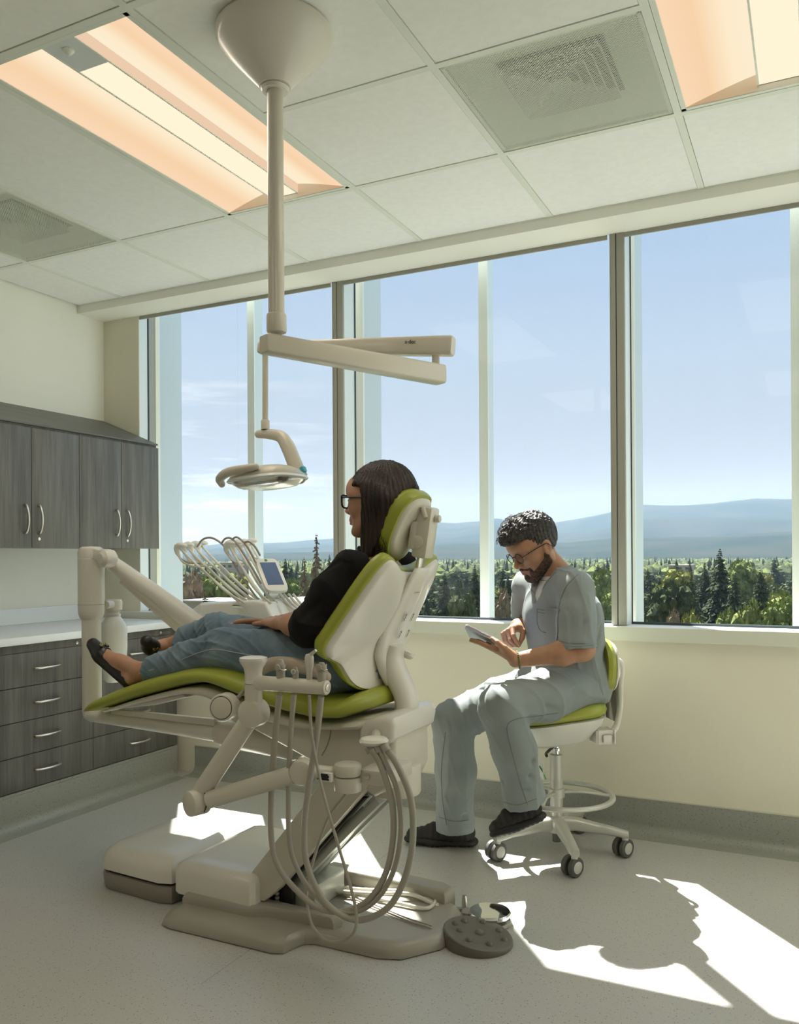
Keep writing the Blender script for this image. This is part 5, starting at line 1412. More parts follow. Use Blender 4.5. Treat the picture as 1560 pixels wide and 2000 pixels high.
# yoke arm sweeping down to the lamp head
yk = [at(505, 848, 2.50), at(525, 848, 2.50), at(548, 853, 2.49), at(561, 872, 2.48), at(574, 903, 2.47), at(586, 932, 2.46)]
tube('yoke', yk, [0.015, 0.018, 0.022, 0.025, 0.026, 0.024], 'cream', lt, seg=20, n=5, flat=0.85, round_end=True, ref=(0, 1, 0))
tube('yoke_trim', [p + Vector((0.021, 0.004, 0.006)) for p in yk[2:]], 0.006, 'alu_light', lt, n=4)
box('yoke_badge', (-0.008, -0.012, -0.010), (0.008, 0.012, 0.010), 'aqua', lt, bevel=0.004, M=Matrix.Translation(at(592, 917, 2.455)) @ Matrix.Rotation(-0.35, 4, 'Y'))
# head: broad shallow dish, reflector below, handle at the front
hcn = at(522, 930, 2.40)
hd = Vector((1, -0.05, 0.06)).normalized(); hs_ = Vector((0.05, 1, 0)).normalized(); hu = hd.cross(hs_).normalized()
def slab(name, rows, m, parent):
    rings = []
    for sx, sy, z in rows:
        rings.append([hcn + hd * a + hs_ * b + hu * z for a, b in superell(40, sx, sy, 0.62)])
    return loft(name, rings, m, parent, angle=0.9)
slab('lamp_head', [(0.05, 0.04, 0.032), (0.085, 0.070, 0.028), (0.108, 0.088, 0.016), (0.124, 0.100, 0.0), (0.126, 0.102, -0.008), (0.120, 0.096, -0.012), (0.06, 0.05, -0.012)], 'cream', lt)
mat('clear_visor', (0.86, 0.90, 0.90), 0.08, spec=0.6)
mat('reflector', (0.90, 0.92, 0.88), 0.22, metal=0.8, bump=0.3, bump_scale=90)
slab('visor', [(0.128, 0.104, -0.006), (0.134, 0.108, -0.014), (0.130, 0.105, -0.018)], 'clear_visor', lt)
slab('reflector', [(0.122, 0.098, -0.0125), (0.116, 0.092, -0.024), (0.098, 0.078, -0.036), (0.070, 0.055, -0.042), (0.02, 0.015, -0.044)], 'reflector', lt)
hg0 = [hcn + hd * a + hs_ * b + hu * z for a, b, z in ((0.03, -0.10, 0.020), (-0.07, -0.112, 0.014), (-0.138, -0.085, 0.000), (-0.152, -0.060, -0.016))]
tube('lamp_handle', hg0, [0.012, 0.016, 0.015, 0.012], 'cream', lt, n=5, round_end=True)
hg1 = [hcn + hd * a + hs_ * b + hu * z for a, b, z in ((0.03, 0.10, 0.020), (-0.07, 0.112, 0.014), (-0.138, 0.085, 0.000), (-0.152, 0.060, -0.016))]
tube('lamp_handle', hg1, [0.012, 0.016, 0.015, 0.012], 'cream', lt, n=5, round_end=True)
tube('yoke_joint', [yk[-1], hcn + hd * 0.110], 0.011, 'taupe', lt)
# ================================================================ people
def skin_mat(name, c, c2, rough=0.5):
    m = mat(name, c, rough, spec=0.4, color2=c2, noise_scale=14, bump=0.06, bump_scale=260)
    bs = m.node_tree.nodes['Principled BSDF']
    bs.inputs['Subsurface Weight'].default_value = 0.12; bs.inputs['Subsurface Radius'].default_value = (0.010, 0.004, 0.002); bs.inputs['Subsurface Scale'].default_value = 1.0
skin_mat('skin_woman', (0.50, 0.285, 0.19), (0.44, 0.23, 0.145))
skin_mat('skin_man', (0.42, 0.235, 0.145), (0.36, 0.185, 0.105))
mat('lips', (0.36, 0.10, 0.08), 0.35)
mat('lips_man', (0.34, 0.15, 0.11), 0.45)
mat('nail_red', (0.55, 0.02, 0.03), 0.2, coat=0.4)
mat('nail', (0.55, 0.33, 0.25), 0.3)
mat('eye_white', (0.75, 0.72, 0.68), 0.2)
mat('iris', (0.05, 0.03, 0.02), 0.15)
mat('blouse_black', (0.008, 0.008, 0.009), 0.8, spec=0.15, sheen=0.02, bump=0.25, bump_scale=700)
mat('shoe_black', (0.014, 0.013, 0.013), 0.32, bump=0.1, bump_scale=200)
mat('trainer_black', (0.018, 0.016, 0.015), 0.7, bump=0.5, bump_scale=350)
mat('rubber_black', (0.012, 0.012, 0.012), 0.6)
mat('gold', (0.75, 0.53, 0.20), 0.25, metal=1.0)
mat('frame_black', (0.010, 0.010, 0.011), 0.2)
mat('stitch', (0.40, 0.42, 0.44), 0.7)
mat('tee_white', (0.60, 0.60, 0.58), 0.8)
mat('eyebrow', (0.020, 0.014, 0.010), 0.8)
def hair_mat(name, c, c2, sc):
    m = mat(name, c, 0.42, spec=0.4, color2=c2, noise_scale=3.0, stretch=sc)
    nt = m.node_tree; bs = nt.nodes['Principled BSDF']
    bs.inputs['Anisotropic'].default_value = 0.6
    tc = nt.nodes.new('ShaderNodeTexCoord'); mp = nt.nodes.new('ShaderNodeMapping'); mp.inputs['Scale'].default_value = tuple(v * 1.7 for v in sc)
    nz = nt.nodes.new('ShaderNodeTexNoise'); nz.inputs['Scale'].default_value = 5; nz.inputs['Detail'].default_value = 3
    bp = nt.nodes.new('ShaderNodeBump'); bp.inputs['Strength'].default_value = 0.9; bp.inputs['Distance'].default_value = 0.003
    nt.links.new(tc.outputs['Object'], mp.inputs[0]); nt.links.new(mp.outputs[0], nz.inputs[0]); nt.links.new(nz.outputs[0], bp.inputs['Height']); nt.links.new(bp.outputs[0], bs.inputs['Normal'])
hair_mat('hair_brown', (0.012, 0.008, 0.007), (0.034, 0.020, 0.015), (26, 26, 1.3))
hair_mat('hair_black', (0.012, 0.011, 0.010), (0.040, 0.034, 0.026), (30, 30, 30))
mat('beard', (0.032, 0.021, 0.016), 0.8, bump=0.9, bump_scale=420, color2=(0.105, 0.062, 0.042), noise_scale=120)
def cloth_mat(name, c, c2, rough, sc, weave, sheen=0.1):
    m = mat(name, c, rough, spec=0.25, color2=c2, noise_scale=sc, bump=0.25, bump_scale=weave, sheen=sheen)
cloth_mat('denim', (0.115, 0.170, 0.220), (0.200, 0.275, 0.330), 0.85, 9, 900)
cloth_mat('scrub_grey', (0.225, 0.252, 0.250), (0.255, 0.285, 0.280), 0.75, 5, 1200)

def frame(origin, fwd, up=(0, 0, 1), s=1.0):
    """matrix of a local frame: x forward, y to the figure's left, z up"""
    f = Vector(fwd).normalized(); l = Vector(up).cross(f).normalized(); u = f.cross(l).normalized()
    o = Vector(origin)
    return Matrix(((f.x * s, l.x * s, u.x * s, o.x), (f.y * s, l.y * s, u.y * s, o.y), (f.z * s, l.z * s, u.z * s, o.z), (0, 0, 0, 1)))
def xf(part, M):
    p, f = part
    A = np.array(M)[:3, :3]; t = np.array(M)[:3, 3]
    return p @ A.T + t, f

def head_field(male, h=0.0021):
    g = F((-0.125, -0.105, -0.165), (0.135, 0.105, 0.150), h)
    g.v = g.ell((-0.014, 0, 0.036), (0.099, 0.0765, 0.094)).astype(np.float32)
    g.add(g.ell((0.022, 0, 0.020), (0.070, 0.064, 0.072)), 0.03)
    g.add(g.ell((0.034, 0, -0.040), (0.050, 0.052, 0.070)), 0.03)
    j = 0.022 if male else 0.019
    for s in (-1, 1):
        g.add(g.cap((-0.008, s * 0.054, -0.052), (0.060, s * 0.017, -0.098), j, j * 0.9), 0.022)
        g.add(g.cap((-0.006, s * 0.060, -0.015), (-0.008, s * 0.054, -0.052), 0.014, j), 0.02)
        g.add(g.ell((0.052, s * 0.040, -0.020), (0.026, 0.022, 0.024)), 0.018)
        g.add(g.cap((0.080, s * 0.012, 0.024), (0.062, s * 0.050, 0.020), 0.010 if male else 0.008, 0.009), 0.014)
    g.add(g.ell((0.068, 0, -0.101), (0.018, 0.020, 0.015)), 0.014)
    g.add(g.ell((0.075, 0, 0.045), (0.022, 0.045, 0.035)), 0.03)
    for s in (-1, 1):
        g.sub(g.ell((0.094, s * 0.031, 0.004), (0.017, 0.018, 0.013)), 0.014)
        g.add(g.ell((0.070, s * 0.031, 0.002), (0.0155, 0.0155, 0.0135)), 0.003)
        g.sub(g.cap((0.089, s * 0.022, -0.0015), (0.083, s * 0.042, -0.001), 0.0012, 0.0010), 0.0015)
    g.add(g.cap((0.086, 0, 0.012), (0.106, 0, -0.026), 0.0068, 0.0085), 0.010)
    g.add(g.ell((0.104, 0, -0.030), (0.0115, 0.0105, 0.0095)), 0.006)
    for s in (-1, 1):
        g.add(g.ell((0.093, s * 0.0115, -0.034), (0.0100, 0.0075, 0.0080)), 0.006)
        g.sub(g.ell((0.099, s * 0.0065, -0.0425), (0.005, 0.003, 0.003)), 0.002)
    g.add(g.ell((0.079, 0, -0.060), (0.016, 0.026, 0.018)), 0.012)
    g.sub(g.cap((0.092, -0.020, -0.0665), (0.092, 0.020, -0.0665), 0.0016, 0.0016), 0.004)
    g.sub(g.ell((0.090, 0, -0.084), (0.008, 0.016, 0.005)), 0.010)
    g.add(g.cap((-0.020, 0, -0.055), (-0.042, 0, -0.170), 0.052 if male else 0.043, 0.056 if male else 0.047), 0.025)
    for s in (-1, 1):       # ears
        g.add(g.ell((-0.012, s * 0.077, -0.006), (0.019, 0.0065, 0.031), ((0.94, 0.25 * s * 0, -0.2), (0, 1, 0), (0.2, 0, 0.97))), 0.005)
        g.sub(g.ell((-0.009, s * 0.083, -0.006), (0.010, 0.006, 0.016)), 0.004)
        g.add(g.ell((-0.002, s * 0.078, -0.008), (0.004, 0.004, 0.008)), 0.004)
    return g
def lips_part(up=0.0):
    g = F((0.07, -0.032, -0.085), (0.11, 0.032, -0.05), 0.0012)
    g.v = g.cap((0.091, -0.006, -0.0625), (0.084, -0.020, -0.065 + up), 0.0048, 0.0022).astype(np.float32)
    g.add(g.cap((0.091, 0.006, -0.0625), (0.084, 0.020, -0.065 + up), 0.0048, 0.0022), 0.004)
    g.add(g.cap((0.0895, -0.005, -0.0715), (0.083, -0.018, -0.067 + up), 0.0055, 0.0022), 0.0022)
    g.add(g.cap((0.0895, 0.005, -0.0715), (0.083, 0.018, -0.067 + up), 0.0055, 0.0022), 0.0022)
    return g.mesh()

def hand_caps(curls, thumb, s=1.0, ts=1):
    """finger chains in the hand's frame: x along the hand, y sideways (thumb side = ts), z out of the back of the hand"""
    K = [(0.088, 0.030), (0.092, 0.010), (0.087, -0.010), (0.079, -0.028)]
    Ls = [(0.040, 0.025, 0.019), (0.044, 0.028, 0.020), (0.040, 0.026, 0.019), (0.032, 0.019, 0.017)]
    ch = []
    for i, (kx, ky) in enumerate(K):
        p = Vector((kx, ky * ts, 0.0)); a = 0.0; spr = (0.10 - 0.07 * i) * ts; pts = [p]; rr = [0.0102]
        for jn in range(3):
            a += curls[i][jn]
            d = Vector((math.cos(a) * math.cos(spr), math.sin(spr) * math.cos(a), -math.sin(a)))
            p = p + d * Ls[i][jn]; pts.append(p); rr.append((0.0090, 0.0080, 0.0066)[jn])
        ch.append(([v * s for v in pts], [r * s * (0.88 if i == 3 else 1) for r in rr]))
    t = [Vector((x, y * ts, z)) * s for x, y, z in thumb]
    ch.append((t, [r * s for r in (0.0150, 0.0120, 0.0102, 0.0082)][:len(t)]))
    return ch
def hand_into(g, M, curls, thumb, s=1.0, ts=1, wrist=0.024):
    w = lambda v: tuple(M @ Vector(v))
    nails = []
    yv = (M.to_3x3() @ Vector((0, 0, 1))).normalized()
    for i, (kx, ky) in enumerate(((0.086, 0.029), (0.090, 0.010), (0.085, -0.010), (0.077, -0.027))):
        g.add(g.cap(w((0.0, ky * ts * 0.55 * s, -0.004 * s)), w((kx * s, ky * ts * s, -0.002 * s)), 0.0165 * s, 0.0118 * s), 0.010)
    g.add(g.cap(w((0.012 * s, 0.016 * ts * s, -0.010 * s)), w((0.045 * s, 0.030 * ts * s, -0.014 * s)), 0.016 * s, 0.014 * s), 0.012)
    for ci, (pts, rr) in enumerate(hand_caps(curls, thumb, s, ts)):
        P = [w(p) for p in pts]
        fld = np.full(g.v.shape, 1e3, np.float32)
        for a, b, ra, rb in zip(P[:-1], P[1:], rr[:-1], rr[1:]):
            fld = smin(fld, g.cap(a, b, ra, rb), 0.003)
        g.add(fld, 0.0045 if ci < 4 else 0.010)
        a = Vector(P[-2]); b = Vector(P[-1]); d = (b - a).normalized()
        side = d.cross(yv).normalized(); up = side.cross(d).normalized()
        if up.dot(yv) < 0: up = -up
        nails.append((b - d * 0.001 * s, d, side, up, rr[-1]))
    return nails
def nails_mesh(name, nails, m, parent):
    bm = bmesh.new()
    for c, d, s_, u, r in nails:
        n = 10; ring = []; top = bm.verts.new(c + u * (r * 1.06))
        for k in range(n):
            t = 2 * PI * k / n
            ring.append(bm.verts.new(c + d * math.cos(t) * r * 1.15 + s_ * math.sin(t) * r * 0.85 + u * r * (0.90 - 0.25 * math.sin(t) ** 2)))
        for k in range(n): bm.faces.new((ring[k], ring[(k + 1) % n], top))
    return bm_obj(name, bm, m, parent, smooth=True)
def eye_parts(M, parent, look=(1, 0, -0.1)):
    for s in (-1, 1):
        c = M @ Vector((0.0735, s * 0.031, 0.001))
        e_ = lathe('eye', [(0.0, -0.0128), (0.009, -0.009), (0.0128, 0.0), (0.009, 0.009), (0.0, 0.0128)], 'eye_white', parent, c, (0, 0, 1), 14)
def glasses(M, parent, frame_w, thick, style):
    """spectacles in the head's frame: two rims, bridge, temples and lenses"""
    g = thing('glasses_tmp', None, None); bpy.data.objects.remove(g)
    bm = bmesh.new()
    for s in (-1, 1):
        if style == 'square': rim = [(0.004, 0.013), (0.030, 0.017), (0.056, 0.016), (0.058, 0.004), (0.052, -0.018), (0.030, -0.024), (0.010, -0.019)]
        else: rim = [(0.010 + 0.0235 + 0.0225 * math.cos(a), -0.002 + 0.0195 * math.sin(a)) for a in [2 * PI * k / 12 for k in range(12)]]
        loop = [M @ Vector((0.100 - 0.10 * (y * y) * 8, s * y, 0.004 + z)) for y, z in rim]
        P = [Vector(p) for p in spline([tuple(p) for p in loop], 5, closed=True)]; P.append(P[0]); P.append(P[1])
        add_tube(bm, P, thick, 8, caps=False)
        hinge = M @ Vector((0.088, s * (0.060 if style == 'square' else 0.058), 0.014 if style == 'square' else 0.008))
        add_tube(bm, [P[0].lerp(hinge, 0.0) if False else (M @ Vector((0.094, s * 0.054, 0.012 if style == 'square' else 0.004))), hinge, M @ Vector((0.03, s * 0.078, 0.013)), M @ Vector((-0.012, s * 0.083, 0.012)), M @ Vector((-0.030, s * 0.080, -0.012))], frame_w, 8, flat=1.0 if style != 'square' else 0.45)
    add_tube(bm, [M @ Vector((0.0985, -0.011, 0.006)), M @ Vector((0.104, 0, 0.010)), M @ Vector((0.0985, 0.011, 0.006))], thick, 8)
    fr = bm_obj('glasses', bm, 'frame_black', parent, smooth=True)
    for s in (-1, 1):
        bm = bmesh.new(); a = [2 * PI * k / 16 for k in range(16)]
        bm.faces.new([bm.verts.new(M @ Vector((0.0985, s * (0.0325 + 0.0215 * math.cos(t)), 0.002 + 0.0185 * math.sin(t)))) for t in a])
        bm_obj('lens', bm, 'window_glass', fr)
    return fr

# ================================================================ the patient
wp = thing('person', 'woman with long dark hair, glasses, black blouse and jeans lying in the dental chair', 'person', (-1.40, CY, 0.80))
WM = frame((-1.293, 2.450, 1.394), (-1.0, 0.02, 0.03), s=0.985)
g = head_field(False)
wparts = [xf(g.mesh(), WM)]
# neck and upper chest under the blouse
g = F((-1.46, 2.20, 0.98), (-1.16, 2.70, 1.32), 0.005)
g.v = g.cap((-1.285, 2.45, 1.30), (-1.30, 2.45, 1.19), 0.045, 0.055).astype(np.float32)
g.add(g.cap((-1.30, 2.38, 1.15), (-1.30, 2.52, 1.15), 0.07, 0.07), 0.05)
wparts.append(g.mesh())
# near (left) forearm and hand
eL = at(606, 1224, 2.20); wL = at(545, 1216, 2.315)
dL = (at(506, 1205, 2.40) - wL).normalized()
g = F((-1.66, 2.12, 0.86), (-1.33, 2.50, 1.08), 0.0024)
g.v = g.cap(eL, wL.lerp(eL, 0.45), 0.043, 0.037).astype(np.float32)
g.add(g.cap(wL.lerp(eL, 0.45), wL, 0.037, 0.024, ((0, 0, 1), 1.15)), 0.02)
HL = frame(wL, dL, up=(0.15, -0.25, 1.0))
nL = hand_into(g, HL, [(0.35, 0.55, 0.35), (0.35, 0.6, 0.4), (0.4, 0.6, 0.4), (0.45, 0.6, 0.4)], [(0.012, 0.018, -0.010), (0.045, 0.040, -0.018), (0.072, 0.046, -0.030), (0.092, 0.042, -0.038)], 0.92, -1)
wparts.append(g.mesh())
# far (right) forearm and hand, flat under the other
eR = at(640, 1200, 2.70); wR = at(543, 1216, 2.50)
dR = (at(466, 1212, 2.40) - wR).normalized()
g = F((-1.80, 2.28, 0.86), (-1.42, 2.76, 1.12), 0.0024)
g.v = g.cap(eR, wR, 0.042, 0.025).astype(np.float32)
HR = frame(wR, dR, up=(-0.1, 0.1, 1.0))
nR = hand_into(g, HR, [(0.05, 0.12, 0.1), (0.06, 0.14, 0.12), (0.08, 0.16, 0.12), (0.12, 0.18, 0.15)], [(0.012, 0.018, -0.006), (0.045, 0.044, -0.010), (0.075, 0.056, -0.012), (0.100, 0.060, -0.014)], 0.95, 1)
wparts.append(g.mesh())
# ankles and feet
def foot_field(an, heel, ball, toe, w, shin):
    lo = [min(p[i] for p in (an, heel, ball, toe, shin)) - 0.07 for i in range(3)]; hi = [max(p[i] for p in (an, heel, ball, toe, shin)) + 0.07 for i in range(3)]
    g = F(lo, hi, 0.0026)
    g.v = g.cap(shin, an, 0.038, 0.030).astype(np.float32)
    g.add(g.cap(an, heel, 0.030, 0.024), 0.02)
    g.add(g.cap(an, an.lerp(ball, 0.6), 0.028, 0.024), 0.02)
    g.add(g.cap(an.lerp(ball, 0.5), ball, 0.026, 0.024, ((0, 0, 1), 1.1)), 0.02)
    g.add(g.cap(heel, ball, 0.022, 0.024), 0.02)
    g.add(g.cap(ball, toe, 0.024, 0.015), 0.01)
    return g
def flat_shoe(an, heel, ball, toe, name, parent):
    lo = [min(p[i] for p in (an, heel, ball, toe)) - 0.07 for i in range(3)]; hi = [max(p[i] for p in (an, heel, ball, toe)) + 0.07 for i in range(3)]
    ax = (toe - heel).normalized(); sd = Vector((0, 1, 0)); upn = sd.cross(ax).normalized()
    if upn.dot(an - heel) < 0: upn = -upn
    g = F(lo, hi, 0.0022)
    g.v = g.cap(heel, ball, 0.0285, 0.031).astype(np.float32)
    g.add(g.cap(heel - upn * 0.010, ball - upn * 0.012, 0.024, 0.028), 0.01)
    g.add(g.cap(ball, toe, 0.032, 0.022), 0.012)
    g.add(g.cap(ball.lerp(toe, 0.3) - upn * 0.008, toe - upn * 0.003, 0.028, 0.021), 0.01)
    # the opening over the instep
    mid = heel.lerp(ball, 0.50); R3 = Matrix((ax, sd, upn)).transposed()
    g.sub(g.ell(tuple(mid + upn * 0.030), (0.072, 0.030, 0.028), [list(r) for r in R3]), 0.003)
    g.sub(g.cap(heel.lerp(ball, 0.12) + upn * 0.01, an + upn * 0.05, 0.026, 0.05), 0.003)
    o = np_mesh(name, [g.mesh()], 'shoe_black', parent)
    # buckle on the vamp
    bc = ball.lerp(toe, 0.25) + upn * 0.034
    bm = bmesh.new()
    for s in (-1, 1):
        P = [bc + sd * (s * 0.010) + (ax * math.cos(a) + sd * math.sin(a)) * 0.0075 for a in [2 * PI * k / 12 for k in range(13)]]
        add_tube(bm, P, 0.0018, 6)
    add_tube(bm, [bc - sd * 0.010, bc + sd * 0.010], 0.002, 6)
    bm_obj('buckle', bm, 'gold', o, smooth=True)
    tube('topline', [ball.lerp(toe, 0.12) + upn * 0.030 + sd * 0.020, ball.lerp(toe, 0.18) + upn * 0.034, ball.lerp(toe, 0.12) + upn * 0.030 - sd * 0.022], 0.0035, 'shoe_black', o, seg=8, n=4)
    return o
an1, he1, ba1, to1 = at(283, 1312, 2.36), at(252, 1327, 2.36), at(200, 1278, 2.355), at(182, 1258, 2.355)
g = foot_field(an1, he1, ba1, to1, 0.03, at(320, 1304, 2.355)); wparts.append(g.mesh())
an2, he2, ba2, to2 = at(322, 1266, 2.53), at(312, 1286, 2.53), at(291, 1262, 2.53), at(284, 1252, 2.53)
an2 = Vector((an2.x, 2.53, an2.z))
he2 = an2 + Vector((-0.022, 0.01, -0.050)); to2 = at(287, 1253, 2.42); ba2 = he2.lerp(to2, 0.72)
g = foot_field(an2, he2, ba2, to2, 0.03, at(350, 1256, 2.54)); wparts.append(g.mesh())
wparts.append(xf(lips_part(0.0035), WM))
g = F((-2.20, 2.12, 0.70), (-1.18, 2.80, 1.30), 0.009)
g.v = g.cap((-1.44, 2.45, 0.88), (-1.36, 2.45, 1.10), 0.085, 0.085).astype(np.float32)
g.add(g.cap((-1.33, 2.45, 1.14), (-1.293, 2.45, 1.28), 0.05, 0.036), 0.02)
for a_, b_, c_, d_ in ((Vector((-1.425, 2.36, 0.862)), at(437, 1268, 2.335), an1, he1), (Vector((-1.425, 2.54, 0.862)), at(424, 1236, 2.54), an2, he2)):
    g.add(g.cap(a_, b_, 0.060, 0.044), 0.02); g.add(g.cap(b_, c_, 0.044, 0.026), 0.02); g.add(g.cap((-1.44, 2.45, 0.88), a_, 0.06, 0.06), 0.02)
for a_, b_, c_ in ((Vector((-1.33, 2.33, 1.13)), at(686, 1114, 2.285), eL), (Vector((-1.33, 2.57, 1.13)), Vector((-1.31, 2.64, 1.13)), eR)):
    g.add(g.cap((-1.34, 2.45, 1.12), b_, 0.05, 0.042), 0.02); g.add(g.cap(b_, c_, 0.042, 0.036), 0.02)
wparts.insert(1, g.mesh())
np_mesh('body', wparts, 'skin_woman', wp, mats=['skin_woman'] * (len(wparts) - 1) + ['lips'])
nails_mesh('fingernails', nL[:4] + nR, 'nail_red', wp)
flat_shoe(an1, he1, ba1, to1, 'shoe', wp)
flat_shoe(an2, he2, ba2, to2, 'shoe', wp)
eye_parts(WM, wp)
glasses(WM, wp, 0.0062, 0.0032, 'square')
for s in (-1, 1):
    tube('eyebrow', [WM @ Vector((0.0955, s * 0.014, 0.024)), WM @ Vector((0.090, s * 0.032, 0.029)), WM @ Vector((0.076, s * 0.048, 0.024))], [0.0018, 0.0024, 0.0012], 'eyebrow', wp, seg=6, n=4)
# hair: long, straight, parted, tucked over the ear and down to the shoulder
g = F((-0.215, -0.135, -0.255), (0.125, 0.135, 0.165), 0.003)
g.v = g.ell((-0.024, 0, 0.036), (0.112, 0.090, 0.103)).astype(np.float32)
g.add(g.ell((-0.055, 0, 0.010), (0.092, 0.088, 0.112)), 0.03)
for s in (-1, 1):
    g.add(g.cap((0.012, s * 0.074, 0.045), (0.020, s * 0.078, -0.105), 0.030, 0.022, ((0, 1, 0), 1.4)), 0.02)
    g.add(g.cap((-0.030, s * 0.070, 0.02), (-0.020, s * 0.074, -0.175), 0.045, 0.030, ((0, 1, 0), 1.3)), 0.025)
    g.add(g.cap((-0.080, s * 0.050, 0.0), (-0.075, s * 0.052, -0.19), 0.055, 0.032), 0.03)
    g.add(g.cap((0.020, s * 0.078, -0.105), (-0.004, s * 0.066, -0.205), 0.022, 0.008), 0.02)
g.add(g.cap((-0.095, 0, -0.01), (-0.085, 0, -0.19), 0.055, 0.032), 0.03)
g.sub(g.rbox((0.068, 0, -0.078), (0.066, 0.16, 0.128), 0.03), 0.012)
g.sub(g.ell((0.060, 0, -0.06), (0.060, 0.066, 0.10)), 0.010)
g.sub(g.cap((-0.010, 0, -0.10), (-0.04, 0, -0.26), 0.042, 0.05), 0.01)
iM = WM.inverted(); pn = (iM.to_3x3() @ hn).normalized(); g.cut(g.plane(tuple(iM @ (HC - hn * 0.045)), tuple(pn)), 0.004)
# strand relief that runs down the hair
an = np.arctan2(g.y, g.x + 0.03)
g.v = g.v + (0.0016 * np.sin(an * 46 + 3 * np.sin(g.z * 16)) + 0.0012 * np.sin(an * 83 - g.z * 30) + 0.0014 * np.sin(g.y * 220 + g.z * 22)).astype(np.float32)
np_mesh('hair', [xf(g.mesh(), WM)], 'hair_brown', wp)
bm = bmesh.new(); r_ = random.Random(3)
for k in range(70):      # loose single strands at the hairline and ends
    s = 1
    y0 = r_.uniform(0.078, 0.094); x0 = r_.uniform(-0.07, 0.000); z0 = r_.uniform(-0.02, 0.05)
    P = [WM @ Vector((x0, y0, z0)), WM @ Vector((x0 + r_.uniform(-0.004, 0.006), y0 + 0.004, z0 - 0.08)), WM @ Vector((x0 + r_.uniform(-0.02, 0.008), y0 - 0.006, z0 - 0.15)), WM @ Vector((x0 + r_.uniform(-0.035, 0.0), y0 - 0.016, -0.20 - r_.random() * 0.03))]
    add_tube(bm, [Vector(p) for p in spline([tuple(p) for p in P], 4)], 0.0007, 4, caps=False)
bm_obj('hair_strands', bm, 'hair_brown', wp, smooth=True)
# blouse
g = F((-1.72, 2.06, 0.76), (-1.10, 2.84, 1.27), 0.0042)
g.v = g.ell((-1.470, 2.45, 0.880), (0.108, 0.165, 0.100)).astype(np.float32)
g.add(g.cap((-1.468, 2.45, 0.90), (-1.415, 2.45, 1.05), 0.110, 0.112, ((0, 1, 0), 0.76)), 0.05)
g.add(g.ell((-1.405, 2.45, 1.055), (0.115, 0.160, 0.100)), 0.05)
g.add(g.cap((-1.330, 2.345, 1.130), (-1.330, 2.555, 1.130), 0.070, 0.070), 0.05)
sL = at(686, 1114, 2.285); sR = Vector((sL.x - 0.01, 2.64, sL.z + 0.005))
for sh_, el_, hm in ((sL, eL, eL), (sR, eR, eR)):
    m1 = sh_.lerp(el_, 0.45); q_ = ((wL - eL) if sh_ is sL else (wR - eR)).normalized()
    g.add(g.sleeve([sh_, m1, el_, el_ + q_ * 0.036], [0.066, 0.068, 0.059, 0.056], q_, k=0.03), 0.035)
dF = (wL - eL).normalized(); dFR = (wR - eR).normalized()
g.add(g.cap((-1.300, 2.45, 1.19), (-1.288, 2.45, 1.238), 0.064, 0.058), 0.02)      # stand collar
# gathered sleeve and cloth folds
g.wob(34, 26, 22, 0.0055, 0.7)
for k in range(9):
    a = sL + Vector((-0.05 + 0.012 * k, -0.055, 0.045 - 0.004 * k)); g.fold(tuple(a), tuple(a + Vector((-0.03, -0.01, -0.07))), 0.006, 0.0045)
g.fold(tuple(sL + Vector((-0.06, -0.03, -0.05))), tuple(eL + Vector((0.01, -0.06, 0.03))), 0.012, 0.007)
g.fold(tuple(sL + Vector((-0.01, -0.06, -0.04))), tuple(eL + Vector((0.03, -0.05, 0.05))), 0.010, 0.006)
# hollow at the collar
g.sub(g.cap((-1.290, 2.45, 1.20), (-1.286, 2.45, 1.30), 0.048, 0.052), 0.004)
np_mesh('blouse', [g.mesh()], 'blouse_black', wp)
bm = bmesh.new()
P = [Vector((-1.287 + 0.060 * math.cos(a), 2.45 + 0.060 * math.sin(a), 1.236 + 0.008 * math.sin(a * 9))) for a in [2 * PI * k / 72 for k in range(74)]]
add_tube(bm, P, 0.0075, 8); bm_obj('ruffled_collar', bm, 'blouse_black', wp, smooth=True)
# jeans
kL, kR = at(437, 1268, 2.335), at(424, 1236, 2.54)
g = F((-2.18, 2.20, 0.66), (-1.17, 2.70, 1.06), 0.0042)
hpL, hpR = Vector((-1.425, 2.355, 0.862)), Vector((-1.425, 2.545, 0.862))
g.v = g.ell((-1.410, 2.45, 0.862), (0.140, 0.180, 0.096)).astype(np.float32)
g.add(g.ell((-1.385, 2.45, 0.825), (0.125, 0.165, 0.055)), 0.03)
for hp, kn, an, m2, rr in ((hpL, kL, an1, None, (0.090, 0.086, 0.074, 0.066, 0.052)), (hpR, kR, an2, None, (0.090, 0.086, 0.074, 0.066, 0.048))):
    tm = hp.lerp(kn, 0.5) + Vector((0, 0, 0.004))
    g.add(g.cap(hp, tm, rr[0], rr[1]), 0.03); g.add(g.cap(tm, kn, rr[1], rr[2]), 0.03)
    c1 = kn.lerp(an, 0.45) + Vector((0, 0, -0.006))
    hem = an + (kn - an).normalized() * 0.012
    g.add(g.sleeve([kn, c1, hem], [rr[2], rr[3], rr[4]], an - kn, 0.005), 0.02)
g.wob(27, 30, 34, 0.0060, 2.3)
for kn, hp, an in ((kL, hpL, an1), (kR, hpR, an2)):
    for k in range(6):
        a = kn + Vector((0.03 * k - 0.07, -0.078, -0.03 + 0.012 * k)); g.fold(tuple(a), tuple(a + Vector((0.05, 0.02, 0.075))), 0.007, 0.005)
    for k in range(4):
        a = hp + Vector((-0.07 - 0.03 * k, -0.10, 0.01 - 0.008 * k)); g.fold(tuple(a), tuple(a + Vector((0.07, 0.0, 0.06))), 0.008, 0.006)
np_mesh('jeans', [g.mesh()], 'denim', wp)
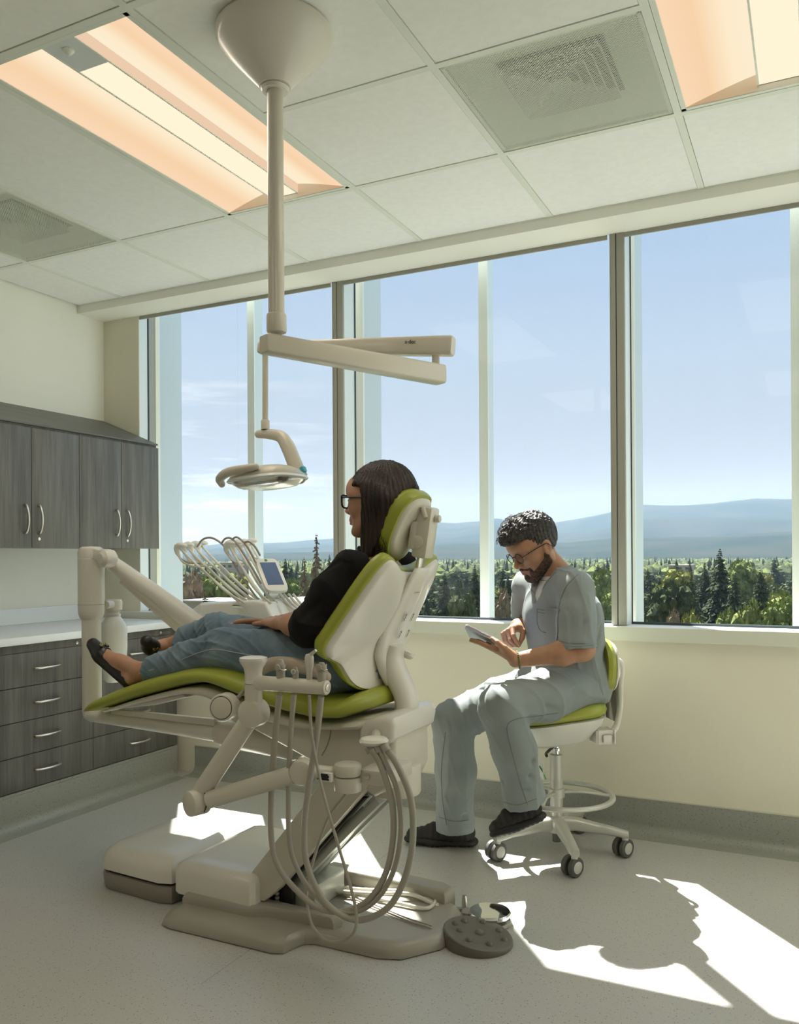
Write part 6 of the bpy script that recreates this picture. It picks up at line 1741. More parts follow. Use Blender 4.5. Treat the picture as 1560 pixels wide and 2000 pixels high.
# side seam and hems as raised stitching
def surf_tube(name, pts, r, m, parent):
    return tube(name, pts, r, m, parent, seg=6, n=8)
off = Vector((0.0, -1, 0))
surf_tube('side_seam', [hpL + Vector((0.02, -0.098, -0.02)), hpL.lerp(kL, 0.3) + Vector((0, -0.0955, 0.008)), hpL.lerp(kL, 0.7) + Vector((0, -0.086, 0.012)), kL + Vector((0, -0.079, 0.006)), kL.lerp(an1, 0.45) + Vector((0, -0.065, -0.002)), an1 + Vector((0.02, -0.0525, 0))], 0.0013, 'stitch', wp)

# ================================================================ the seated clinician
mp_ = thing('person', 'bearded man in grey scrubs and glasses sitting on the stool looking down at his tablet', 'person', (-0.93, 3.43, 0.60))
RTf = Vector((R0.x, R0.y, 0)); FWf = Vector((FW.x, FW.y, 0))
def facing(b): return (-RTf * math.cos(math.radians(b)) - FWf * math.sin(math.radians(b))).normalized()
fT = facing(32); lT = Vector((0, 0, 1)).cross(fT)
th = math.radians(28); fh = facing(24); fHd = (fh * math.cos(th) - Vector((0, 0, 1)) * math.sin(th)); uHd = (Vector((0, 0, 1)) * math.cos(th) + fh * math.sin(th))
hcM = at(1042, 1069, 3.33)
MM = frame(hcM, fHd, up=tuple(uHd), s=1.03)
g = head_field(True)
HF = g
mparts = [xf(g.mesh(), MM)]
# beard: a thin coat over jaw, chin, lip and cheek
bd = F((-0.125, -0.105, -0.165), (0.135, 0.105, 0.150), 0.0021)
bd.v = HF.v - 0.0019
nzb = (0.0010 * np.sin(bd.x * 900 + bd.z * 300) * np.sin(bd.y * 860) + 0.0008 * np.sin(bd.z * 1100 + bd.y * 400)).astype(np.float32)
bd.v = bd.v + nzb
reg = bd.cap((-0.004, -0.066, -0.018), (0.036, -0.044, -0.086), 0.017, 0.026)
for s in (-1, 1):
    reg = np.minimum(reg, bd.cap((-0.004, s * 0.066, -0.012), (0.002, s * 0.062, -0.050), 0.013, 0.019))
    reg = np.minimum(reg, bd.cap((0.002, s * 0.060, -0.055), (0.050, s * 0.034, -0.092), 0.022, 0.026))
    reg = np.minimum(reg, bd.cap((0.070, s * 0.026, -0.056), (0.066, s * 0.026, -0.088), 0.0085, 0.013))
    reg = np.minimum(reg, bd.cap((0.093, s * 0.003, -0.052), (0.080, s * 0.024, -0.057), 0.0060, 0.0060))
reg = np.minimum(reg, bd.ell((0.066, 0, -0.102), (0.030, 0.032, 0.022)))
reg = np.minimum(reg, bd.cap((0.085, 0, -0.080), (0.082, 0, -0.090), 0.006, 0.010))
bd.v = np.maximum(bd.v, reg.astype(np.float32))
bd.v = np.maximum(bd.v, -(HF.v + 0.004))
np_mesh('beard', [xf(bd.mesh(), MM)], 'beard', mp_)
# hair: short curls, fuller on top and at the fringe
g = F((-0.135, -0.105, -0.075), (0.140, 0.105, 0.175), 0.0024)
g.v = g.ell((-0.016, 0, 0.042), (0.106, 0.082, 0.100)).astype(np.float32)
g.add(g.ell((0.030, 0, 0.085), (0.085, 0.068, 0.058)), 0.02)
g.add(g.ell((0.080, 0.005, 0.075), (0.038, 0.060, 0.034)), 0.02)
g.v = g.v + (0.0045 * np.sin(g.x * 150 + 4 * np.sin(g.y * 90)) * np.sin(g.y * 170 + 3 * np.sin(g.z * 110)) * np.clip((g.z - 0.03) * 14, 0.15, 1) + 0.0022 * np.sin(g.x * 390 + g.z * 260) * np.sin(g.y * 420 + g.z * 200)).astype(np.float32)
g.sub(g.rbox((0.120, 0, -0.03), (0.082, 0.16, 0.093), 0.03), 0.010)
g.sub(g.rbox((0.045, 0, -0.080), (0.070, 0.16, 0.095), 0.02), 0.008)
g.cut(g.plane((-0.02, 0, -0.060), (0.35, 0, -1)), 0.004)
for s in (-1, 1): g.sub(g.ell((-0.012, s * 0.090, -0.006), (0.024, 0.020, 0.035)), 0.004)
np_mesh('hair', [xf(g.mesh(), MM)], 'hair_black', mp_)
bm = bmesh.new(); r_ = random.Random(5)
for k in range(420):     # separate curls that stand off the hair
    a = r_.uniform(-PI, PI); el = r_.uniform(0.30, 1.5)
    d = Vector((math.cos(a) * math.cos(el) * 0.112 + 0.010, math.sin(a) * math.cos(el) * 0.084, 0.045 + math.sin(el) * 0.100))
    if d.x > 0.02 : d += Vector((0.012, 0, 0.010))
    c = MM @ d; n_ = (c - (MM @ Vector((0, 0, 0.03)))).normalized(); t1 = n_.cross(Vector((r_.random(), r_.random(), r_.random()))).normalized(); t2 = n_.cross(t1)
    rr = r_.uniform(0.003, 0.007); ph = r_.random() * 6
    P = [c + (t1 * math.cos(ph + u * 4.2) + t2 * math.sin(ph + u * 4.2)) * rr + n_ * (0.006 * u - 0.003 + 0.003 * r_.random()) + t1 * 0.006 * u for u in (0, 0.2, 0.4, 0.6, 0.8, 1.0)]
    add_tube(bm, P, 0.0008, 4, caps=False)
bm_obj('hair_curls', bm, 'hair_black', mp_, smooth=True)
for s in (-1, 1):
    tube('eyebrow', [MM @ Vector((0.0945, s * 0.012, 0.022)), MM @ Vector((0.090, s * 0.030, 0.028)), MM @ Vector((0.074, s * 0.050, 0.021))], [0.0030, 0.0038, 0.0018], 'eyebrow', mp_, seg=6, n=4)
glasses(MM, mp_, 0.0019, 0.0019, 'round')
# arms and hands
shL = at(1126, 1151, 3.255); elL = at(1138, 1268, 3.17); wrL = at(1006, 1290, 3.06)
g = F(tuple(min(a, b, c) - 0.09 for a, b, c in zip(elL, wrL, at(915, 1240, 3.09))), tuple(max(a, b, c) + 0.09 for a, b, c in zip(elL, wrL, at(915, 1240, 3.09))), 0.0025)
g.v = g.cap(shL.lerp(elL, 0.6), elL, 0.050, 0.044).astype(np.float32)
g.add(g.cap(elL, elL.lerp(wrL, 0.30) + Vector((0, 0, -0.004)), 0.043, 0.045), 0.02)
g.add(g.cap(elL.lerp(wrL, 0.30), wrL, 0.044, 0.027, ((0, 1, 0), 1.15)), 0.02)
dh = (at(935, 1253, 3.09) - wrL).normalized()
HMl = frame(wrL, dh, up=(-0.35, -0.30, -1.0))
nMl = hand_into(g, HMl, [(-0.05, -0.10, -0.08), (-0.02, -0.08, -0.06), (0.02, 0.0, 0.0), (0.10, 0.05, 0.0)], [(0.014, 0.018, -0.010), (0.040, 0.044, -0.020), (0.068, 0.052, -0.026), (0.092, 0.050, -0.030)], 1.08, -1)
mparts.append(g.mesh())
elR = at(1030, 1222, 3.62); wrR = at(1010, 1221, 3.40)
g = F(tuple(min(a, b, c) - 0.08 for a, b, c in zip(elR, wrR, at(980, 1260, 3.24))), tuple(max(a, b, c) + 0.08 for a, b, c in zip(elR, wrR, at(980, 1260, 3.24))), 0.0025)
g.v = g.cap(elR, wrR, 0.040, 0.028).astype(np.float32)
dh2 = (at(985, 1236, 3.29) - wrR).normalized()
HMr = frame(wrR, dh2, up=(-0.55, -0.25, 0.8))
nMr = hand_into(g, HMr, [(0.75, 0.65, 0.45), (0.95, 1.05, 0.6), (1.0, 1.1, 0.7), (1.05, 1.1, 0.7)], [(0.014, 0.018, -0.012), (0.045, 0.036, -0.034), (0.066, 0.030, -0.052), (0.084, 0.020, -0.064)], 1.05, 1)
mparts.append(g.mesh())
# neck root and chest inside the top
nb = at(1088, 1122, 3.385)
g = F(tuple(c - 0.20 for c in nb), tuple(c + 0.14 for c in nb), 0.004)
g.v = g.cap(tuple(hcM - uHd * 0.05 - fHd * 0.02), tuple(nb), 0.054, 0.060).astype(np.float32)
g.add(g.cap(tuple(nb - lT * 0.09 - Vector((0, 0, 0.06))), tuple(nb + lT * 0.09 - Vector((0, 0, 0.06))), 0.050, 0.050), 0.05)
mparts.append(g.mesh())
mparts.append(xf(lips_part(), MM))
# ankles inside the trouser legs and shoes
kML, kMR = at(978, 1380, 2.97), at(884, 1408, 3.15)
aML, aMR = at(1024, 1566, 3.08), at(888, 1618, 3.26)
g = F(tuple(min(a, b) - 0.07 for a, b in zip(aML, kML.lerp(aML, 0.6))), tuple(max(a, b) + 0.07 for a, b in zip(aML, kML.lerp(aML, 0.6))), 0.005)
g.v = g.cap(kML.lerp(aML, 0.7), aML, 0.045, 0.036).astype(np.float32); mparts.insert(-1, g.mesh())
g = F(tuple(min(a, b) - 0.07 for a, b in zip(aMR, kMR.lerp(aMR, 0.6))), tuple(max(a, b) + 0.07 for a, b in zip(aMR, kMR.lerp(aMR, 0.6))), 0.005)
g.v = g.cap(kMR.lerp(aMR, 0.7), aMR, 0.045, 0.036).astype(np.float32); mparts.insert(-1, g.mesh())
pv = Vector((-0.905, 3.455, 0.70)); ch_ = at(1098, 1195, 3.40); sh0_ = at(1094, 1150, 3.40)
g = F((-1.45, 2.86, 0.05), (-0.62, 3.78, 1.20), 0.011)
g.v = g.cap(pv, ch_, 0.10, 0.10).astype(np.float32); g.add(g.cap(ch_, nb, 0.09, 0.05), 0.03)
for s_, k_, a_ in ((1, kML, aML), (-1, kMR, aMR)):
    h_ = pv + lT * 0.09 * s_
    g.add(g.cap(pv, h_, 0.07, 0.07), 0.02); g.add(g.cap(h_, k_, 0.068, 0.05), 0.02); g.add(g.cap(k_, a_, 0.05, 0.034), 0.02)
g.add(g.cap(sh0_, shL, 0.05, 0.045), 0.02); g.add(g.cap(shL, elL, 0.045, 0.036), 0.02)
shR_ = sh0_ - lT * 0.19
g.add(g.cap(sh0_, shR_, 0.05, 0.045), 0.02); g.add(g.cap(shR_, elR, 0.045, 0.034), 0.02)
mparts.insert(1, g.mesh())
np_mesh('body', mparts, 'skin_man', mp_, mats=['skin_man'] * (len(mparts) - 1) + ['lips_man'])
nails_mesh('fingernails', nMr[:2] + nMl[:4], 'nail', mp_)
eye_parts(MM, mp_)
# scrub top
pv = Vector((-0.905, 3.455, 0.70))
chest = at(1098, 1195, 3.40); sc0 = at(1094, 1150, 3.40)
shR = sc0 - lT * 0.195 + Vector((0, 0, 0.0))
shL2 = shL + Vector((0, 0, 0.006))
g = F((-1.30, 3.02, 0.56), (-0.58, 3.80, 1.22), 0.0045)
def fl(a, k): return (tuple(a), k)
g.v = g.cap(pv + Vector((0, 0, 0.02)), chest, 0.124, 0.126, fl(lT, 0.72)).astype(np.float32)
g.add(g.cap(chest - Vector((0, 0, 0.02)), sc0 - Vector((0, 0, 0.03)), 0.118, 0.090, fl(lT, 0.74)), 0.05)
g.add(g.cap(shR + fT * 0.015, shL2 + fT * 0.015, 0.060, 0.060), 0.05)
g.add(g.cap(shL2, nb + lT * 0.03 + Vector((0, 0, -0.005)), 0.050, 0.056), 0.04)
g.add(g.cap(shR + Vector((0, 0, 0.01)), nb - lT * 0.03 + Vector((0, 0, -0.005)), 0.056, 0.058), 0.04)
# loose cloth hanging in front of the belly, and skirt of the top over the hips
g.add(g.cap(chest + fT * 0.055, pv + fT * 0.10 + Vector((0, 0, 0.04)), 0.095, 0.085, fl(lT, 0.8)), 0.05)
g.add(g.cap(pv - lT * 0.07 + fT * 0.02, pv + lT * 0.07 + fT * 0.02, 0.124, 0.124), 0.04)
g.add(g.ell(tuple(pv + fT * 0.09 + Vector((0, 0, 0.01))), (0.165, 0.165, 0.100)), 0.04)
# sleeves
hmL = at(1124, 1264, 3.178)
g.add(g.sleeve([shL, shL.lerp(hmL, 0.5), hmL], [0.068, 0.072, 0.078], (0.04, 0, -1), 0.022), 0.02)
hmR = at(1030, 1205, 3.60)
g.add(g.sleeve([shR, shR.lerp(hmR, 0.5), hmR], [0.068, 0.070, 0.074], (0.1, 0, -1), 0.022), 0.02)
g.wob(20, 18, 14, 0.0062, 1.1)
hem_n = (fT * 0.28 + Vector((0, 0, -1)))
g.cut(g.plane(tuple(at(1100, 1352, 3.25)), tuple(hem_n)), 0.002)
for a, b, w, am in ((at(1108, 1160, 3.2), at(1092, 1250, 3.15), 0.010, 0.010), (at(1150, 1165, 3.2), at(1150, 1240, 3.15), 0.012, -0.006), (at(1040, 1140, 3.2), at(1075, 1270, 3.22), 0.013, 0.010), (at(1028, 1170, 3.25), at(1045, 1260, 3.25), 0.011, -0.008), (at(1015, 1190, 3.3), at(1035, 1290, 3.25), 0.010, 0.009), (at(1062, 1180, 3.2), at(1080, 1255, 3.2), 0.010, -0.006), (at(1175, 1230, 3.35), at(1120, 1330, 3.25), 0.013, 0.010), (at(1150, 1270, 3.3), at(1095, 1330, 3.2), 0.011, -0.008), (at(1185, 1270, 3.4), at(1140, 1370, 3.3), 0.012, 0.009), (at(1020, 1300, 3.2), at(1120, 1310, 3.2), 0.012, 0.008)):
    g.fold(tuple(a), tuple(b), w, am)
for x0, y0, x1, y1, Y, am in ((1090, 1175, 1050, 1215, 3.2, 0.006), (1092, 1195, 1040, 1262, 3.2, 0.007), (1095, 1215, 1060, 1290, 3.2, -0.005), (1030, 1150, 1020, 1210, 3.25, 0.006), (1045, 1215, 1015, 1262, 3.25, 0.006), (1160, 1180, 1172, 1250, 3.3, 0.006), (1172, 1225, 1150, 1290, 3.35, 0.007), (1100, 1180, 1120, 1215, 3.15, 0.005), (1150, 1200, 1128, 1228, 3.15, 0.005), (1155, 1290, 1060, 1318, 3.2, 0.007), (1170, 1310, 1085, 1338, 3.25, 0.007), (1060, 1150, 1078, 1180, 3.2, 0.005)):
    g.fold(tuple(at(x0, y0, Y)), tuple(at(x1, y1, Y)), 0.008, am)
# cut sleeve ends and the neck opening, V at the front
g.sub(g.cap(tuple(nb + Vector((0, 0, 0.09)) - fT * 0.0), tuple(nb + Vector((0, 0, -0.012)) + fT * 0.012), 0.074, 0.062), 0.008)
vb = nb + fT * 0.115 - Vector((0, 0, 0.105))
g.sub(g.cap(tuple(nb + fT * 0.075 - Vector((0, 0, 0.00))), tuple(vb), 0.050, 0.010), 0.006)
np_mesh('scrub_top', [g.mesh()], 'scrub_grey', mp_)
# chest pocket laid on the cloth
from mathutils.bvhtree import BVHTree
def drape(name, src, c, ax, up, out, w, h, m, parent, nx=12, ny=12, off=0.003, poly=None):
    me = src.data; bv = BVHTree.FromPolygons([v.co.copy() for v in me.vertices], [tuple(p.vertices) for p in me.polygons])
    T = []; B = []
    for j in range(ny + 1):
        for i in range(nx + 1):
            u = (i / nx - 0.5) * w; v = (j / ny - 0.5) * h
            if j == 0: v += 0.010 * abs(i / nx - 0.5) * 2
            o_ = c + ax * u + up * v + out * 0.15
            hit = bv.ray_cast(o_, -out, 0.4)
            p = hit[0] if hit[0] is not None else c + ax * u + up * v
            T.append(p + out * off); B.append(p - out * 0.002)
    n = len(T); W_ = nx + 1; fs = []
    for j in range(ny):
        for i in range(nx):
            k = j * W_ + i; fs += [(k, k + 1, k + W_ + 1, k + W_), (n + k, n + k + W_, n + k + W_ + 1, n + k + 1)]
    for i in range(nx): fs += [(i + 1, i, n + i, n + i + 1), (ny * W_ + i, ny * W_ + i + 1, n + ny * W_ + i + 1, n + ny * W_ + i)]
    for j in range(ny): fs += [(j * W_, (j + 1) * W_, n + (j + 1) * W_, n + j * W_), ((j + 1) * W_ + nx, j * W_ + nx, n + j * W_ + nx, n + (j + 1) * W_ + nx)]
    return mk(name, T + B, fs, m, parent, smooth=False)
top_ = [o for o in bpy.data.objects if o.name.startswith('scrub_top')][0]
drape('chest_pocket', top_, at(1066, 1222, 3.18), lT, Vector((0, 0, 1)), fT, 0.115, 0.125, 'scrub_grey', mp_)
drape('pocket_hem', top_, at(1066, 1222, 3.18) + Vector((0, 0, 0.058)), lT, Vector((0, 0, 1)), fT, 0.117, 0.014, 'scrub_grey', mp_, ny=2, off=0.005)
mat('scrub_seam', (0.14, 0.155, 0.155), 0.9)
def seam(name, src, pts, parent, m='scrub_seam', r=0.0011):
    me = src.data; bv = BVHTree.FromPolygons([v.co.copy() for v in me.vertices], [tuple(p.vertices) for p in me.polygons])
    P = []
    for x, y in spline(pts, 6):
        d = ray(x, y).normalized(); hit = bv.ray_cast(EYE, d, 9.0)
        if hit[0] is not None and (not P or (hit[0] - P[-1]).length < 0.07): P.append(hit[0] + hit[1] * 0.0006)
    if len(P) > 3: tube(name, P, r, m, parent, seg=6)
for pts in ([(1128, 1122), (1106, 1145), (1094, 1175), (1088, 1215), (1090, 1250)], [(1049, 1189), (1066, 1193), (1083, 1200)], [(1049, 1195), (1066, 1199), (1083, 1206)], [(1049, 1189), (1049, 1215), (1056, 1232), (1072, 1236), (1082, 1228), (1083, 1200)], [(1092, 1252), (1112, 1256), (1142, 1257)], [(1084, 1118), (1066, 1140), (1050, 1165), (1046, 1158)], [(1030, 1135), (1036, 1150), (1046, 1160)], [(1000, 1322), (1040, 1328), (1085, 1338), (1122, 1352)], [(1145, 1262), (1140, 1300), (1132, 1345)]):
    seam('seam', top_, pts, mp_)
# sleeve hem band, chest pocket, undershirt, neck chain
bm = bmesh.new()
P = [hmL + Vector((0.0785 * math.cos(a), 0.0785 * math.sin(a), 0.014 + 0.003 * math.cos(a))) for a in [2 * PI * k / 40 for k in range(42)]]
add_tube(bm, P, 0.0022, 6, caps=False); bm_obj('sleeve_hem', bm, 'scrub_grey', mp_, smooth=True)
g = F(tuple(c - 0.16 for c in nb), tuple(c + 0.13 for c in nb), 0.004)
g.v = g.cap(tuple(nb - Vector((0, 0, 0.03))), tuple(nb + fT * 0.035 - Vector((0, 0, 0.10))), 0.068, 0.072).astype(np.float32)
g.sub(g.cap(tuple(nb + Vector((0, 0, 0.10))), tuple(nb + Vector((0, 0, -0.01))), 0.072, 0.060), 0.006)
np_mesh('undershirt', [g.mesh()], 'tee_white', mp_)
P = [nb + lT * 0.060 * math.sin(a) + fT * (0.064 * math.cos(a) + 0.01) + Vector((0, 0, 0.022 - 0.045 * (0.5 + 0.5 * math.cos(a)))) for a in [2 * PI * k / 30 for k in range(31)]]
tube('neck_chain', P, 0.0010, 'gold', mp_, seg=6)
# trousers
g = F((-1.42, 2.84, 0.07), (-0.62, 3.66, 0.84), 0.0048)
hML, hMR = pv + lT * 0.095 - Vector((0, 0, 0.01)), pv - lT * 0.095 - Vector((0, 0, 0.01))
g.v = g.ell(tuple(pv - Vector((0, 0, 0.015))), (0.145, 0.145, 0.108)).astype(np.float32)
for hp, kn, an in ((hML, kML, aML), (hMR, kMR, aMR)):
    g.add(g.cap(hp, hp.lerp(kn, 0.55), 0.098, 0.096), 0.03)
    g.add(g.cap(hp.lerp(kn, 0.55), kn, 0.096, 0.082), 0.03)
    c1 = kn.lerp(an, 0.45) + Vector((0.012, 0.0, 0)); he = an + (an - kn).normalized() * (0.02 if an is aMR else 0.0)
    g.add(g.sleeve([kn, c1, an.lerp(kn, 0.05), he], [0.082, 0.080, 0.074, 0.079], an - kn, 0.014), 0.02)
g.wob(19, 21, 12, 0.0075, 4.2)
for a, b, w, am in ((at(950, 1370, 2.98), at(1000, 1470, 3.0), 0.014, -0.009), (at(1000, 1395, 2.98), at(1035, 1460, 3.0), 0.012, 0.012), (at(1005, 1440, 3.0), at(1040, 1490, 3.0), 0.012, 0.011), (at(985, 1480, 3.0), at(1040, 1520, 3.0), 0.011, 0.011), (at(975, 1520, 3.0), at(1030, 1545, 3.0), 0.010, 0.010), (at(1010, 1355, 3.0), at(1090, 1390, 3.1), 0.012, 0.010), (at(1000, 1340, 3.05), at(1060, 1370, 3.1), 0.010, -0.006), (at(865, 1420, 3.15), at(890, 1500, 3.2), 0.012, 0.010), (at(900, 1430, 3.15), at(905, 1520, 3.2), 0.010, -0.007), (at(860, 1500, 3.2), at(905, 1560, 3.2), 0.012, 0.010), (at(860, 1560, 3.2), at(910, 1595, 3.2), 0.010, 0.010), (at(900, 1345, 3.2), at(975, 1350, 3.25), 0.010, 0.009), (at(930, 1330, 3.25), at(990, 1335, 3.25), 0.010, -0.006)):
    g.fold(tuple(a), tuple(b), w, am)
np_mesh('trousers', [g.mesh()], 'scrub_grey', mp_)
tr_o = [o for o in bpy.data.objects if o.name.startswith('trousers')][0]
for pts in ([(1090, 1392), (1050, 1398), (1010, 1404), (990, 1420), (1000, 1470), (1016, 1530), (1030, 1572)], [(870, 1430), (862, 1500), (864, 1560), (872, 1612)], [(858, 1596), (885, 1604), (915, 1602)], [(982, 1566), (1010, 1572), (1048, 1560)]):
    seam('seam', tr_o, pts, mp_)
# trainers with chunky soles
def trainer(heel, toe, up, name, parent, an):
    f = (toe - heel).normalized(); u = (Vector(up) - f * Vector(up).dot(f)).normalized(); s = f.cross(u)
    L = (toe - heel).length
    P = lambda x, y, z: tuple(heel + f * x * L + s * y + u * z)
    lo = [min(heel[i], toe[i], an[i]) - 0.09 for i in range(3)]; hi = [max(heel[i], toe[i], an[i]) + 0.09 for i in range(3)]
    g = F(lo, hi, 0.0028)
    g.v = g.cap(P(0.10, 0, 0.055), P(0.55, 0, 0.052), 0.041, 0.043).astype(np.float32)
    g.add(g.cap(P(0.55, 0.004, 0.047), P(0.88, 0.0, 0.040), 0.043, 0.031, (tuple(u), 1.15)), 0.015)
    g.add(g.cap(P(0.14, 0, 0.055), tuple(an), 0.038, 0.042), 0.02)
    g.add(g.cap(P(0.35, 0, 0.065), P(0.60, 0, 0.056), 0.030, 0.022), 0.02)
    g.v = g.v + (0.0012 * np.sin((g.x * f.x + g.y * f.y + g.z * f.z) * 260)).astype(np.float32)
    o = np_mesh(name, [g.mesh()], 'trainer_black', parent)
    g = F(lo, hi, 0.0028)
    g.v = g.cap(P(0.06, 0, 0.019), P(0.55, 0, 0.019), 0.041, 0.045, (tuple(u), 2.0)).astype(np.float32)
    g.add(g.cap(P(0.55, 0, 0.019), P(0.90, 0, 0.023), 0.047, 0.034, (tuple(u), 1.9)), 0.01)
    g.v = g.v + (0.0022 * (np.sin(((g.x - heel.x) * f.x + (g.y - heel.y) * f.y + (g.z - heel.z) * f.z) * 330) > 0.2) * (((g.x - heel.x) * u.x + (g.y - heel.y) * u.y + (g.z - heel.z) * u.z) < 0.008)).astype(np.float32)
    g.cut(g.plane(P(0, 0, 0.001), tuple(-u)), 0.001)
    np_mesh('sole', [g.mesh()], 'rubber_black', o)
    for k in range(4):
        x = 0.42 + 0.075 * k
        tube('lace', [P(x, -0.018, 0.082 - 0.010 * k), P(x + 0.01, 0, 0.090 - 0.011 * k), P(x, 0.018, 0.082 - 0.010 * k)], 0.0022, 'rubber_black', o, seg=6, n=3)
    return o
hR_ = Vector((-1.292, 3.300, 0.001)); tR_ = Vector((-1.560, 3.205, 0.001))
trainer(hR_, tR_, (0, 0, 1), 'shoe', mp_, aMR + Vector((0, 0, -0.01)))
hL_ = at(1058, 1582, 3.09); tL_ = at(974, 1640, 3.04)
hL_ = aML + Vector((0.060, 0.015, -0.072)); tL_ = at(968, 1640, 3.03)
trainer(hL_, tL_, (-0.55, -0.05, 0.8), 'shoe', mp_, aML)
# bracelet of green beads
bc = wrL + (elL - wrL).normalized() * 0.012; ad = (elL - wrL).normalized(); b1 = ad.cross(Vector((0, 0, 1))).normalized(); b2 = ad.cross(b1)
mat('bead_green', (0.16, 0.17, 0.03), 0.3)
bm = bmesh.new()
for k in range(26):
    a = 2 * PI * k / 26; c = bc + (b1 * math.cos(a) * 0.030 + b2 * math.sin(a) * 0.032)
    bmesh.ops.create_icosphere(bm, subdivisions=1, radius=0.0042, matrix=Matrix.Translation(c))
bm_obj('bead_bracelet', bm, 'bead_green', mp_, smooth=True, angle=3)

# tablet in its folded lilac case
mat('case_lilac', (0.52, 0.42, 0.55), 0.4)
mat('case_grey', (0.42, 0.46, 0.50), 0.6)
P1, P2, P0_ = at(941, 1238, 3.04), at(1018, 1275, 3.06), at(887, 1231, 3.24)
e1 = (P2 - P1); e2 = (P0_ - P1); nn_ = e1.cross(e2).normalized()
if nn_.z < 0: nn_ = -nn_
tb = thing('tablet', 'tablet in a lilac case held by the man in scrubs', 'tablet', tuple((P2 + P0_) / 2))
cc = (P0_ + P2) / 2
x_ = e1.normalized(); y_ = nn_.cross(x_).normalized()
Mt2 = Matrix(((x_.x, y_.x, nn_.x, cc.x), (x_.y, y_.y, nn_.y, cc.y), (x_.z, y_.z, nn_.z, cc.z), (0, 0, 0, 1)))
hx_, hy_ = e1.length / 2, abs(e2.dot(y_)) / 2
for nm, z0, z1, m, k in (('case_back', -0.005, 0.0015, 'case_grey', 0.0), ('case_rim', 0.0, 0.008, 'case_lilac', 0.001), ('screen', 0.0078, 0.0088, 'screen_blue', -0.010)):
    bm = bmesh.new(); add_prism(bm, superell(32, hx_ + k, hy_ + k, 0.16), z0, z1, 0.0012, ax='XY'); bm.transform(Mt2)
    bm_obj(nm, bm, m, tb, smooth=True)
box('pencil_slot', (-0.02, -hy_ - 0.003, 0.001), (0.02, -hy_ + 0.001, 0.005), 'case_grey', tb, bevel=0.001, M=Mt2)

# ================================================================ the stool
mat('stool_plastic', (0.68, 0.67, 0.60), 0.4)
mat('stool_alu', (0.56, 0.56, 0.50), 0.32, metal=0.25)
mat('castor_grey', (0.10, 0.10, 0.095), 0.5)
mat('castor_hub', (0.55, 0.54, 0.50), 0.4)
st = thing('stool', 'wheeled operator stool with lime green seat and backrest and a chrome column', 'stool', (-0.955, 3.38, 0))
sc = Vector((-0.955, 3.38, 0))
lathe('column', [(0.0, 0.10), (0.026, 0.10), (0.026, 0.40), (0.023, 0.402), (0.0, 0.402)], 'stool_alu', st, sc)
lathe('gas_rod', [(0.0, 0.40), (0.014, 0.40), (0.014, 0.415), (0.022, 0.418), (0.022, 0.428), (0.014, 0.430), (0.014, 0.442), (0.024, 0.445), (0.024, 0.452), (0.0, 0.452), ], 'chrome', st, sc)
lathe('base_hub', [(0.0, 0.085), (0.034, 0.085), (0.042, 0.10), (0.042, 0.125), (0.034, 0.15), (0.0, 0.152)], 'stool_alu', st, sc)
lathe('column_foot', [(0.0, 0.045), (0.017, 0.045), (0.018, 0.09), (0.0, 0.09)], 'castor_grey', st, sc)
ang = [math.atan2(3.17 - 3.38, -1.145 + 0.955) + 2 * PI / 5 * k for k in range(5)]
for a in ang:
    d = Vector((math.cos(a), math.sin(a), 0)); s = Vector((-d.y, d.x, 0))
    rings = []
    for r, z, w, h in ((0.02, 0.120, 0.030, 0.030), (0.08, 0.122, 0.026, 0.026), (0.15, 0.112, 0.023, 0.021), (0.21, 0.106, 0.021, 0.017), (0.262, 0.095, 0.021, 0.015), (0.285, 0.092, 0.017, 0.013)):
        rings.append([sc + d * r + s * u + Vector((0, 0, z + v)) for u, v in superell(16, w, h, 0.7)])
    lg = loft('leg', rings, 'stool_alu', st)
    cp = sc + d * 0.272
    lathe('castor_stem', [(0.0, 0.045), (0.013, 0.045), (0.013, 0.092), (0.0, 0.092)], 'stool_alu', st, cp, seg=16)
    ca = (FWf * 0.80 - RTf * 0.60).normalized()
    cc_ = cp + Vector((-0.012, 0.010, 0.0375))
    ct = lathe('castor', [(0.0, -0.006), (0.013, -0.006), (0.013, 0.006), (0.0, 0.006)], 'castor_grey', st, cc_, ca, 16)
    for sg in (-1, 1):
        o0 = cc_ + ca * (sg * 0.018)
        lathe('tyre', [(0.026, -0.011), (0.033, -0.0105), (0.037, -0.007), (0.037, 0.007), (0.033, 0.0105), (0.026, 0.011), (0.026, -0.011)], 'castor_grey', ct, o0, ca, 28)
        lathe('hub', [(0.0, -0.0095), (0.0265, -0.0095), (0.0265, 0.0095), (0.022, 0.0115), (0.0, 0.0125)], 'castor_hub', ct, o0, ca * sg, 24)
# foot ring
rc_ = sc + Vector((0.02, 0.0, 0.235))
P = [rc_ + Vector((math.cos(a) * 0.205, math.sin(a) * 0.205, 0)) for a in [2 * PI * k / 48 for k in range(50)]]
bm = bmesh.new(); add_tube(bm, P, 0.0125, 10, caps=False, flat=0.85)
fr_ = bm_obj('foot_ring', bm, 'stool_alu', st, smooth=True)
for k in range(3):
    a = 0.4 + 2 * PI * k / 3
    tube('ring_spoke', [sc + Vector((0, 0, 0.245)), sc + Vector((math.cos(a) * 0.10, math.sin(a) * 0.10, 0.248)), rc_ + Vector((math.cos(a) * 0.2, math.sin(a) * 0.2, 0))], [0.012, 0.010, 0.010], 'stool_alu', fr_, n=4, flat=0.6)
lathe('ring_clamp', [(0.026, 0.225), (0.034, 0.228), (0.034, 0.262), (0.026, 0.265)], 'stool_alu', st, sc)
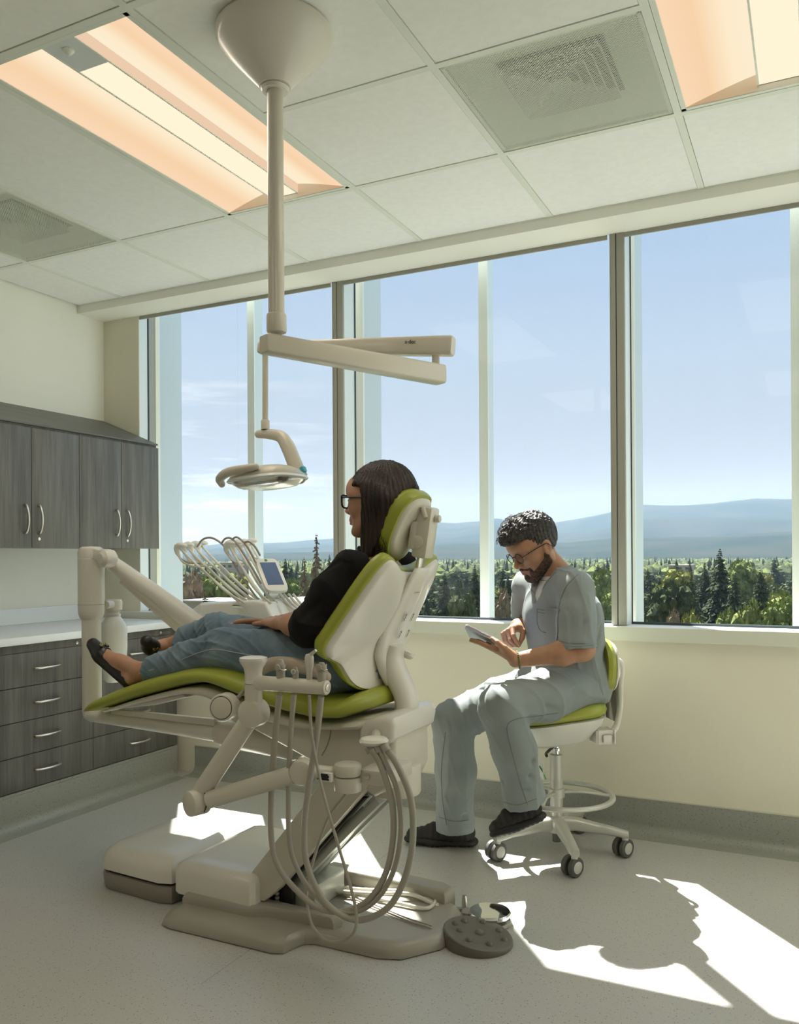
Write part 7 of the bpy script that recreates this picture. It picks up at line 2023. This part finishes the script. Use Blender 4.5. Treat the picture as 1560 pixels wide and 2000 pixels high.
# seat
so = Vector((-0.968, 3.385, 0.0)); fS = facing(8); lS = Vector((0, 0, 1)).cross(fS); Ms_ = Matrix(((fS.x, lS.x, 0, so.x), (fS.y, lS.y, 0, so.y), (0, 0, 1, 0), (0, 0, 0, 1)))
def seat_slab(name, rows, m, ex=0.62):
    rings = []
    for a, b, z in rows:
        rings.append([Ms_ @ Vector((u, v, z - 0.02 * (u / 0.2) + 0.012 * (abs(v) / 0.2) ** 2)) for u, v in superell(40, a, b, ex)])
    return loft(name, rings, m, st, angle=0.9)
zs = 0.555
seat_slab('seat_cushion', [(0.10, 0.10, zs), (0.175, 0.185, zs), (0.190, 0.203, zs + 0.010), (0.195, 0.208, zs + 0.026), (0.188, 0.200, zs + 0.044), (0.165, 0.18, zs + 0.056), (0.10, 0.10, zs + 0.058)], 'green_vinyl')
seat_slab('seat_pan', [(0.06, 0.06, zs - 0.105), (0.10, 0.10, zs - 0.105), (0.135, 0.130, zs - 0.090), (0.180, 0.188, zs - 0.030), (0.186, 0.196, zs - 0.008), (0.17, 0.18, zs + 0.001)], 'stool_plastic')
seat_slab('seat_gap', [(0.172, 0.182, zs - 0.003), (0.180, 0.190, zs + 0.004)], 'black_gap')
tube('seat_lever', [sc + Vector((0, 0, 0.442)), Ms_ @ Vector((0.06, 0.10, 0.430)), Ms_ @ Vector((0.09, 0.19, 0.440))], 0.006, 'black_plastic', st, n=4)
box('adjuster', (-0.205, 0.06, zs - 0.085), (-0.14, 0.135, zs - 0.045), 'stool_plastic', st, bevel=0.008, M=Ms_)
box('adjuster_paddle', (-0.196, 0.132, zs - 0.080), (-0.160, 0.142, zs - 0.058), 'steel', st, bevel=0.003, M=Ms_)
box('care_tag', (-0.0005, -0.03, 0.0), (0.0005, 0.03, 0.085), 'label_white', st, M=Matrix.Translation(at(1058, 1520, 3.28)) @ Matrix.Rotation(0.5, 4, 'Z'))
tube('tag_mark', [at(1053, 1496, 3.27), at(1060, 1508, 3.27), at(1066, 1522, 3.27)], 0.006, 'ink_green', st, flat=0.3, n=2)
# back frame: two uprights that bow from under the seat to the backrest
Bk = lambda u, v, z: Ms_ @ Vector((u, v, z))
for v in (-0.075, 0.075):
    tube('back_upright', [Bk(-0.14, v, zs - 0.060), Bk(-0.225, v, zs - 0.055), Bk(-0.255, v, zs + 0.02), Bk(-0.262, v, zs + 0.13), Bk(-0.268, v, zs + 0.205), Bk(-0.250, v, zs + 0.235), Bk(-0.215, v * 0.8, zs + 0.238)], [0.016, 0.016, 0.014, 0.012, 0.012, 0.012, 0.012], 'stool_plastic', st, n=5, flat=0.8)
box('back_slider', (-0.262, -0.05, zs - 0.02), (-0.250, 0.05, zs + 0.18), 'taupe', st, bevel=0.003, M=Ms_)
def back_pad(name, rows, m):
    rings = []
    for k, off in rows:
        rings.append([Bk(-0.205 + off + 0.9 * v_ * v_ - 0.018 * math.sin((w_ + 0.12) * 12), v_, zs + 0.205 + w_) for v_, w_ in [(a * k, b * k) for a, b in superell(36, 0.160, 0.116, 0.7)]])
    return loft(name, rings, m, st, angle=1.0)
back_pad('backrest_cushion', [(0.3, 0.030), (0.85, 0.030), (0.97, 0.022), (1.0, 0.008), (0.98, -0.006), (0.9, -0.012), (0.4, -0.012)], 'green_vinyl')
back_pad('backrest_shell', [(0.4, -0.012), (0.88, -0.012), (0.91, -0.018), (0.85, -0.026), (0.5, -0.030), (0.1, -0.030)], 'stool_plastic')
